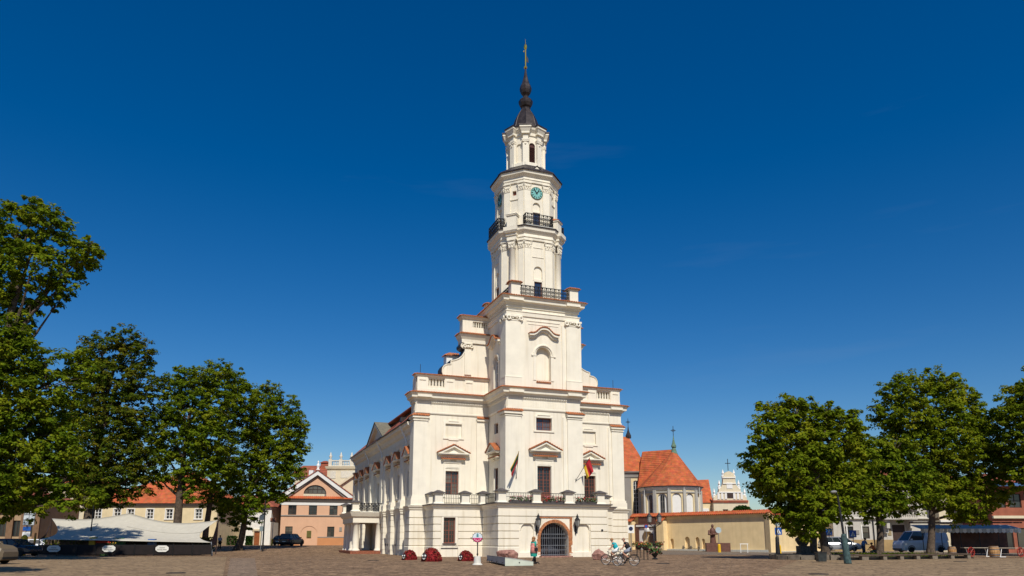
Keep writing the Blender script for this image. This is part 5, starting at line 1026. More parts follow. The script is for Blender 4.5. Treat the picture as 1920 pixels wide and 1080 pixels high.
tree('linden_tree', 'smaller tree growing behind the stone urn in the shade', 1526, 1038, 66, [(1510, 880, 40, 0), (1550, 900, 42, 0), (1500, 930, 34, 0), (1540, 960, 30, 1), (1520, 850, 36, 0)], LEAFD, .3, .9, group=G_)
tree('linden_tree', 'low spreading tree between the lamp post and the white van', 1651, 1042, 67, [(1640, 850, 36, 0), (1680, 845, 36, 0), (1620, 885, 38, 1), (1660, 890, 46, 0), (1705, 880, 38, 0), (1610, 925, 34, 1), (1650, 935, 42, -1), (1700, 925, 38, 0), (1630, 955, 24, 0), (1680, 950, 26, 1), (1735, 900, 34, 1)], LEAF, .3, 1., group=G_)
tree('chestnut_tree', 'tallest tree on the right, its bare trunk in front of the white van', 1746, 1036, 74, [(1680, 740, 36, 0), (1715, 725, 36, 0), (1760, 715, 32, 0), (1785, 735, 34, 1), (1665, 780, 34, 0), (1710, 785, 46, -1), (1760, 775, 50, 0), (1815, 775, 42, 1), (1850, 790, 36, 0), (1680, 830, 36, 1), (1730, 835, 48, 0), (1785, 830, 52, -1), (1840, 830, 46, 0), (1870, 840, 30, 1), (1750, 885, 46, 0), (1800, 885, 48, 0), (1850, 880, 42, 0), (1875, 890, 24, 0), (1770, 930, 36, -1), (1820, 935, 38, 0), (1860, 930, 30, 1), (1735, 920, 30, 1), (1800, 965, 24, 1), (1838, 968, 18, 0)], LEAFR, .34, 1., group=G_)
tree('chestnut_tree', 'tree at the right edge over the red house', 1950, 1040, 70, [(1920, 760, 44, 0), (1960, 740, 60, 0), (1900, 790, 30, 0), (1930, 830, 46, 0), (1910, 870, 34, 1), (1960, 880, 60, 0), (1990, 800, 70, 1), (1915, 905, 22, 0)], LEAFR, .36, 1., group=G_)
# the trees whose shade falls over the sail and the foreground stand left of the camera
for k, (X, Y, zt, rr) in enumerate(((-43, 46, 11, 5.0), (-33, 15, 11.5, 4.6), (-24, 17.5, 10, 4.2))):
    t = None
def offtree(label, X, Y, h, r):
    b0 = wp(X, Y); t = thing('maple_tree', label, 'tree', b0, 0, G_); part('trunk', MB().tube([(0, 0, -.3), (0, 0, h * .4), (.3, 0, h * .85)], [.5, .36, .1], 8), BARK, t); C = []
    for _ in range(15):
        p = Vector((random.uniform(-1, 1) * r * .62, random.uniform(-1, 1) * r * .62, h * random.uniform(.5, .9))); q = r * random.uniform(.28, .42); k = int(26 * q * q); d = rng.normal(size=(k, 3)); d /= np.linalg.norm(d, axis=1, keepdims=True); tw = np.array(p) + d * q * rng.uniform(.5, 1.1, (k, 1)); C.append((tw[:, None, :] + rng.normal(size=(k, 14, 3)) * .3).reshape(-1, 3))
    part('crown', cards(np.concatenate(C), .2, flat=.35), LEAF, t, kind='stuff')
offtree('maple tree standing outside the left edge, shading the foreground', -25.8, 29, 12, 4.5)
offtree('maple tree standing nearer outside the left edge, shading the foreground', -14.5, 27.5, 9.5, 3.2) if 0 else None
# ------------------------------------------------------------------ shade sail cafe on the left
SAIL = mat('cream_sailcloth', (.50, .47, .40), .85, .06, 2, .15, 30)
def P(px, py, Y): z = zat(py, Y); return wp(xat(px, Y, z), Y, z)
tl, tm, tr, br, bm2, bl = P(97, 972, 81), P(243, 962, 82), P(409, 975, 80), P(396, 1017, 73.5), P(235, 1010, 73), P(74, 1011, 73)
def sailpt(s_, t):
    top = tl * (1 - s_) ** 2 + tm * 2 * s_ * (1 - s_) + tr * s_ ** 2 if 0 else (tl.lerp(tm, s_ / .47) if s_ < .47 else tm.lerp(tr, (s_ - .47) / .53)); bot = bl.lerp(br, s_)
    top = top - Vector((0, 0, .55 * math.sin(math.pi * (s_ / .47 if s_ < .47 else (s_ - .47) / .53)) * (.6 if s_ < .47 else 1.2)))
    p = bot.lerp(top, t); p.z -= .75 * math.sin(math.pi * t) * .55; e = abs(2 * s_ - 1) ** 6 * math.sin(math.pi * t) * (1.5 if s_ > .5 else 1.2); p += RT * (-e if s_ > .5 else e) * 1.0; return p
b = MB(); n, m_ = 40, 14
b.add([sailpt(i / n, j / m_) for i in range(n + 1) for j in range(m_ + 1)], [(i * (m_ + 1) + j, (i + 1) * (m_ + 1) + j, (i + 1) * (m_ + 1) + j + 1, i * (m_ + 1) + j + 1) for i in range(n) for j in range(m_)])
sail = thing('shade_sail', 'large cream shade sail stretched over the cafe terrace', 'shade sail', (0, 0, 0)); q = part('sailcloth', b, SAIL, sail, smooth=True); sm = q.modifiers.new('thickness', 'SOLIDIFY'); sm.thickness = .02
part('seam', MB().tube([sailpt(i / n, .62) + Vector((0, 0, .012)) - FW * .01 for i in range(19, n + 1)], .02, 4), mat('sail_seam', (.3, .28, .24), .9), sail)
for p in (tl, tm, tr):
    g = p.copy(); g.z = -.1; part('pole', MB().tube([g, p + Vector((0, 0, .1))], .06, 7), DARKW, sail)
for p, px in ((br, 398), (bl, 72)):
    g = wp(xat(px, 73.2), 73.2, -.05); part('pole', MB().tube([g, p + Vector((0, 0, .05))], .05, 7), STEEL, sail)
for q in ([br, tr, wp(xat(405, 79), 79, 1.0), wp(xat(398, 75), 75, .9)], [tl, P(88, 1000, 77), P(74, 1011, 73), P(82, 1012, 78)]): part('side_curtain', MB().add(q, [(0, 1, 2, 3)]), mat('dark_purple_cloth', (.05, .03, .035), .9, .2, 3), sail)
FEN = mat('dark_fence_cloth', (.013, .009, .009), .7, .3, 3)
fence = thing('terrace_fence', 'low dark fence of cloth panels round the cafe terrace', 'fence', wp(xat(70, 72.5), 72.5, 0), -YAW)
fw_ = xat(396, 72.5) - xat(70, 72.5); nf = 9
for k in range(nf):
    x0 = fw_ * k / nf; x1 = fw_ * (k + 1) / nf; part('fence_panel', MB().box(x0 + .06, x1 - .06, -.015, .015, .12, 1.0), FEN, fence)
    part('post', MB().box(x0 - .03, x0 + .03, -.03, .03, 0, 1.12), IRON, fence)
part('post', MB().box(fw_ - .03, fw_ + .03, -.03, .03, 0, 1.12), IRON, fence); part('toprail', MB().box(0, fw_, -.02, .02, 1.0, 1.04), IRON, fence)
PLQ = mat('white_plaque', (.72, .71, .66), .5, .05, 3)
for px, lab in ((99.5, 'first white octagonal cafe sign, shaded, at the left end of the fence'), (203, 'middle white octagonal cafe sign, with yellow flowers above it'), (303, 'last white octagonal cafe sign, nearest the right end of the fence')):
    X = xat(px, 72.4); s_ = thing('cafe_sign', lab, 'sign', wp(X, 72.4, .68), -YAW, 'octagonal signs on the terrace fence')
    part('board', MB().poly([(-.62, -.12), (-.38, -.3), (.38, -.3), (.62, -.12), (.62, .12), (.38, .3), (-.38, .3), (-.62, .12)], -.04, 0), PLQ, s_)
    text('VOLFAS', .15, IRON, s_, (0, -.045, .04), 0, .003); text('ENGELMAN', .17, IRON, s_, (0, -.045, -.15), 0, .003)
def table_set():
    t = thing('cafe_table', 'small dark cafe table under the shade sail', 'table', (0, 0, 0)); part('tabletop', MB().lathe([(.4, .72), (.4, .75)], 14), DARKW, t); part('leg', MB().tube([(0, 0, 0), (0, 0, .72)], .03, 6).lathe([(.25, 0), (.25, .03)], 10), IRON, t)
    c = thing('cafe_chair', 'dark cafe chair under the shade sail', 'chair', (0, 0, 0)); part('seat', MB().box(-.2, .2, -.2, .2, .43, .46), DARKW, c); part('backrest', MB().box(-.2, .2, .18, .21, .5, .88), DARKW, c)
    for x in (-.18, .18):
        for y in (-.18, .19): part('leg', MB().box(x - .015, x + .015, y - .015, y + .015, 0, .43), IRON, c)
    return t, c
tb, chx = table_set(); GT, GC = 'tables of the shaded terrace', 'chairs of the shaded terrace'; k = 0
for px, Y in ((110, 75), (165, 76), (225, 75), (275, 76.5), (330, 75), (365, 77)):
    p = at(px, Y, 0)
    ORD = ('first', 'second', 'third', 'fourth', 'fifth', 'last'); lab = f'small dark cafe table, {ORD[k]} from the left under the shade sail'
    if k == 0: tb.location = p; tb['group'] = GT; tb['label'] = lab
    else: copy_thing(tb, p, label=lab, group=GT)
    for dx, a in ((-.75, R(90) - YAW), (.75, -R(90) - YAW)):
        q = p + RT * dx; lab = f'dark cafe chair on the {"left" if dx < 0 else "right"} of the {ORD[k]} table under the sail'
        if k == 0 and dx < 0: chx.location = q; chx.rotation_euler.z = a; chx['group'] = GC; chx['label'] = lab
        else: copy_thing(chx, q, a, label=lab, group=GC)
    k += 1
for nm, lab, px, w, z0, z1, m in (('menu_stand', 'yellow menu stand behind the cafe fence', 172, .5, .9, 1.75, mat('yellow_board', (.6, .42, .05), .6)), ('counter', 'red topped serving counter under the shade sail', 190, 1.0, 1.2, 1.5, mat('red_cloth', (.45, .05, .03), .7)), ('drink_cooler', 'green drink cooler under the shade sail', 222, .9, .7, 1.7, mat('green_panel', (.03, .13, .05), .5)), ('display_board', 'blue display board under the right half of the sail', 283, .6, 1.0, 1.6, mat('blue_panel', (.05, .12, .32), .5))):
    t = thing(nm, lab, nm.replace('_', ' '), at(px, 74.5, 0), -YAW); part('body', MB().box(-w / 2, w / 2, -.2, .2, 0, z0), DARKW, t); part('top_panel', MB().box(-w / 2 - .03, w / 2 + .03, -.24, .24, z0, z1), m, t)
t = thing('flower_pot', 'pot of yellow and red flowers above the middle cafe sign', 'flower pot', wp(xat(207, 72.8), 72.8, .0), -YAW); part('pot', MB().lathe([(.15, 0), (.2, .95), (.22, 1.0)], 10), DARKW, t); flowers(t, 60, -.45, .45, -.2, .2, .98, 1.3, [mat('yellow_petal', (.7, .45, .04), .8), RF], .07)
t = thing('kerb_plant', 'bright green tuft at the foot of the middle cafe sign', 'plant', wp(xat(194, 72), 72, 0), 0); flowers(t, 60, -.3, .3, -.15, .15, 0, .25, [], .07, (.2, .32, .03))

t = thing('added_dark_hedge', 'dark hedge added behind the terrace to darken the gap under the sail', 'hedge', wp(xat(84, 81.5), 81.5, 0), -YAW); wh = xat(396, 81.5) - xat(84, 81.5)  # hedge added as dark backing so the gap below the sail stays dim
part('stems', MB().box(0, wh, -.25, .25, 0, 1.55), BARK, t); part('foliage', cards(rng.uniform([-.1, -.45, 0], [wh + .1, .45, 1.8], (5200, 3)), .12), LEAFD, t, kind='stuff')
# ------------------------------------------------------------------ vehicles
TYRE = RUBBER; RIM = mat('alloy_rim', (.35, .35, .36), .35, .1, 5, metal=.7); TAIL = mat('tail_light', (.3, .02, .02), .3); HEAD = mat('head_light', (.5, .52, .55), .15)
CGL = glassmat('car_glass', (.025, .035, .04), .05)
def car(name, label, cat, loc, rz, Lc, Wc, Hc, paint, belt, cabin, r=.31, group=None, van=False):
    """x is forward. cabin: (x_rear_base, x_rear_top, x_front_top, x_front_base)"""
    t = thing(name, label, cat, loc, rz, group); hw = Wc / 2; h = Lc / 2
    xr, xrt, xft, xf = cabin; nose = belt * (.8 if not van else .86)
    st = [(-h, .42, belt * .86, .84), (-h + .12, .24, belt * .97, .94), (-h + .6, .2, belt, 1.), (xr if xr > -h + .6 else -h + .7, .2, belt, 1.), (0, .2, belt, 1.), (xf, .2, belt * .97, 1.), (xf + (h - xf) * .6, .2, (belt + nose) / 2, .98), (h - .12, .24, nose * .95, .92), (h, .36, nose * .75, .8)]
    vs = []; 
    for x, zl, zt, f in st:
        w = hw * f; c = [(-w * .94, zl), (-w, zl + (zt - zl) * .3), (-w, zl + (zt - zl) * .75), (-w * .9, zt), (w * .9, zt), (w, zl + (zt - zl) * .75), (w, zl + (zt - zl) * .3), (w * .94, zl)]; vs += [(x, y, z) for y, z in c]
    n = len(st); fs = [(i * 8 + j, i * 8 + (j + 1) % 8, (i + 1) * 8 + (j + 1) % 8, (i + 1) * 8 + j) for i in range(n - 1) for j in range(8)] + [tuple(range(8)), tuple(range((n - 1) * 8, n * 8))]
    part('body', MB().add(vs, fs), paint, t, smooth=False); zb = belt * .95
    top = hw * .74; bs = hw * .9
    def cab(i, zt): return [(xr + i, -bs + i, zb), (xr + i, bs - i, zb), (xf - i, bs - i, zb), (xf - i, -bs + i, zb), (xrt + i, -top + i, zt), (xrt + i, top - i, zt), (xft - i, top - i, zt), (xft - i, -top + i, zt)]
    F6 = [(0, 1, 5, 4), (1, 2, 6, 5), (2, 3, 7, 6), (3, 0, 4, 7), (4, 5, 6, 7)]
    part('windows', MB().add(cab(.02, Hc - .06), F6), CGL, t); part('roof', MB().add([(x * 1.0, y, z) for x, y, z in [(xrt - .05, -top - .02, Hc - .09), (xrt - .05, top + .02, Hc - .09), (xft + .05, top + .02, Hc - .09), (xft + .05, -top - .02, Hc - .09), (xrt + .12, -top * .85, Hc), (xrt + .12, top * .85, Hc), (xft - .15, top * .85, Hc), (xft - .15, -top * .85, Hc)]], F6 + [(3, 2, 1, 0)]), paint, t)
    b = MB(); cc = cab(0, Hc - .06)
    for i in range(4): b.tube([cc[i], cc[i + 4]], .045, 5)
    for fx in ((.36, .64) if not van else (.62,)):
        for sy in (-1, 1): b.tube([(xr + (xf - xr) * fx, sy * bs, zb), (xrt + (xft - xrt) * fx, sy * top, Hc - .06)], .035, 5)
    part('pillars', b, paint, t)
    if van: part('side_panel', MB().add([(xr - .01, -bs - .012, zb), (xr + (xf - xr) * .62, -bs - .012, zb), (xrt + (xft - xrt) * .62, -top - .02, Hc - .07), (xrt, -top - .02, Hc - .07), (xr - .01, bs + .012, zb), (xr + (xf - xr) * .62, bs + .012, zb), (xrt + (xft - xrt) * .62, top + .02, Hc - .07), (xrt, top + .02, Hc - .07)], [(0, 1, 2, 3), (7, 6, 5, 4)]), paint, t)
    for x in (-h + Lc * .19, h - Lc * .19):
        for s_ in (-1, 1):
            w = link('wheel', None, t, (x, s_ * (hw - .1), r)); part('tyre', MB().lathe([(r * .6, -.1), (r * .95, -.1), (r, -.06), (r, .06), (r * .95, .1), (r * .6, .1)], 18), TYRE, w, rot=(R(90), 0, 0)); part('rim', MB().lathe([(.04, -.07), (r * .62, -.09), (r * .62, .09), (.04, .07)], 10), RIM, w, rot=(R(90), 0, 0))
            part('wheel_arch', MB().ring((x, s_ * (hw - .01), r), r + .06, .035, 10, 5, 'y', 0, math.pi), RUBBER, t)
    for s_ in (-1, 1):
        part('headlight', MB().box(h - .16, h - .02, s_ * hw * .55 - .16, s_ * hw * .55 + .16, nose * .62, nose * .78), HEAD, t); part('taillight', MB().box(-h - .01, -h + .12, s_ * hw * .72 - .1, s_ * hw * .72 + .1, belt * .66, belt * .84), TAIL, t); part('mirror', MB().box(xf - .35, xf - .2, s_ * (hw + .1) - .09, s_ * (hw + .1) + .09, belt, belt + .14), paint, t)
    part('bumper', MB().box(h - .12, h + .03, -hw * .8, hw * .8, .3, .44), RUBBER, t); part('bumper', MB().box(-h - .04, -h + .1, -hw * .82, hw * .82, .34, .5), RUBBER, t); part('number_plate', MB().box(-h - .05, -h - .02, -.26, .26, .56, .67), WHITEP, t); part('door_handle', MB().box(-.3, -.12, -hw - .02, -hw + .01, belt * .82, belt * .86), STEEL, t)
    return t
PB = mat('dark_blue_paint', (.012, .018, .04), .25, .1, 2, spec=.6); PK = mat('black_blue_paint', (.014, .017, .03), .25, .1, 2, spec=.6); PW = mat('white_van_paint', (.68, .70, .74), .3, .05, 2, spec=.5); PSV = mat('silver_paint', (.42, .43, .45), .3, .05, 2, metal=.4); PBG = mat('beige_paint', (.15, .115, .075), .4, .1, 2)
ang = lambda deg: -YAW + R(deg)
car('parked_car', 'dark blue parked car at the left edge', 'car', at(24, 66, .1), ang(-8), 4.4, 1.8, 1.5, PB, .98, (-1.9, -1.3, .35, 1.2))
car('pickup_truck', 'beige vehicle cut off by the left edge of the photograph', 'pickup truck', at(-52, 47, 0), ang(0), 4.6, 1.8, 1.62, PBG, 1.25, (-1.2, -.9, .6, 1.2))
car('parked_car', 'white parked car half hidden by the left end of the shade sail', 'car', at(70, 83, .15), ang(4), 4.2, 1.75, 1.45, PW, .95, (-1.8, -1.2, .35, 1.15))
car('suv', 'black sport utility car parked in front of the peach house', 'car', at(546, 110), ang(78), 4.5, 1.85, 1.72, PK, 1.1, (-2.15, -1.9, .25, 1.05), .36)
car('parked_car', 'small dark car parked behind the black one by the peach house', 'car', at(531, 116), ang(80), 4.1, 1.75, 1.5, mat('dark_brown_paint', (.05, .035, .025), .3), 1.0, (-1.9, -1.5, .3, 1.1))
car('minivan', 'silver minivan parked behind the linden trunk', 'minivan', at(1575, 91, .2), ang(-6), 4.6, 1.82, 1.7, PSV, 1.02, (-2.2, -1.95, .55, 1.45))
car('delivery_van', 'white delivery van behind the bare tree trunk on the right', 'van', at(1727, 85, .15), ang(186), 5.6, 2.05, 2.35, PW, 1.35, (-2.75, -2.65, 1.2, 2.0), .35, van=True)

# ------------------------------------------------------------------ people
def tubeloop(b, pts, rad, n=9, fl=1.): return b.tube(pts, rad, n)
def person(label, loc, rz, J, shirt, lower, hair, long_sleeve=False, shorts=True, group=None, shoes=None, coat=None, scale=1., skirt=None, hair_long=.0, bald=False):
    """one continuous skinned body on the joints J (local, x right, y forward); clothes, hair and shoes are parts"""
    t = thing('person', label, 'person', loc, rz, group); t.scale = (scale,) * 3
    names = ['pelvis', 'spine', 'chest', 'neck', 'head', 'crown', 'shL', 'elL', 'wrL', 'haL', 'shR', 'elR', 'wrR', 'haR', 'hiL', 'knL', 'anL', 'toL', 'hiR', 'knR', 'anR', 'toR']
    rad = dict(pelvis=.135, spine=.125, chest=.145, neck=.055, head=.088, crown=.075, shL=.058, elL=.042, wrL=.03, haL=.034, hiL=.085, knL=.058, anL=.042, toL=.036)
    E_ = [('pelvis', 'spine'), ('spine', 'chest'), ('chest', 'neck'), ('neck', 'head'), ('head', 'crown')] + [(a + s_, c + s_) for s_ in 'LR' for a, c in (('sh', 'el'), ('el', 'wr'), ('wr', 'ha'), ('hi', 'kn'), ('kn', 'an'), ('an', 'to'))] + [('chest', 'shL'), ('chest', 'shR'), ('pelvis', 'hiL'), ('pelvis', 'hiR')]
    V = {k: Vector(J[k]) for k in names}; names = list(names); 
    for s_ in 'LR':                                     # five fingers of unequal length, gently curled
        d = (V['ha' + s_] - V['wr' + s_]).normalized(); sd_ = d.cross(Vector((0, 0, 1))); sd_ = sd_.normalized() if sd_.length > .1 else Vector((1, 0, 0))
        for k, (o, ln) in enumerate(((-.03, .055), (-.01, .075), (.01, .08), (.03, .07), (.045, .04))):
            nm = f'f{s_}{k}'; V[nm] = V['ha' + s_] + d * ln + sd_ * o + Vector((0, 0, -.012 * k % .02)); names.append(nm); rad[nm] = .0095; E_.append(('ha' + s_, nm))
    me = bpy.data.meshes.new('body'); me.from_pydata([V[k] for k in names], [(names.index(a), names.index(c)) for a, c in E_], []); me.materials.append(SKIN)
    o = link('body', me, t); sk = o.modifiers.new('skin', 'SKIN'); sk.use_smooth_shade = True
    for k, nm in enumerate(names):
        r = rad.get(nm, rad.get(nm[:-1] + 'L', .05)); me.skin_vertices[0].data[k].radius = (r, r); me.skin_vertices[0].data[k].use_root = (k == 0)
    o.modifiers.new('smooth', 'SUBSURF').levels = 1; o.modifiers['smooth'].render_levels = 1
    b = MB(); up = (V['chest'] - V['pelvis']).normalized()
    b.tube([V['pelvis'] - up * .05, V['spine'], V['chest'], V['chest'].lerp(V['neck'], .55)], [.172, .16, .185, .085], 12)
    for s_ in 'LR': b.tube([V['chest'].lerp(V['sh' + s_], .5), V['sh' + s_], V['sh' + s_].lerp(V['el' + s_], 1. if long_sleeve else .4)], [.1, .085, .065], 8)
    part('shirt', b, shirt, t, smooth=True)
    b = MB(); b.tube([V['pelvis'] + up * .1, V['pelvis'] - up * .08], [.178, .165], 12)
    for s_ in 'LR':
        if shorts: b.tube([V['pelvis'].lerp(V['hi' + s_], .6), V['hi' + s_], V['hi' + s_].lerp(V['kn' + s_], .75)], [.13, .125, .1], 9)
        else: b.tube([V['pelvis'].lerp(V['hi' + s_], .6), V['hi' + s_], V['kn' + s_], V['an' + s_]], [.13, .12, .078, .06], 9)
    part('shorts' if shorts else 'trousers', b, lower, t, smooth=True)
    if skirt: part('coat', MB().tube([V['chest'].lerp(V['neck'], .4), V['chest'], V['pelvis'], V['pelvis'] - up * .25], [.09, .188, .215, .24], 14), skirt, t, smooth=True)
    hd = V['head']; fwd = (Vector((V['toL'].x - V['anL'].x, V['toL'].y - V['anL'].y, 0)) + Vector((V['toR'].x - V['anR'].x, V['toR'].y - V['anR'].y, 0))); fwd = fwd.normalized() if fwd.length > .01 else Vector((0, 1, 0)); sd_ = fwd.cross(Vector((0, 0, 1)))
    b = MB(); b.ball(tuple(hd + fwd * .105 + Vector((0, 0, -.005))), .02, 6, 4, (1, 1, 1.6))
    for s_ in (-1, 1): b.ball(tuple(hd + sd_ * .095 * s_), .028, 6, 4, (.6, 1, 1.2))
    part('nose_and_ears', b, SKIN, t, smooth=True); b = MB()
    for s_ in (-1, 1): b.ball(tuple(hd + fwd * .092 + sd_ * .034 * s_ + Vector((0, 0, .025))), .013, 6, 4)
    b.box(*[0, 0, 0, 0, 0, 0]) if 0 else None; part('eyes', b, IRON, t); part('mouth', MB().ball(tuple(hd + fwd * .092 + Vector((0, 0, -.05))), .02, 6, 4, (1.2, .6, .35)), mat('lips', (.4, .12, .1), .5), t)
    if not bald:
        b = MB(); b.ball(tuple(hd - fwd * .022 + Vector((0, 0, .04))), .118, 10, 7, (1, 1, 1), -.25)
        if hair_long: b.tube([hd - fwd * .06, hd - fwd * .09 - Vector((0, 0, hair_long))], [.1, .06], 8)
        part('hair', b, hair, t, smooth=True)
    else: part('hair', MB().ball(tuple(hd - fwd * .03 + Vector((0, 0, .02))), .105, 10, 6, (1, 1, 1), -.3), mat('shaved_hair', (.3, .17, .12), .7), t, smooth=True)
    for s_ in 'LR': part('shoe', MB().tube([V['an' + s_] - fwd * .05 - Vector((0, 0, .03)), V['an' + s_].lerp(V['to' + s_], .5) - Vector((0, 0, .01)), V['to' + s_]], [.052, .05, .04], 8), shoes or RUBBER, t, smooth=True)
    return t, V
def stand(H=1.7, st=.0, **kw):
    k = H / 1.75; J = dict(pelvis=(0, 0, .95), spine=(0, .0, 1.12), chest=(0, 0, 1.33), neck=(0, 0, 1.5), head=(0, .02, 1.62), crown=(0, .015, 1.68), shL=(-.17, 0, 1.41), elL=(-.23, -.03, 1.13), wrL=(-.24, .06, .9), haL=(-.24, .08, .82), shR=(.17, 0, 1.41), elR=(.23, -.03, 1.13), wrR=(.24, .06, .9), haR=(.24, .08, .82),
         hiL=(-.09, 0, .9), knL=(-.1, .03 + st * .45, .5), anL=(-.1, st * .7, .09), toL=(-.11, st * .7 + .15, .04), hiR=(.09, 0, .9), knR=(.1, .05 - st * .15, .5), anR=(.1, -st * .7, .1), toR=(.11, -st * .7 + .14, .04)); J.update(kw); return {a: tuple(c * k for c in v) for a, v in J.items()}
TEAL = mat('teal_cloth', (.02, .32, .25), .8, .15, 5); FLORAL = mat('pink_floral_cloth', (.52, .2, .17), .85, .5, 9); BLK = mat('black_cloth', (.014, .014, .018), .85, .2, 5); GREYC = mat('grey_blue_cloth', (.26, .28, .34), .85, .1, 5); WHC = mat('white_cloth', (.7, .7, .68), .85, .05, 5); HBL = mat('blonde_hair', (.32, .16, .07), .7, .2, 20); HBR = mat('dark_hair', (.03, .02, .015), .7, .2, 20); BLUEC = mat('blue_cloth', (.08, .2, .45), .85, .1, 5); ORC = mat('orange_cloth', (.6, .14, .03), .8, .1, 5)
p = at(1000.5, 1, 0); Xw, Yw = gpt(1001, 1057)
pw, V = person('woman in a teal and pink floral coat walking past the gate', wp(Xw, Yw, 0), ang(-55) , stand(1.66, .26, haR=(.2, .16, 1.0), wrR=(.22, .12, 1.04)), TEAL, BLK, HBL, True, False, skirt=FLORAL, hair_long=.22, scale=1.0)
part('coat_hem', MB().tube([(0, 0, .72), (0, 0, .45)], [.235, .2], 12), TEAL, pw); b_ = thing('handbag', 'black shoulder bag carried by the woman in the floral coat', 'bag', pw.location + Vector((0, 0, .78)), pw.rotation_euler.z); part('bag_body', MB().box(.2, .29, -.1, .1, 0, .2), BLK, b_); part('strap', MB().tube([(.26, 0, .28), (.22, .0, .62), (.02, -.1, .7)], .014, 5), BLK, b_)
# bicycles with riders
def bicycle(label, loc, rz, paint, basket=None):
    t = thing('bicycle', label, 'bicycle', loc, rz); r = .345       # x is forward
    for x in (.53, -.53):
        w = link('wheel', None, t, (x, 0, r)); part('tyre', MB().ring((0, 0, 0), r - .018, .018, 28, 6), RUBBER, w); part('rim', MB().ring((0, 0, 0), r - .045, .011, 28, 5), RIM, w); b = MB()
        for k in range(14): a = 2 * math.pi * k / 14; b.tube([(.02 * math.cos(a + 1), .02 * (k % 2 - .5), .02 * math.sin(a + 1)), ((r - .05) * math.cos(a), 0, (r - .05) * math.sin(a))], .004, 3)
        part('spokes', b, RIM, w); part('hub', MB().ball((0, 0, 0), .03, 6, 4), STEEL, w); part('mudguard', MB().ring((x, 0, r), r + .03, .016, 16, 5, 'y', .15 if x < 0 else .5, math.pi - .1 if x > 0 else math.pi + .3), paint, t)
    b = MB(); bb = (-.05, 0, .3); st = (-.22, 0, .78); hd1, hd2 = (.34, 0, .82), (.37, 0, .66)
    for a, c in ((bb, st), (bb, hd2), ((-.17, 0, .6), hd1), (hd1, hd2)): b.tube([a, c], .02, 6)
    for sy in (-.05, .05): b.tube([bb, (-.53, sy, r)], .012, 5); b.tube([(-.2, 0, .72), (-.53, sy, r)], .011, 5); b.tube([hd2, (.4, sy, .55), (.53, sy, r)], .014, 5)
    part('frame', b, paint, t); part('saddle', MB().ball((-.25, 0, .92), .09, 8, 5, (1.5, .9, .45)).tube([st, (-.24, 0, .9)], .014, 5), BLK, t)
    part('handlebar', MB().tube([(.33, 0, .82), (.3, 0, 1.02)], .014, 5).tube([(.12, -.27, 1.04), (.28, -.22, 1.04), (.32, 0, 1.02), (.28, .22, 1.04), (.12, .27, 1.04)], .012, 5), IRON, t); part('crank', MB().ring(bb, .09, .01, 12, 4).tube([(-.05, -.08, .3), (.06, -.08, .17)], .012, 4).tube([(-.05, .08, .3), (-.16, .08, .43)], .012, 4).box(.01, .11, -.17, -.08, .155, .175).box(-.21, -.11, .08, .17, .42, .44), IRON, t)
    part('headlamp', MB().ball((.4, 0, .88), .045, 8, 5), LAMPG, t); part('carrier', MB().box(-.78, -.3, -.06, .06, .7, .72).tube([(-.7, .06, .7), (-.55, .06, r)], .008, 4).tube([(-.7, -.06, .7), (-.55, -.06, r)], .008, 4), IRON, t)
    return t
def rider(bk, label, shirt, lower, hair, H, **k):
    # joints in the rider's frame: y forward = bike x
    J = dict(pelvis=(0, -.22, 1.03), spine=(0, -.16, 1.18), chest=(0, -.03, 1.38), neck=(0, .06, 1.53), head=(0, .12, 1.645), crown=(0, .12, 1.71), shL=(-.17, -.0, 1.44), elL=(-.24, .1, 1.22), wrL=(-.24, .22, 1.08), haL=(-.24, .28, 1.06), shR=(.17, -.0, 1.44), elR=(.24, .1, 1.22), wrR=(.24, .22, 1.08), haR=(.24, .28, 1.06),
             hiL=(-.09, -.2, .98), knL=(-.11, .2, .83), anL=(-.12, -.17, .53), toL=(-.12, -.06, .46), hiR=(.09, -.2, .98), knR=(.11, .16, .66), anR=(.12, .03, .25), toR=(.12, .14, .19))
    return person(label, bk.location, bk.rotation_euler.z - R(90), J, shirt, lower, hair, **k)
Xb, Yb = gpt(1152, 1060); bk1 = bicycle('old brown bicycle ridden by the woman in turquoise', wp(Xb, Yb, 0), ang(176), mat('brown_bike_paint', (.12, .08, .06), .4))
bk1.location = wp(*gpt(1151, 1059), 0); bk1.scale = (.88,) * 3; rider(bk1, 'woman in a turquoise top and white shorts cycling', mat('turquoise_top', (.01, .36, .42), .8, .1, 5), WHC, HBL, 1.68, shoes=WHC, scale=.88)
bk2 = bicycle('black bicycle ridden by the man in a dark shirt', wp(*gpt(1173.5, 1061), 0), ang(175), mat('dark_bike_paint', (.03, .03, .028), .4)); rider(bk2, 'man with shaved head in a dark shirt and grey shorts cycling', BLK, GREYC, HBR, 1.75, bald=True, scale=.9); bk2.scale = (.9,) * 3
bag = thing('bike_bag', 'pale bag on the carrier of the first bicycle', 'bag', bk1.location + Vector((0, 0, 0)), bk1.rotation_euler.z); bag.scale = (.88,) * 3; part('bag_body', MB().box(-.72, -.4, -.16, -.07, .42, .74).box(-.72, -.4, -.1, .1, .72, .82), WHC, bag); part('strap', MB().tube([(-.65, 0, .82), (-.56, 0, .9), (-.47, 0, .82)], .012, 4), BLK, bag)
person('man in a light shirt standing at the right end of the shade sail', at(411, 99, None), ang(10), stand(1.75), mat('pale_blue_shirt', (.45, .5, .6), .85), BLK, HBR, True, False)
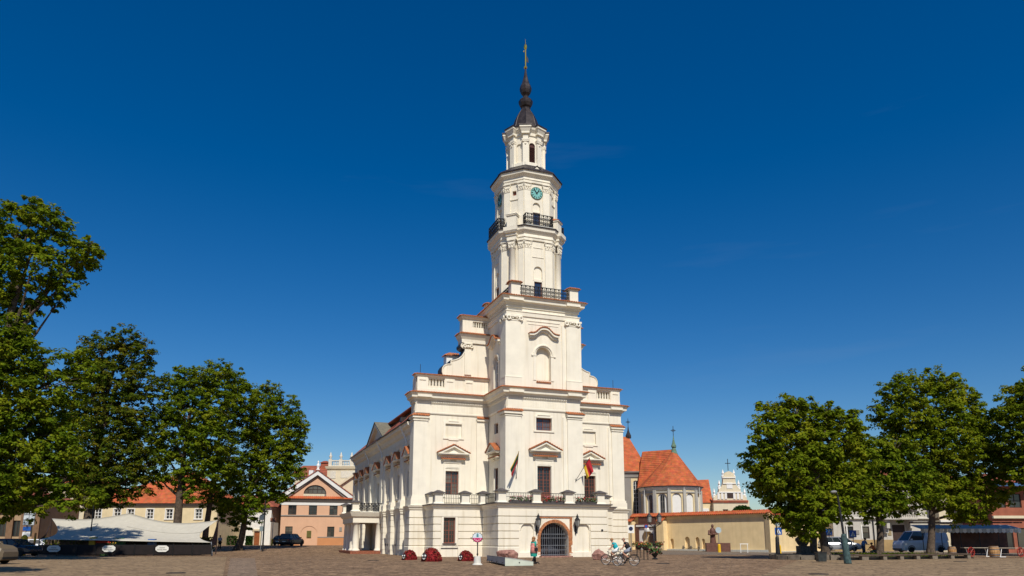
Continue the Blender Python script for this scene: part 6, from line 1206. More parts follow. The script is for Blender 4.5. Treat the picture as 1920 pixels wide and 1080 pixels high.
person('person in a blue shirt bending over behind the low benches', at(1620, 71, .05), ang(-70), stand(1.68, .05, chest=(0, .16, 1.3), neck=(0, .25, 1.44), head=(0, .32, 1.54), crown=(0, .34, 1.6), shL=(-.17, .16, 1.37), shR=(.17, .16, 1.37), elL=(-.2, .3, 1.12), elR=(.2, .3, 1.12), wrL=(-.18, .5, 1.05), wrR=(.18, .5, 1.05), haL=(-.17, .57, 1.05), haR=(.17, .57, 1.05)), BLUEC, mat('navy_cloth', (.03, .05, .1), .8), HBR, True, False)
person('gardener in an orange vest crouching by the tree trunk', at(1640, 70, .05), ang(95), stand(1.7, .0, pelvis=(0, -.1, .5), spine=(0, -.02, .66), chest=(0, .1, .84), neck=(0, .18, .99), head=(0, .23, 1.1), crown=(0, .24, 1.17), shL=(-.17, .1, .92), shR=(.17, .1, .92), elL=(-.2, .32, .75), elR=(.2, .32, .75), wrL=(-.15, .5, .6), wrR=(.15, .5, .6), haL=(-.14, .56, .56), haR=(.14, .56, .56), hiL=(-.09, -.08, .46), knL=(-.14, .3, .46), anL=(-.12, .1, .09), hiR=(.09, -.08, .46), knR=(.14, .3, .46), anR=(.12, .1, .09), toL=(-.12, .25, .04), toR=(.12, .25, .04)), ORC, mat('dark_green_cloth', (.02, .06, .05), .8), HBR, True, False)
# ------------------------------------------------------------------ in front of the town hall
def flag(label, foot, tip, stripes, drop, ln):
    t = thing('flag', label, 'flag', foot); d = Vector(tip) - Vector(foot); part('pole', MB().tube([(0, 0, 0), d], .025, 6), IRON, t); part('bracket', MB().ring((0, .05, 0), .12, .025, 10, 5, 'x').tube([(0, 0, 0), (0, .15, -.15)], .03, 5), IRON, t); part('pole_tip', MB().ball(d, .05, 6, 4), GOLD, t)
    n = len(stripes)
    for k, m in enumerate(stripes):                   # cloth hanging in folds from the pole
        b = MB(); vs = []; cols_, rows = 6, 8
        for i in range(cols_ + 1):
            f = (k + i / cols_) / n; top = d * (1 - f * .42)
            for j in range(rows + 1):
                g = j / rows; w = .10 * math.sin(f * 11 + g * 3) * g; vs.append(top + Vector((drop * g * (1 - .3 * f) + w * .6, -.12 * g + w, -ln * g * (1 - .12 * f))))
        b.add(vs, [(i * (rows + 1) + j, (i + 1) * (rows + 1) + j, (i + 1) * (rows + 1) + j + 1, i * (rows + 1) + j + 1) for i in range(cols_) for j in range(rows)]); part('flag_stripe', b, m, t, smooth=True)
    return t
FG, FR_, FY = mat('flag_green', (.01, .09, .05), .8), mat('flag_red', (.42, .02, .03), .8), mat('flag_yellow', (.6, .38, .03), .8)
flag('drooping yellow, green and red striped flag left of the balcony door', (2.35, 1.9, 7.1), (2.15, .75, 9.3), [FY, FG, FG, FR_, FR_], -.85, 1.55)
flag('red flag with golden edge right of the balcony door', (8.35, 1.9, 7.0), (9.2, .7, 9.0), [FR_, FR_, FY], .35, 1.25)
PET = [RF, mat('pink_petal', (.55, .2, .25), .8, .3, 9), mat('white_petal', (.7, .66, .6), .8)]
for k, (a, c) in enumerate(((.95, 3.0), (4.2, 6.15), (7.35, 9.4))):
    t = thing('flower_trough', ('trough of mostly white and pink flowers on the terrace rail left of the gate', 'trough of red flowers on the terrace rail right above the gate', 'trough of dark red flowers on the right end of the terrace rail')[k], 'flower box', (a, -.12, 4.72), 0, 'flower troughs on the terrace rail')
    part('trough', MB().frus(0, c - a, -.12, .12, 0, .2, -.03), STONECAP, t); flowers(t, 260, 0, c - a, -.2, .16, .12, .62, (PET if k == 0 else [RF, RF, PET[1]] if k == 1 else [RF, mat('dark_red_petal', (.3, .015, .02), .8)]), .06, (.06, .1, .025))
def lantern(label, u):
    t = thing('wall_lantern', label, 'lantern', (u, -.08, 3.0), 0, 'lanterns beside the gate'); part('bracket', MB().box(-.06, .06, -.02, .08, -1.0, -.1).tube([(0, 0, -.75), (0, -.3, -.6), (0, -.36, -.3)], .035, 6).ring((0, -.16, -.75), .12, .02, 10, 4, 'x'), IRON, t)
    part('lamp_body', MB().lathe([(.05, -.4), (.12, -.32), (.17, -.25), (.24, .2), (.27, .22), (.27, .26)], 6, (0, -.38)), LAMPG, t); part('lamp_roof', MB().lathe([(.3, .25), (.14, .42), (.1, .5), (.14, .55), (.05, .68), (.02, .8)], 6, (0, -.38)), IRON, t); b = MB()
    for k in range(6): a = k * math.pi / 3; b.tube([(.18 * math.cos(a), -.38 + .18 * math.sin(a), -.25), (.25 * math.cos(a), -.38 + .25 * math.sin(a), .22)], .022, 4)
    part('lamp_frame', b, IRON, t)
lantern('black wall lantern left of the gate arch', 3.52); lantern('black wall lantern right of the gate arch', 7.3)
MUM = mat('dark_red_flower', (.24, .014, .016), .85, .5, 7)
for px, py, w, lab in ((766.5, 1050, 28, 'smallest red flower ladybird, at the left corner of the town hall'), (808, 1053, 38, 'largest red flower ladybird, second from the left corner'), (873, 1052, 29, 'red flower ladybird next to the round sign')):
    X, Y = gpt(px, py); r = w / 2 * mpp(Y); SZ = 1.28; t = thing('flower_dome', lab, 'flower bed', wp(X, Y + r * .5, 0), ang(-6), 'ladybird shaped flower domes')
    t.scale = (1, 1, SZ); part('mound', MB().ball((0, 0, 0), r * .93, 16, 7, (1, 1, 1.0), 0), MUM, t, smooth=True); d = rng.normal(size=(900, 3)); d[:, 2] = np.abs(d[:, 2]); d /= np.linalg.norm(d, axis=1, keepdims=True); part('blossoms', cards(d * r * rng.uniform(.93, 1.04, (900, 1)), .055), MUM, t, kind='stuff'); part('leaves', cards(d[:120] * r * .98, .06), mat('ochre_leaf', (.2, .12, .03), .8), t, kind='stuff')
    hx = -r * .55; part('head', MB().ball((hx, -r * .74, r * .36), r * .3, 12, 7), IRON, t, smooth=True); 
    for s_ in (-1, 1): part('eye', MB().ball((hx + s_ * r * .13, -r * 1.0, r * .44), r * .085, 8, 5), WHITEP, t); part('spot', MB().ball((s_ * r * .5, -r * .5, r * .72), r * .13, 8, 5, (1, 1, .5)), mat('brown_spot', (.09, .03, .02), .9), t)
    part('smile', MB().ring((hx, -r * 1.0, r * .3), r * .11, r * .03, 8, 4, 'y', math.pi, 2 * math.pi), WHITEP, t)
X, Y = gpt(895, 1059); t = thing('round_sign', 'round white and magenta alarm clock sign on a thin pole in a white concrete foot', 'sign', wp(X, Y, 0), ang(0)); t.scale = (.86, .86, .8)
part('concrete_foot', MB().lathe([(.36, 0), (.34, .06), (.26, .1), (.23, .62), (.21, .64)], 16), mat('white_concrete', (.66, .64, .58), .9, .12, 4), t); part('pole', MB().tube([(0, 0, .6), (0, 0, 1.7)], .035, 8).ball((0, 0, .78), .07, 8, 5).ball((0, 0, 1.55), .06, 8, 5), IRON, t)
part('disc', MB().lathe([(.34, -.02), (.34, .02)], 28), mat('pale_blue_enamel', (.62, .70, .76), .4), t, (0, 0, 2.02), rot=(R(90), 0, 0)); mg = MB().poly([(.335 * math.cos(a), .335 * math.sin(a)) for a in [math.pi * 1.03 + k * math.pi * .94 / 14 for k in range(15)]], -.035, -.022); part('lower_half', mg, mat('magenta_enamel', (.5, .02, .13), .4), t, (0, 0, 2.02)); part('rim', MB().ring((0, 0, 2.02), .35, .022, 28, 5), IRON, t)
part('tower_emblem', MB().box(-.07, .07, -.035, -.022, 2.05, 2.26).box(-.025, .025, -.034, -.022, 2.26, 2.33), mat('teal_emblem', (.08, .25, .28), .5), t); b = MB()
for a in (35, 62, 118, 145, 200, 340, 225, 315): b.tube([(.36 * math.cos(R(a)), 0, 2.02 + .36 * math.sin(R(a))), (.44 * math.cos(R(a)), 0, 2.02 + .44 * math.sin(R(a)))], .018, 5)
part('studs', b, IRON, t); part('bell', MB().ball((-.45, 0, 1.98), .05, 8, 5), IRON, t)
for k in range(5): part('dot', MB().lathe([(.035, 0), (.035, .01)], 8), WHITEP, t, ((-.2, -.1, 0, .1, .2)[k], -.036, (1.9, 1.82, 1.76, 1.82, 1.9)[k]), rot=(R(90), 0, 0))
def boulder(label, px, py, w, h, Y=None, seed=1):
    rs = np.random.default_rng(seed); X, Y = gpt(px, py); t = thing('boulder', label, 'boulder', wp(X, Y + .3, 0), ang(rs.uniform(-20, 20))); bm = bmesh.new(); bmesh.ops.create_icosphere(bm, subdivisions=3, radius=1)
    pl = [Vector(v).normalized() for v in rs.normal(size=(16, 3))]
    for v in bm.verts:
        d = v.co.normalized(); s_ = min([1.15] + [.8 / max(.05, d.dot(q)) for q in pl]); v.co = Vector((d.x * s_ * w / 2 * 1.1, d.y * s_ * w * .32, d.z * s_ * h * .62 + h * .36)); v.co += Vector(rs.normal(size=3)) * .012; v.co.z = max(v.co.z, -.05)
    me = bpy.data.meshes.new('boulder'); bm.to_mesh(me); bm.free(); me.materials.append(GRAN); link('stone', me, t); return t
boulder('large pink granite boulder at the corner behind the low box', 951, 1049, 1.75, .85, seed=3); boulder('rounded pink boulder at the right corner of the terrace wall', 1124, 1050, 1.2, .8, seed=8)
# low box of boards lying on the square
p0, p1, p2 = [wp(*gpt(*q), 0) for q in ((913, 1054), (947, 1062), (1000, 1061))]; t = thing('low_ramp', 'low grey and pale green wooden ramp lying on the cobbles', 'ramp', p1, 0); d0, d1 = p0 - p1, p2 - p1
pl = [(0, 0), (d1.x, d1.y), (d1.x + d0.x, d1.y + d0.y), (d0.x, d0.y)]
part('deck', MB().add([(x, y, z) for (x, y), z in zip(pl, (.5, .26, .26, .46))] + [(x, y, z) for (x, y), z in zip(pl, (.46, .22, .22, .42))], [(0, 1, 2, 3), (7, 6, 5, 4), (0, 4, 5, 1), (1, 5, 6, 2), (2, 6, 7, 3), (3, 7, 4, 0)]), mat('grey_board', (.45, .45, .43), .8, .15, 3), t)
part('side_board', MB().add([(0, 0, .02), (d1.x, d1.y, .02), (d1.x, d1.y, .25), (0, 0, .49), (.03, .04, .02), (d1.x, d1.y + .04, .02), (d1.x, d1.y + .04, .25), (.03, .04, .49)], [(0, 1, 2, 3), (7, 6, 5, 4), (3, 2, 6, 7)]), mat('pale_green_board', (.56, .60, .50), .7, .06, 3), t); part('end_board', MB().add([(0, 0, .1), (d0.x, d0.y, .1), (d0.x, d0.y, .45), (0, 0, .49)], [(0, 1, 2, 3)]).add([(.04, .04, .1), (d0.x + .04, d0.y + .04, .1), (d0.x + .04, d0.y + .04, .45), (.04, .04, .49)], [(3, 2, 1, 0)]), MATS['grey_board'], t)
n_ = d0.normalized().cross(Vector((0, 0, 1))) 
for k in range(4): q = d0 * (.08 + .28 * k); part('foot_bracket', MB().tube([(q.x - .08, q.y, 0), (q.x - .08, q.y, .2), (q.x + .08, q.y, .2), (q.x + .08, q.y, 0)], .025, 5), IRON, t)
part('board_hole', MB().ball((d1.x * .5, d1.y * .5 - .01, .2), .04, 8, 4), IRON, t)
X, Y = gpt(1007, 1060); t = thing('cobble_hook', 'small dark iron hoop on the cobbles at the end of the ramp', 'hoop', wp(X, Y, 0), ang(0)); part('hoop', MB().ring((0, 0, .06), .12, .03, 10, 5, 'y', 0, math.pi), IRON, t)

# ------------------------------------------------------------------ street furniture
def twinlamp(px, py):
    X, Y = gpt(px, py); t = thing('street_lamp', 'black street lamp with two lanterns in front of the gateway', 'street lamp', wp(X, Y), ang(0)); h = zat(985, Y) - t.location.z; m = mpp(Y)
    part('post', MB().lathe([(.3, 0), (.3, .2), (.2, .3), (.16, .9), (.11, 1.0), (.085, 1.3), (.07, h)], 12), IRON, t); part('arms', MB().tube([(-.65, 0, h + .45), (-.6, 0, h + .1), (-.25, 0, h - .1), (0, 0, h), (.25, 0, h - .1), (.6, 0, h + .1), (.65, 0, h + .45)], .05, 6).ring((0, 0, h - .3), .2, .03, 10, 4), IRON, t)
    for s_ in (-1, 1):
        l_ = link('lamp_head', None, t, (s_ * .6, 0, h + .3)); part('lamp_glass', MB().lathe([(.14, 0), (.24, .1), (.3, .7), (.3, .75)], 6), LAMPG, l_); part('lamp_roof', MB().lathe([(.36, .75), (.25, .9), (.12, 1.05), (.03, 1.25)], 6), IRON, l_)
twinlamp(1229, 1036)
X, Y = gpt(1231, 1049)
for k, (px, py, lab) in enumerate(((1198, 1046, 'tall three legged stand with red flowers nearest the town hall'), (1211, 1050, 'tall stand with drooping ochre flowers in front of the lamp'), (1236, 1040, 'wicker stand with red flowers behind the green planter'))):
    X, Y = gpt(px, py); t = thing('flower_stand', lab, 'flower stand', wp(X, Y, 0), 0, 'flower stands by the twin lamp'); b = MB()
    for q in range(4): a = q * math.pi / 2 + .5; b.tube([(.22 * math.cos(a), .22 * math.sin(a), 0), (.17 * math.cos(a), .17 * math.sin(a), .95)], .022, 5)
    part('stand_legs', b, IRON, t); part('bowl', MB().lathe([(.1, .7), (.25, .85), (.3, 1.0)], 12), DARKW, t); flowers(t, 120, -.42, .42, -.42, .42, .95, 1.35, [RF, mat('ochre_petal', (.4, .2, .04), .8)] if k != 1 else [mat('ochre_petal', (.4, .2, .04), .8), RF], .07, (.09, .12, .03))
X, Y = gpt(1228, 1049); t = thing('urn_planter', 'dark urn planter with spiky green leaves and flowers', 'planter', wp(X, Y, 0), 0); part('urn', MB().lathe([(.22, 0), (.24, .06), (.1, .14), (.12, .2), (.32, .45), (.36, .5)], 14), IRON, t); flowers(t, 160, -.5, .5, -.4, .4, .42, .95, [RF, PET[1]], .07, (.14, .22, .06))
b = MB()
for k in range(40): a, l_ = random.uniform(0, 6.28), random.uniform(.3, .65); b.add([(0, 0, .5), (.5 * l_ * math.cos(a) + .03, .5 * l_ * math.sin(a), .5 + l_ * .9), (l_ * math.cos(a), l_ * math.sin(a), .5 + l_ * .7)], [(0, 1, 2)])
part('blades', b, mat('blade_leaf', (.2, .28, .1), .8, .3, 5), t)
# statue on its low wall
X, Y = gpt(1338, 1027); Y = 96; X = xat(1338, Y); t = thing('statue', 'brown granite statue of a robed figure by the yellow wall', 'statue', wp(X, Y), ang(0)); z0 = t.location.z
hs2 = zat(984, Y) - z0; part('pedestal', MB().box(-.42, .42, -.4, .4, -.2, .55), BRP, t)
part('robed_figure', MB().lathe([(.46, .5), (.42, .9), (.35, 1.6), (.32, 2.2), (.38, 2.5), (.35, 2.75), (.2, 2.92), (.14, 3.0)], 12, sy=.75), BRP, t, smooth=True); part('head', MB().ball((0, -.02, 3.18), .2, 10, 7, (.85, .95, 1.2)), BRP, t, smooth=True); part('arms', MB().tube([(-.42, 0, 2.6), (-.55, -.15, 2.15), (-.1, -.4, 2.1)], [.15, .13, .1], 8).tube([(.42, 0, 2.6), (.52, -.15, 2.2), (.1, -.42, 2.2)], [.15, .13, .1], 8).box(-.15, .15, -.52, -.4, 2.05, 2.3), BRP, t, smooth=True)
t = thing('memorial_wall', 'low brown granite wall in front of the statue', 'low wall', at(1324, 95.4), ang(0)); part('slab', MB().box(0, xat(1369, 95.4) - xat(1324, 95.4), -.3, .3, -.2, zat(1018, 95.4) - t.location.z), BRP, t)
# small chain bollards
KERBM = mat('stone_kerb', (.17, .14, .105), .9, .35, 3, .6, 15)
CB = thing('bollard', 'short grey stone bollard of the chain fence', 'bollard', at(1252, 104), 0, 'bollards along the church wall'); part('stone', MB().lathe([(.14, -.1), (.14, .5), (.1, .62), (.02, .66)], 8), KERBM, CB)
CB['label'] = 'leftmost stone bollard of the chain, nearest the twin street lamp'
for px, Y, lab in ((1270, 102.5, 'second stone bollard of the chain from the left'), (1282, 101.5, 'middle stone bollard of the chain'), (1296, 100.5, 'fourth stone bollard of the chain from the left'), (1311, 99.5, 'rightmost stone bollard of the chain, nearest the statue')): copy_thing(CB, at(px, Y), label=lab)
t = thing('chain', 'iron chain hanging between the stone bollards', 'chain', (0, 0, 0)); b = MB(); pts = [(1252, 104), (1270, 102.5), (1282, 101.5), (1296, 100.5), (1311, 99.5)]
for k in range(4):
    a, c = at(*pts[k], None, .5), at(*pts[k + 1], None, .5); b.tube([a.lerp(c, f) - Vector((0, 0, .25 * math.sin(math.pi * f))) for f in np.linspace(0, 1, 7)], .025, 4)
part('links', b, IRON, t)
BLU = mat('blue_sign', (.02, .10, .38), .45, .05); YEL = mat('yellow_plastic', (.75, .45, .02), .5, .05)
def crossing(label, px, py, Y, face=0, h2=None, yellow=True):
    t = thing('crossing_sign', label, 'road sign', at(px, Y), ang(face), 'pedestrian crossing signs'); zc = zat(py, Y) - t.location.z; part('pole', MB().tube([(0, 0, 0), (0, 0, zc + (.9 if yellow else .5))], .04, 6), STEEL, t)
    part('plate', MB().box(-.38, .38, -.05, -.02, zc - .38, zc + .38), BLU, t); part('triangle', MB().poly([(-.27, zc - .25), (.27, zc - .25), (0, zc + .25)], -.062, -.05), WHITEP, t); part('walker', MB().box(-.03, .03, -.075, -.062, zc - .05, zc + .12).poly([(-.1, zc - .22), (-.05, zc - .22), (.03, zc - .05), (-.03, zc - .05)], -.075, -.062).poly([(.05, zc - .22), (.1, zc - .22), (.03, zc - .05), (-.03, zc - .05)], -.074, -.062), IRON, t)
    if yellow: part('bollard_sleeve', MB().lathe([(.2, 0), (.18, .9), (.1, 1.0)], 10), YEL, t); part('round_plate', MB().lathe([(.32, -.02), (.32, .02)], 20), mat('grey_sign_back', (.4, .48, .52), .5), t, (0, 0, zc + .85), rot=(R(90), 0, 0))
    return t
crossing('blue pedestrian crossing sign on a yellow footed pole by the corner of the yellow wall', 1462, 996, 82)
crossing('blue pedestrian crossing sign behind the linden trunk', 1557, 998, 88, yellow=False); crossing('blue pedestrian crossing sign in front of the pale townhouse window', 1602, 1001, 84, yellow=False)
t = thing('road_sign', 'round grey backed road sign on a yellow footed pole by the statue', 'road sign', at(1349, 92), ang(0)); zc = zat(994, 92) - t.location.z; part('pole', MB().tube([(0, 0, 0), (0, 0, zc + .3)], .04, 6), STEEL, t); part('disc', MB().lathe([(.36, -.02), (.36, .02)], 20), mat('grey_sign_back', (.4, .48, .52), .5), t, (0, -.05, zc), rot=(R(90), 0, 0)); part('bollard_sleeve', MB().lathe([(.2, 0), (.18, .9), (.1, 1.0)], 10), YEL, t)
t = thing('road_sign', 'square white no entry sign with a blue disc beside the town hall corner', 'road sign', at(1184, 96), ang(0)); zc = zat(992, 96) - t.location.z; part('pole', MB().tube([(0, 0, 0), (0, 0, zc + .4)], .04, 6), STEEL, t); part('plate', MB().box(-.42, .42, -.04, 0, zc - .5, zc + .5), WHITEP, t); part('disc', MB().lathe([(.26, -.01), (.26, .01)], 18), mat('dark_blue_disc', (.02, .03, .08), .5), t, (0, -.06, zc + .05), rot=(R(90), 0, 0))
t = thing('road_sign', 'round red and blue no stopping sign hung over the gateway', 'road sign', at(1213, 104), ang(0)); zc = zat(987, 104) - t.location.z; part('pole', MB().tube([(0, 0, 0), (0, 0, zc + .3)], .035, 6), STEEL, t); part('disc', MB().lathe([(.3, -.02), (.3, .02)], 20), mat('dull_red_disc', (.25, .03, .05), .5), t, (0, -.04, zc), rot=(R(90), 0, 0)); part('inner_disc', MB().lathe([(.2, -.01), (.2, .01)], 20), BLU, t, (0, -.07, zc), rot=(R(90), 0, 0))
t = thing('barrier', 'small white frame stand against the yellow wall', 'barrier', at(1396, 90), ang(0)); b = MB().box(-.5, .5, -.03, .03, 1.0, 1.08).box(-.46, -.4, -.03, .03, 0, 1.0).box(.36, .42, -.03, .03, 0, 1.0); part('frame', b, WHITEP, t)
def pole_lamp(label, px, py_top, py_base, Y, r=.07, base=None, head=True):
    t = thing('street_lamp', label, 'street lamp', at(px, Y), ang(0)); h = zat(py_top, Y) - t.location.z; part('post', MB().tube([(0, 0, 0), (0, 0, 1.1), (0, 0, h)], [r * 1.3, r * 1.15, r * .7], 10), IRON, t)
    if base: part('base_sleeve', MB().lathe([(r * 3.1, 0), (r * 3, .1), (r * 2.7, .9), (r * 2.3, 1.7), (r * 1.6, 1.85)], 12), base, t, smooth=True)
    if head: part('lamp_arm', MB().tube([(0, 0, h), (-.12, -.1, h + .25), (-.25, -.2, h + .3)], .045, 6), IRON, t); part('lamp_head', MB().ball((-.32, -.25, h + .28), .16, 10, 6, (1.3, .8, .6)), LAMPG, t)
    return t
t = pole_lamp('tall street lamp with a weathered turquoise foot in front of the linden', 1590, 930, 1057, 47.5, .075, mat('weathered_turquoise', (.045, .08, .08), .7, .6, 5, .3, 15))
t.rotation_euler = (0, R(-4), ang(0))
pole_lamp('dark lamp post by the corner of the yellow wall', 1459, 962, 1034, 80, .08, IRON, False); pole_lamp('dark tall lamp post left of the peach house', 492, 938, 1028, 93, .09, None, False)
t = thing('traffic_mirror', 'round dark sign on a pole beside the lamp post left of the peach house', 'road sign', at(488, 94), ang(0)); zc = zat(970, 94) - t.location.z; part('pole', MB().tube([(0, 0, 0), (0, 0, zc + .4)], .05, 6), STEEL, t); part('disc', MB().lathe([(.36, -.03), (.36, .03)], 20), mat('grey_blue_sign', (.07, .09, .12), .5), t, (0, -.08, zc), rot=(R(90), 0, 0)); part('small_plate', MB().box(-.25, .25, -.07, -.04, zc - 1.7, zc - 1.1), mat('grey_plate', (.2, .25, .27), .5), t)
t = thing('direction_sign', 'small square sign on a thin post in front of the peach house', 'road sign', at(509, 112), ang(0)); zc = zat(975, 112) - t.location.z; part('pole', MB().tube([(0, 0, 0), (0, 0, zc + .3)], .05, 6), STEEL, t); part('plate', MB().box(-.42, .42, -.06, -.03, zc - .3, zc + .3), mat('brown_plate', (.3, .13, .08), .5), t); part('bollard_sleeve', MB().lathe([(.13, 0), (.12, 1.0)], 8), YEL, t)
pole_lamp('black lamp post with round glass lamp in front of the thick black trunk', 166, 940, 1030, 78, .06, None, True)
t = thing('info_board', 'pale blue information board with white panels at the far left', 'sign', at(47, 78), ang(0)); z1, z0 = zat(960, 78) - t.location.z, zat(985, 78) - t.location.z; part('post', MB().tube([(0, 0, 0), (0, 0, z1)], .06, 6), STEEL, t); part('board', MB().box(-.6, .6, -.04, .0, z0, z1 + .3), STEEL, t)
for i in range(2):
    for j in range(3): part('panel', MB().box(-.56 + i * .58, -.04 + i * .58, -.06, -.04, z0 + .05 + j * (z1 + .25 - z0) / 3, z0 - .05 + (j + 1) * (z1 + .25 - z0) / 3), mat('pale_blue_panel', (.55, .60, .62), .5), t)
part('blue_plate', MB().box(-.5, .3, -.08, -.05, z0 - .55, z0 - .15), BLU, t); part('white_plate', MB().box(-.5, .3, -.08, -.05, z0 - 1.15, z0 - .65), WHITEP, t)
t = thing('warning_post', 'orange and white marker post at the left end of the sail', 'post', at(62, 76), ang(0)); part('post', MB().tube([(0, 0, 0), (0, 0, 2.2)], .1, 8), mat('orange_marker', (.55, .22, .06), .6), t); part('band', MB().lathe([(.11, 1.4), (.11, 1.7)], 8), YEL, t)
t = thing('yellow_globe', 'yellow plastic dome on the bonnet side of the dark blue car', 'bollard', at(42, 74), 0); part('dome', MB().lathe([(.25, 0), (.25, 1.3), (.3, 1.4), (.3, 1.75), (.15, 1.95), (.03, 2.0)], 10), YEL, t, smooth=True)

# stone urn fountain and kerb on the right
DST = mat('dark_weathered_stone', (.09, .085, .075), .9, .4, 4, .6, 12)
t = thing('stone_urn', 'dark carved stone urn fountain under the linden', 'fountain', at(1507, 62, .05), ang(10)); t.scale = (.68, .68, .74); part('pedestal', MB().frus(-.95, .95, -.8, .8, 0, .5, .05).box(-.6, .6, -.55, .55, .5, 1.3), DST, t); part('carved_body', MB().lathe([(.45, 1.3), (.62, 1.5), (.85, 1.9), (.82, 2.1), (.5, 2.3), (.4, 2.55), (.5, 2.8), (.62, 2.95), (.6, 3.05)], 10), DST, t); b = MB()
for k in range(4): a = k * math.pi / 2 + .3; b.ring((.62 * math.cos(a), .62 * math.sin(a), 1.75), .2, .07, 8, 5, 'y'); b.ball((.5 * math.cos(a), .5 * math.sin(a), .9), .22, 8, 5, (1, 1, 1.6))
part('carved_scrolls', b, DST, t); part('basin', MB().lathe([(1.5, 0), (1.5, .38), (1.25, .4), (1.2, .2)], 14), DST, t)
KERB = mat('stone_kerb', (.17, .14, .105), .9, .25, 3, .5, 15)
ks = thing('planter_kerb', 'ring of weathered kerb stones round the linden', 'kerb', at(1549, 57.5, 0), ang(0)); c_ = Vector((0, 2.2, 0))
for k in range(20):
    a0, a1 = 2 * math.pi * k / 20 + .015, 2 * math.pi * (k + 1) / 20 - .015; r0, r1 = 2.6, 2.95; h = .38 + random.uniform(-.03, .03)
    part('kerb_stone', MB().plan([(1.15 * r0 * math.cos(a0), c_.y + r0 * math.sin(a0)), (1.15 * r1 * math.cos(a0), c_.y + r1 * math.sin(a0)), (1.15 * r1 * math.cos(a1), c_.y + r1 * math.sin(a1)), (1.15 * r0 * math.cos(a1), c_.y + r0 * math.sin(a1))], 0, h), KERB, ks)
SOIL = mat('dark_soil', (.05, .04, .03), 1, .3, 3); part('soil', MB().lathe([(2.75, 0), (2.75, .2)], 20, (0, c_.y)), SOIL, ks)
t = thing('litter_bin', 'small dark litter bin in front of the kerb ring', 'bin', at(1540, 51.5, 0), ang(0)); part('bin_body', MB().frus(-.26, .26, -.24, .24, .05, .62, -.04), mat('dark_bin_metal', (.03, .035, .035), .5, .3, 5), t); part('bin_rim', MB().box(-.32, .32, -.3, .3, .62, .67), IRON, t)
BW = mat('weathered_bench_wood', (.085, .06, .042), .9, .3, 3); benches = None
for k, (px, Y, w) in enumerate(((1600, 56.5, 2.4), (1640, 57, 2.4), (1672, 58, 2.2), (1703, 59, 2.2), (1733, 60, 2.2), (1768, 61, 2.2), (1799, 62, 2.0))):
    lab = ('low timber bench nearest the turquoise lamp foot', 'second low timber bench right of the lamp', 'third low timber bench, in front of the kneeling gardener', 'middle low timber bench of the seven', 'low timber bench just left of the bare trunk', 'low timber bench just right of the bare trunk', 'last low timber bench, nearest the handcart wheel')[k]
    if benches is None:
        benches = thing('low_bench', lab, 'bench', at(px, Y, 0), ang(14), 'low benches round the planting bed'); part('seat', MB().box(-1.0, 1.0, -.22, .22, .3, .42), BW, benches)
        for x in (-.8, .8): part('block', MB().box(x - .16, x + .16, -.18, .18, 0, .3), KERB, benches)
        part('kerb', MB().box(-1.0, 1.0, .3, .45, 0, .2), KERB, benches)
    else: copy_thing(benches, at(px, Y, 0), ang(14), label=lab)
bed = thing('planting_bed', 'dark planting bed with low green growth behind the benches', 'flower bed', at(1680, 66, 0), ang(8)); part('soil', MB().box(-6, 4, -4.2, 4, -.2, .12), SOIL, bed); d = rng.uniform([-5.8, -3, .1], [3.8, 3.8, .36], (1500, 3)); part('ground_cover', cards(d, .11), LEAFD, bed, kind='stuff')
# cafe awning on the right
AW = mat('grey_striped_awning', (.42, .43, .42), .8, .1, 3)
aw = thing('awning', 'long grey cafe awning with a scalloped white edge on the right', 'awning', at(1716, 80, .1), ang(-5)); wa = (xat(1892, 80) - xat(1716, 80)); z1, z0, z2 = zat(984, 80), zat(991, 78), zat(997, 78); Lz = aw.location.z
b = MB().add([(0, -1.8, z0 - Lz), (wa, -1.8, z0 - Lz), (wa, .6, z1 - Lz), (0, .6, z1 - Lz), (0, -1.8, z0 - Lz - .04), (wa, -1.8, z0 - Lz - .04), (wa, .6, z1 - Lz - .04), (0, .6, z1 - Lz - .04)], [(0, 1, 2, 3), (7, 6, 5, 4), (0, 4, 5, 1), (1, 5, 6, 2), (3, 2, 6, 7), (0, 3, 7, 4)]); part('canopy', b, AW, aw); n = 26
for k in range(n):
    x0, x1 = wa * k / n, wa * (k + 1) / n - .02; zz0 = z0 - Lz - .03; part('valance', MB().poly([(x0, zz0), (x0, zz0 - .34), ((x0 + x1) / 2, zz0 - .44), (x1, zz0 - .34), (x1, zz0)], -1.83, -1.81), WHC if k % 2 else AW, aw)
for k in range(6): x = wa * (k + .1) / 5.3; part('post', MB().tube([(x, -1.7, 0), (x, -1.7, z0 - Lz)], .04, 6), IRON, aw)
part('top_beam', MB().box(0, wa + 1.5, .6, .75, z1 - Lz + .15, z1 - Lz + .3), mat('red_brown_beam', (.12, .04, .03), .7), aw); part('rear_screen', MB().box(wa * .45, wa, .9, .95, 0, z1 - Lz), mat('dark_red_screen', (.09, .035, .022), .6, .4, 1.2), aw)
WOODB = mat('barrel_oak', (.40, .22, .09), .7, .3, 5)
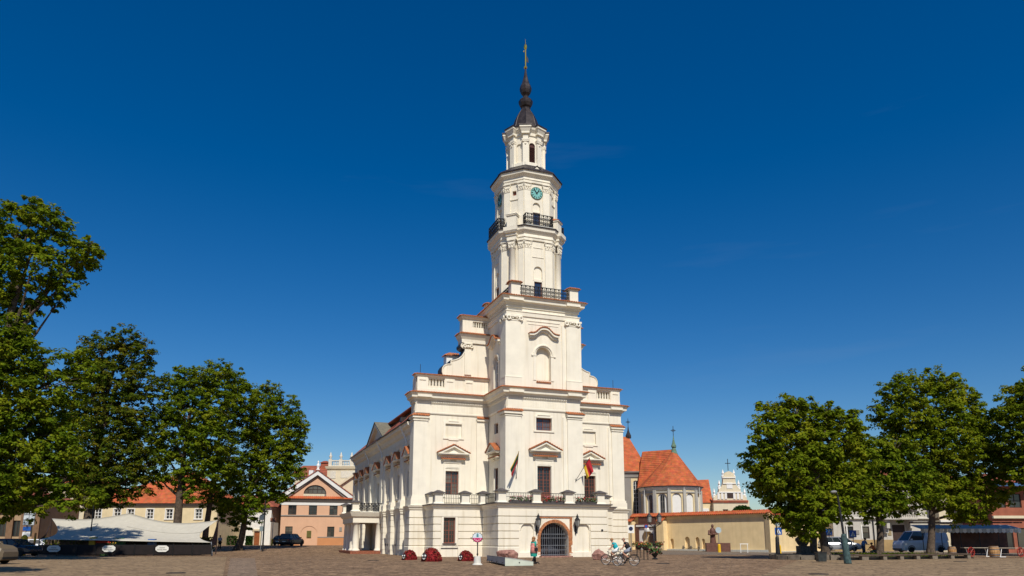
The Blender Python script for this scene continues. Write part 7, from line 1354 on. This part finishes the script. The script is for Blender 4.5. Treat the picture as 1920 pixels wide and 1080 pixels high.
def barrel(label, px, Y, s_=1.):
    t = thing('barrel', label, 'barrel', at(px, Y, .05), 0, 'oak barrels by the cafe'); n = 16
    for k in range(n):
        a0, a1 = 2 * math.pi * k / n + .01, 2 * math.pi * (k + 1) / n - .01; vs = []
        for z, r in ((0, .34), (.2, .41), (.45, .44), (.7, .41), (.92, .34)): vs += [(r * math.cos(a0) * s_, r * math.sin(a0) * s_, z * s_), (r * math.cos(a1) * s_, r * math.sin(a1) * s_, z * s_)]
        part('stave', MB().add(vs, [(2 * i, 2 * i + 1, 2 * i + 3, 2 * i + 2) for i in range(4)]), WOODB, t)
    part('barrel_head', MB().lathe([(.33 * s_, .88 * s_), (.33 * s_, .9 * s_)], 16), WOODB, t)
    for z, r in ((.06, .365), (.24, .425), (.66, .425), (.86, .365)): part('hoop', MB().lathe([(r * s_, (z - .025) * s_), ((r + .012) * s_, (z - .025) * s_), ((r + .012) * s_, (z + .025) * s_), (r * s_, (z + .025) * s_)], 20, cap=False), STEEL, t)
barrel('oak barrel standing in front of the dark cafe front on the right', 1865, 65); barrel('smaller oak barrel in the shade behind the white van trunk', 1786, 76, .9)
tr_ = None
for px, Y, w in ((1833, 67, 2.4), (1905, 65, 3.2)):
    t = thing('trestle_table', ('pale trestle table between the two barrels', 'longer pale trestle table at the right edge')[tr_ is not None], 'table', at(px, Y, .05), ang(-6), 'trestle tables of the right cafe'); tr_ = t; part('tabletop', MB().box(-w / 2, w / 2, -.35, .35, .74, .79), mat('pale_wood', (.38, .32, .24), .7, .2, 4), t)
    for x in (-w / 2 + .4, w / 2 - .4): part('trestle', MB().tube([(x - .2, -.3, 0), (x, -.25, .74)], .035, 5).tube([(x + .2, .3, 0), (x, .25, .74)], .035, 5).box(x - .25, x + .25, -.32, -.26, 0, .05), WHITEP, t)
for px, Y, lab in ((1822, 66, 'red spoked handcart wheel left of the barrel'), (1915, 64.5, 'red handcart wheel cut by the right edge')):
    t = thing('cart_wheel', lab, 'wheel', at(px, Y, .05), ang(20), 'red handcart wheels'); part('rim', MB().ring((0, 0, .42), .38, .04, 20, 6), mat('red_wheel_paint', (.3, .03, .02), .5), t); b = MB()
    for k in range(8): a = k * math.pi / 4; b.tube([(0, 0, .42), (.38 * math.cos(a), 0, .42 + .38 * math.sin(a))], .025, 4)
    part('spokes', b, MATS['red_wheel_paint'], t)
# greenery: clipped shrub behind the wall, hedge by the white house
def shrub(label, px, py, r, Y, m, name='shrub', sx=1., sz=1.):
    z = zat(py, Y); t = thing(name, label, name, wp(xat(px, Y, z), Y, gz(xat(px, Y), Y)), 0); c0 = z - t.location.z; R0 = r * mpp(Y); part('stem', MB().tube([(0, 0, -.1), (0, 0, c0)], .1, 6), BARK, t); d = rng.normal(size=(2600, 3)); d /= np.linalg.norm(d, axis=1, keepdims=True); part('foliage', cards(d * R0 * rng.uniform(.75, 1.02, (2600, 1)) * np.array([sx, 1, sz]) + np.array([0, 0, c0]), .15), m, t, kind='stuff'); return t
shrub('round clipped shrub rising above the yellow wall', 1392, 962, 19, 108, leafmat('shrub_leaves', (.015, .045, .01), (.03, .075, .015), (.06, .12, .02)), sz=.75)
for px, w, lab in ((425, 34, 'clipped green hedge in front of the white house'), (466, 11, 'short piece of clipped hedge beside the brown door')):
    Y = 119; t = thing('hedge', lab, 'hedge', at(px, Y), ang(0), 'clipped hedges at the white house'); hw = w / 2 * mpp(Y); hh = zat(1005, Y) - t.location.z; part('stems', MB().box(-hw * .9, hw * .9, -.3, .3, 0, hh * .8), BARK, t); d = rng.uniform([-hw, -.5, 0], [hw, .5, hh], (1500, 3)); part('foliage', cards(d, .13), MATS['shrub_leaves'], t, kind='stuff')

# iron covers set in the paving
for px, py, lab in ((700, 1051, 'iron manhole cover in the cobbles left of the town hall'), (1243, 1057, 'iron manhole cover in the cobbles right of the cyclists'), (1535, 1077, 'iron manhole cover at the bottom of the picture under the lamp'), (1800, 1053, 'iron manhole cover before the right cafe'), (330, 1075, 'iron manhole cover in the left foreground paving')):
    X, Y = gpt(px, py); t = thing('manhole_cover', lab, 'manhole cover', wp(X, Y, 0), random.random(), 'iron covers in the paving'); part('lid', MB().lathe([(.36, 0), (.36, .016), (.34, .018)], 20), mat('rusty_iron', (.05, .035, .028), .6, .4, 8, .5, 20), t); part('rim', MB().ring((0, 0, .012), .4, .02, 20, 5, 'z'), IRON, t)
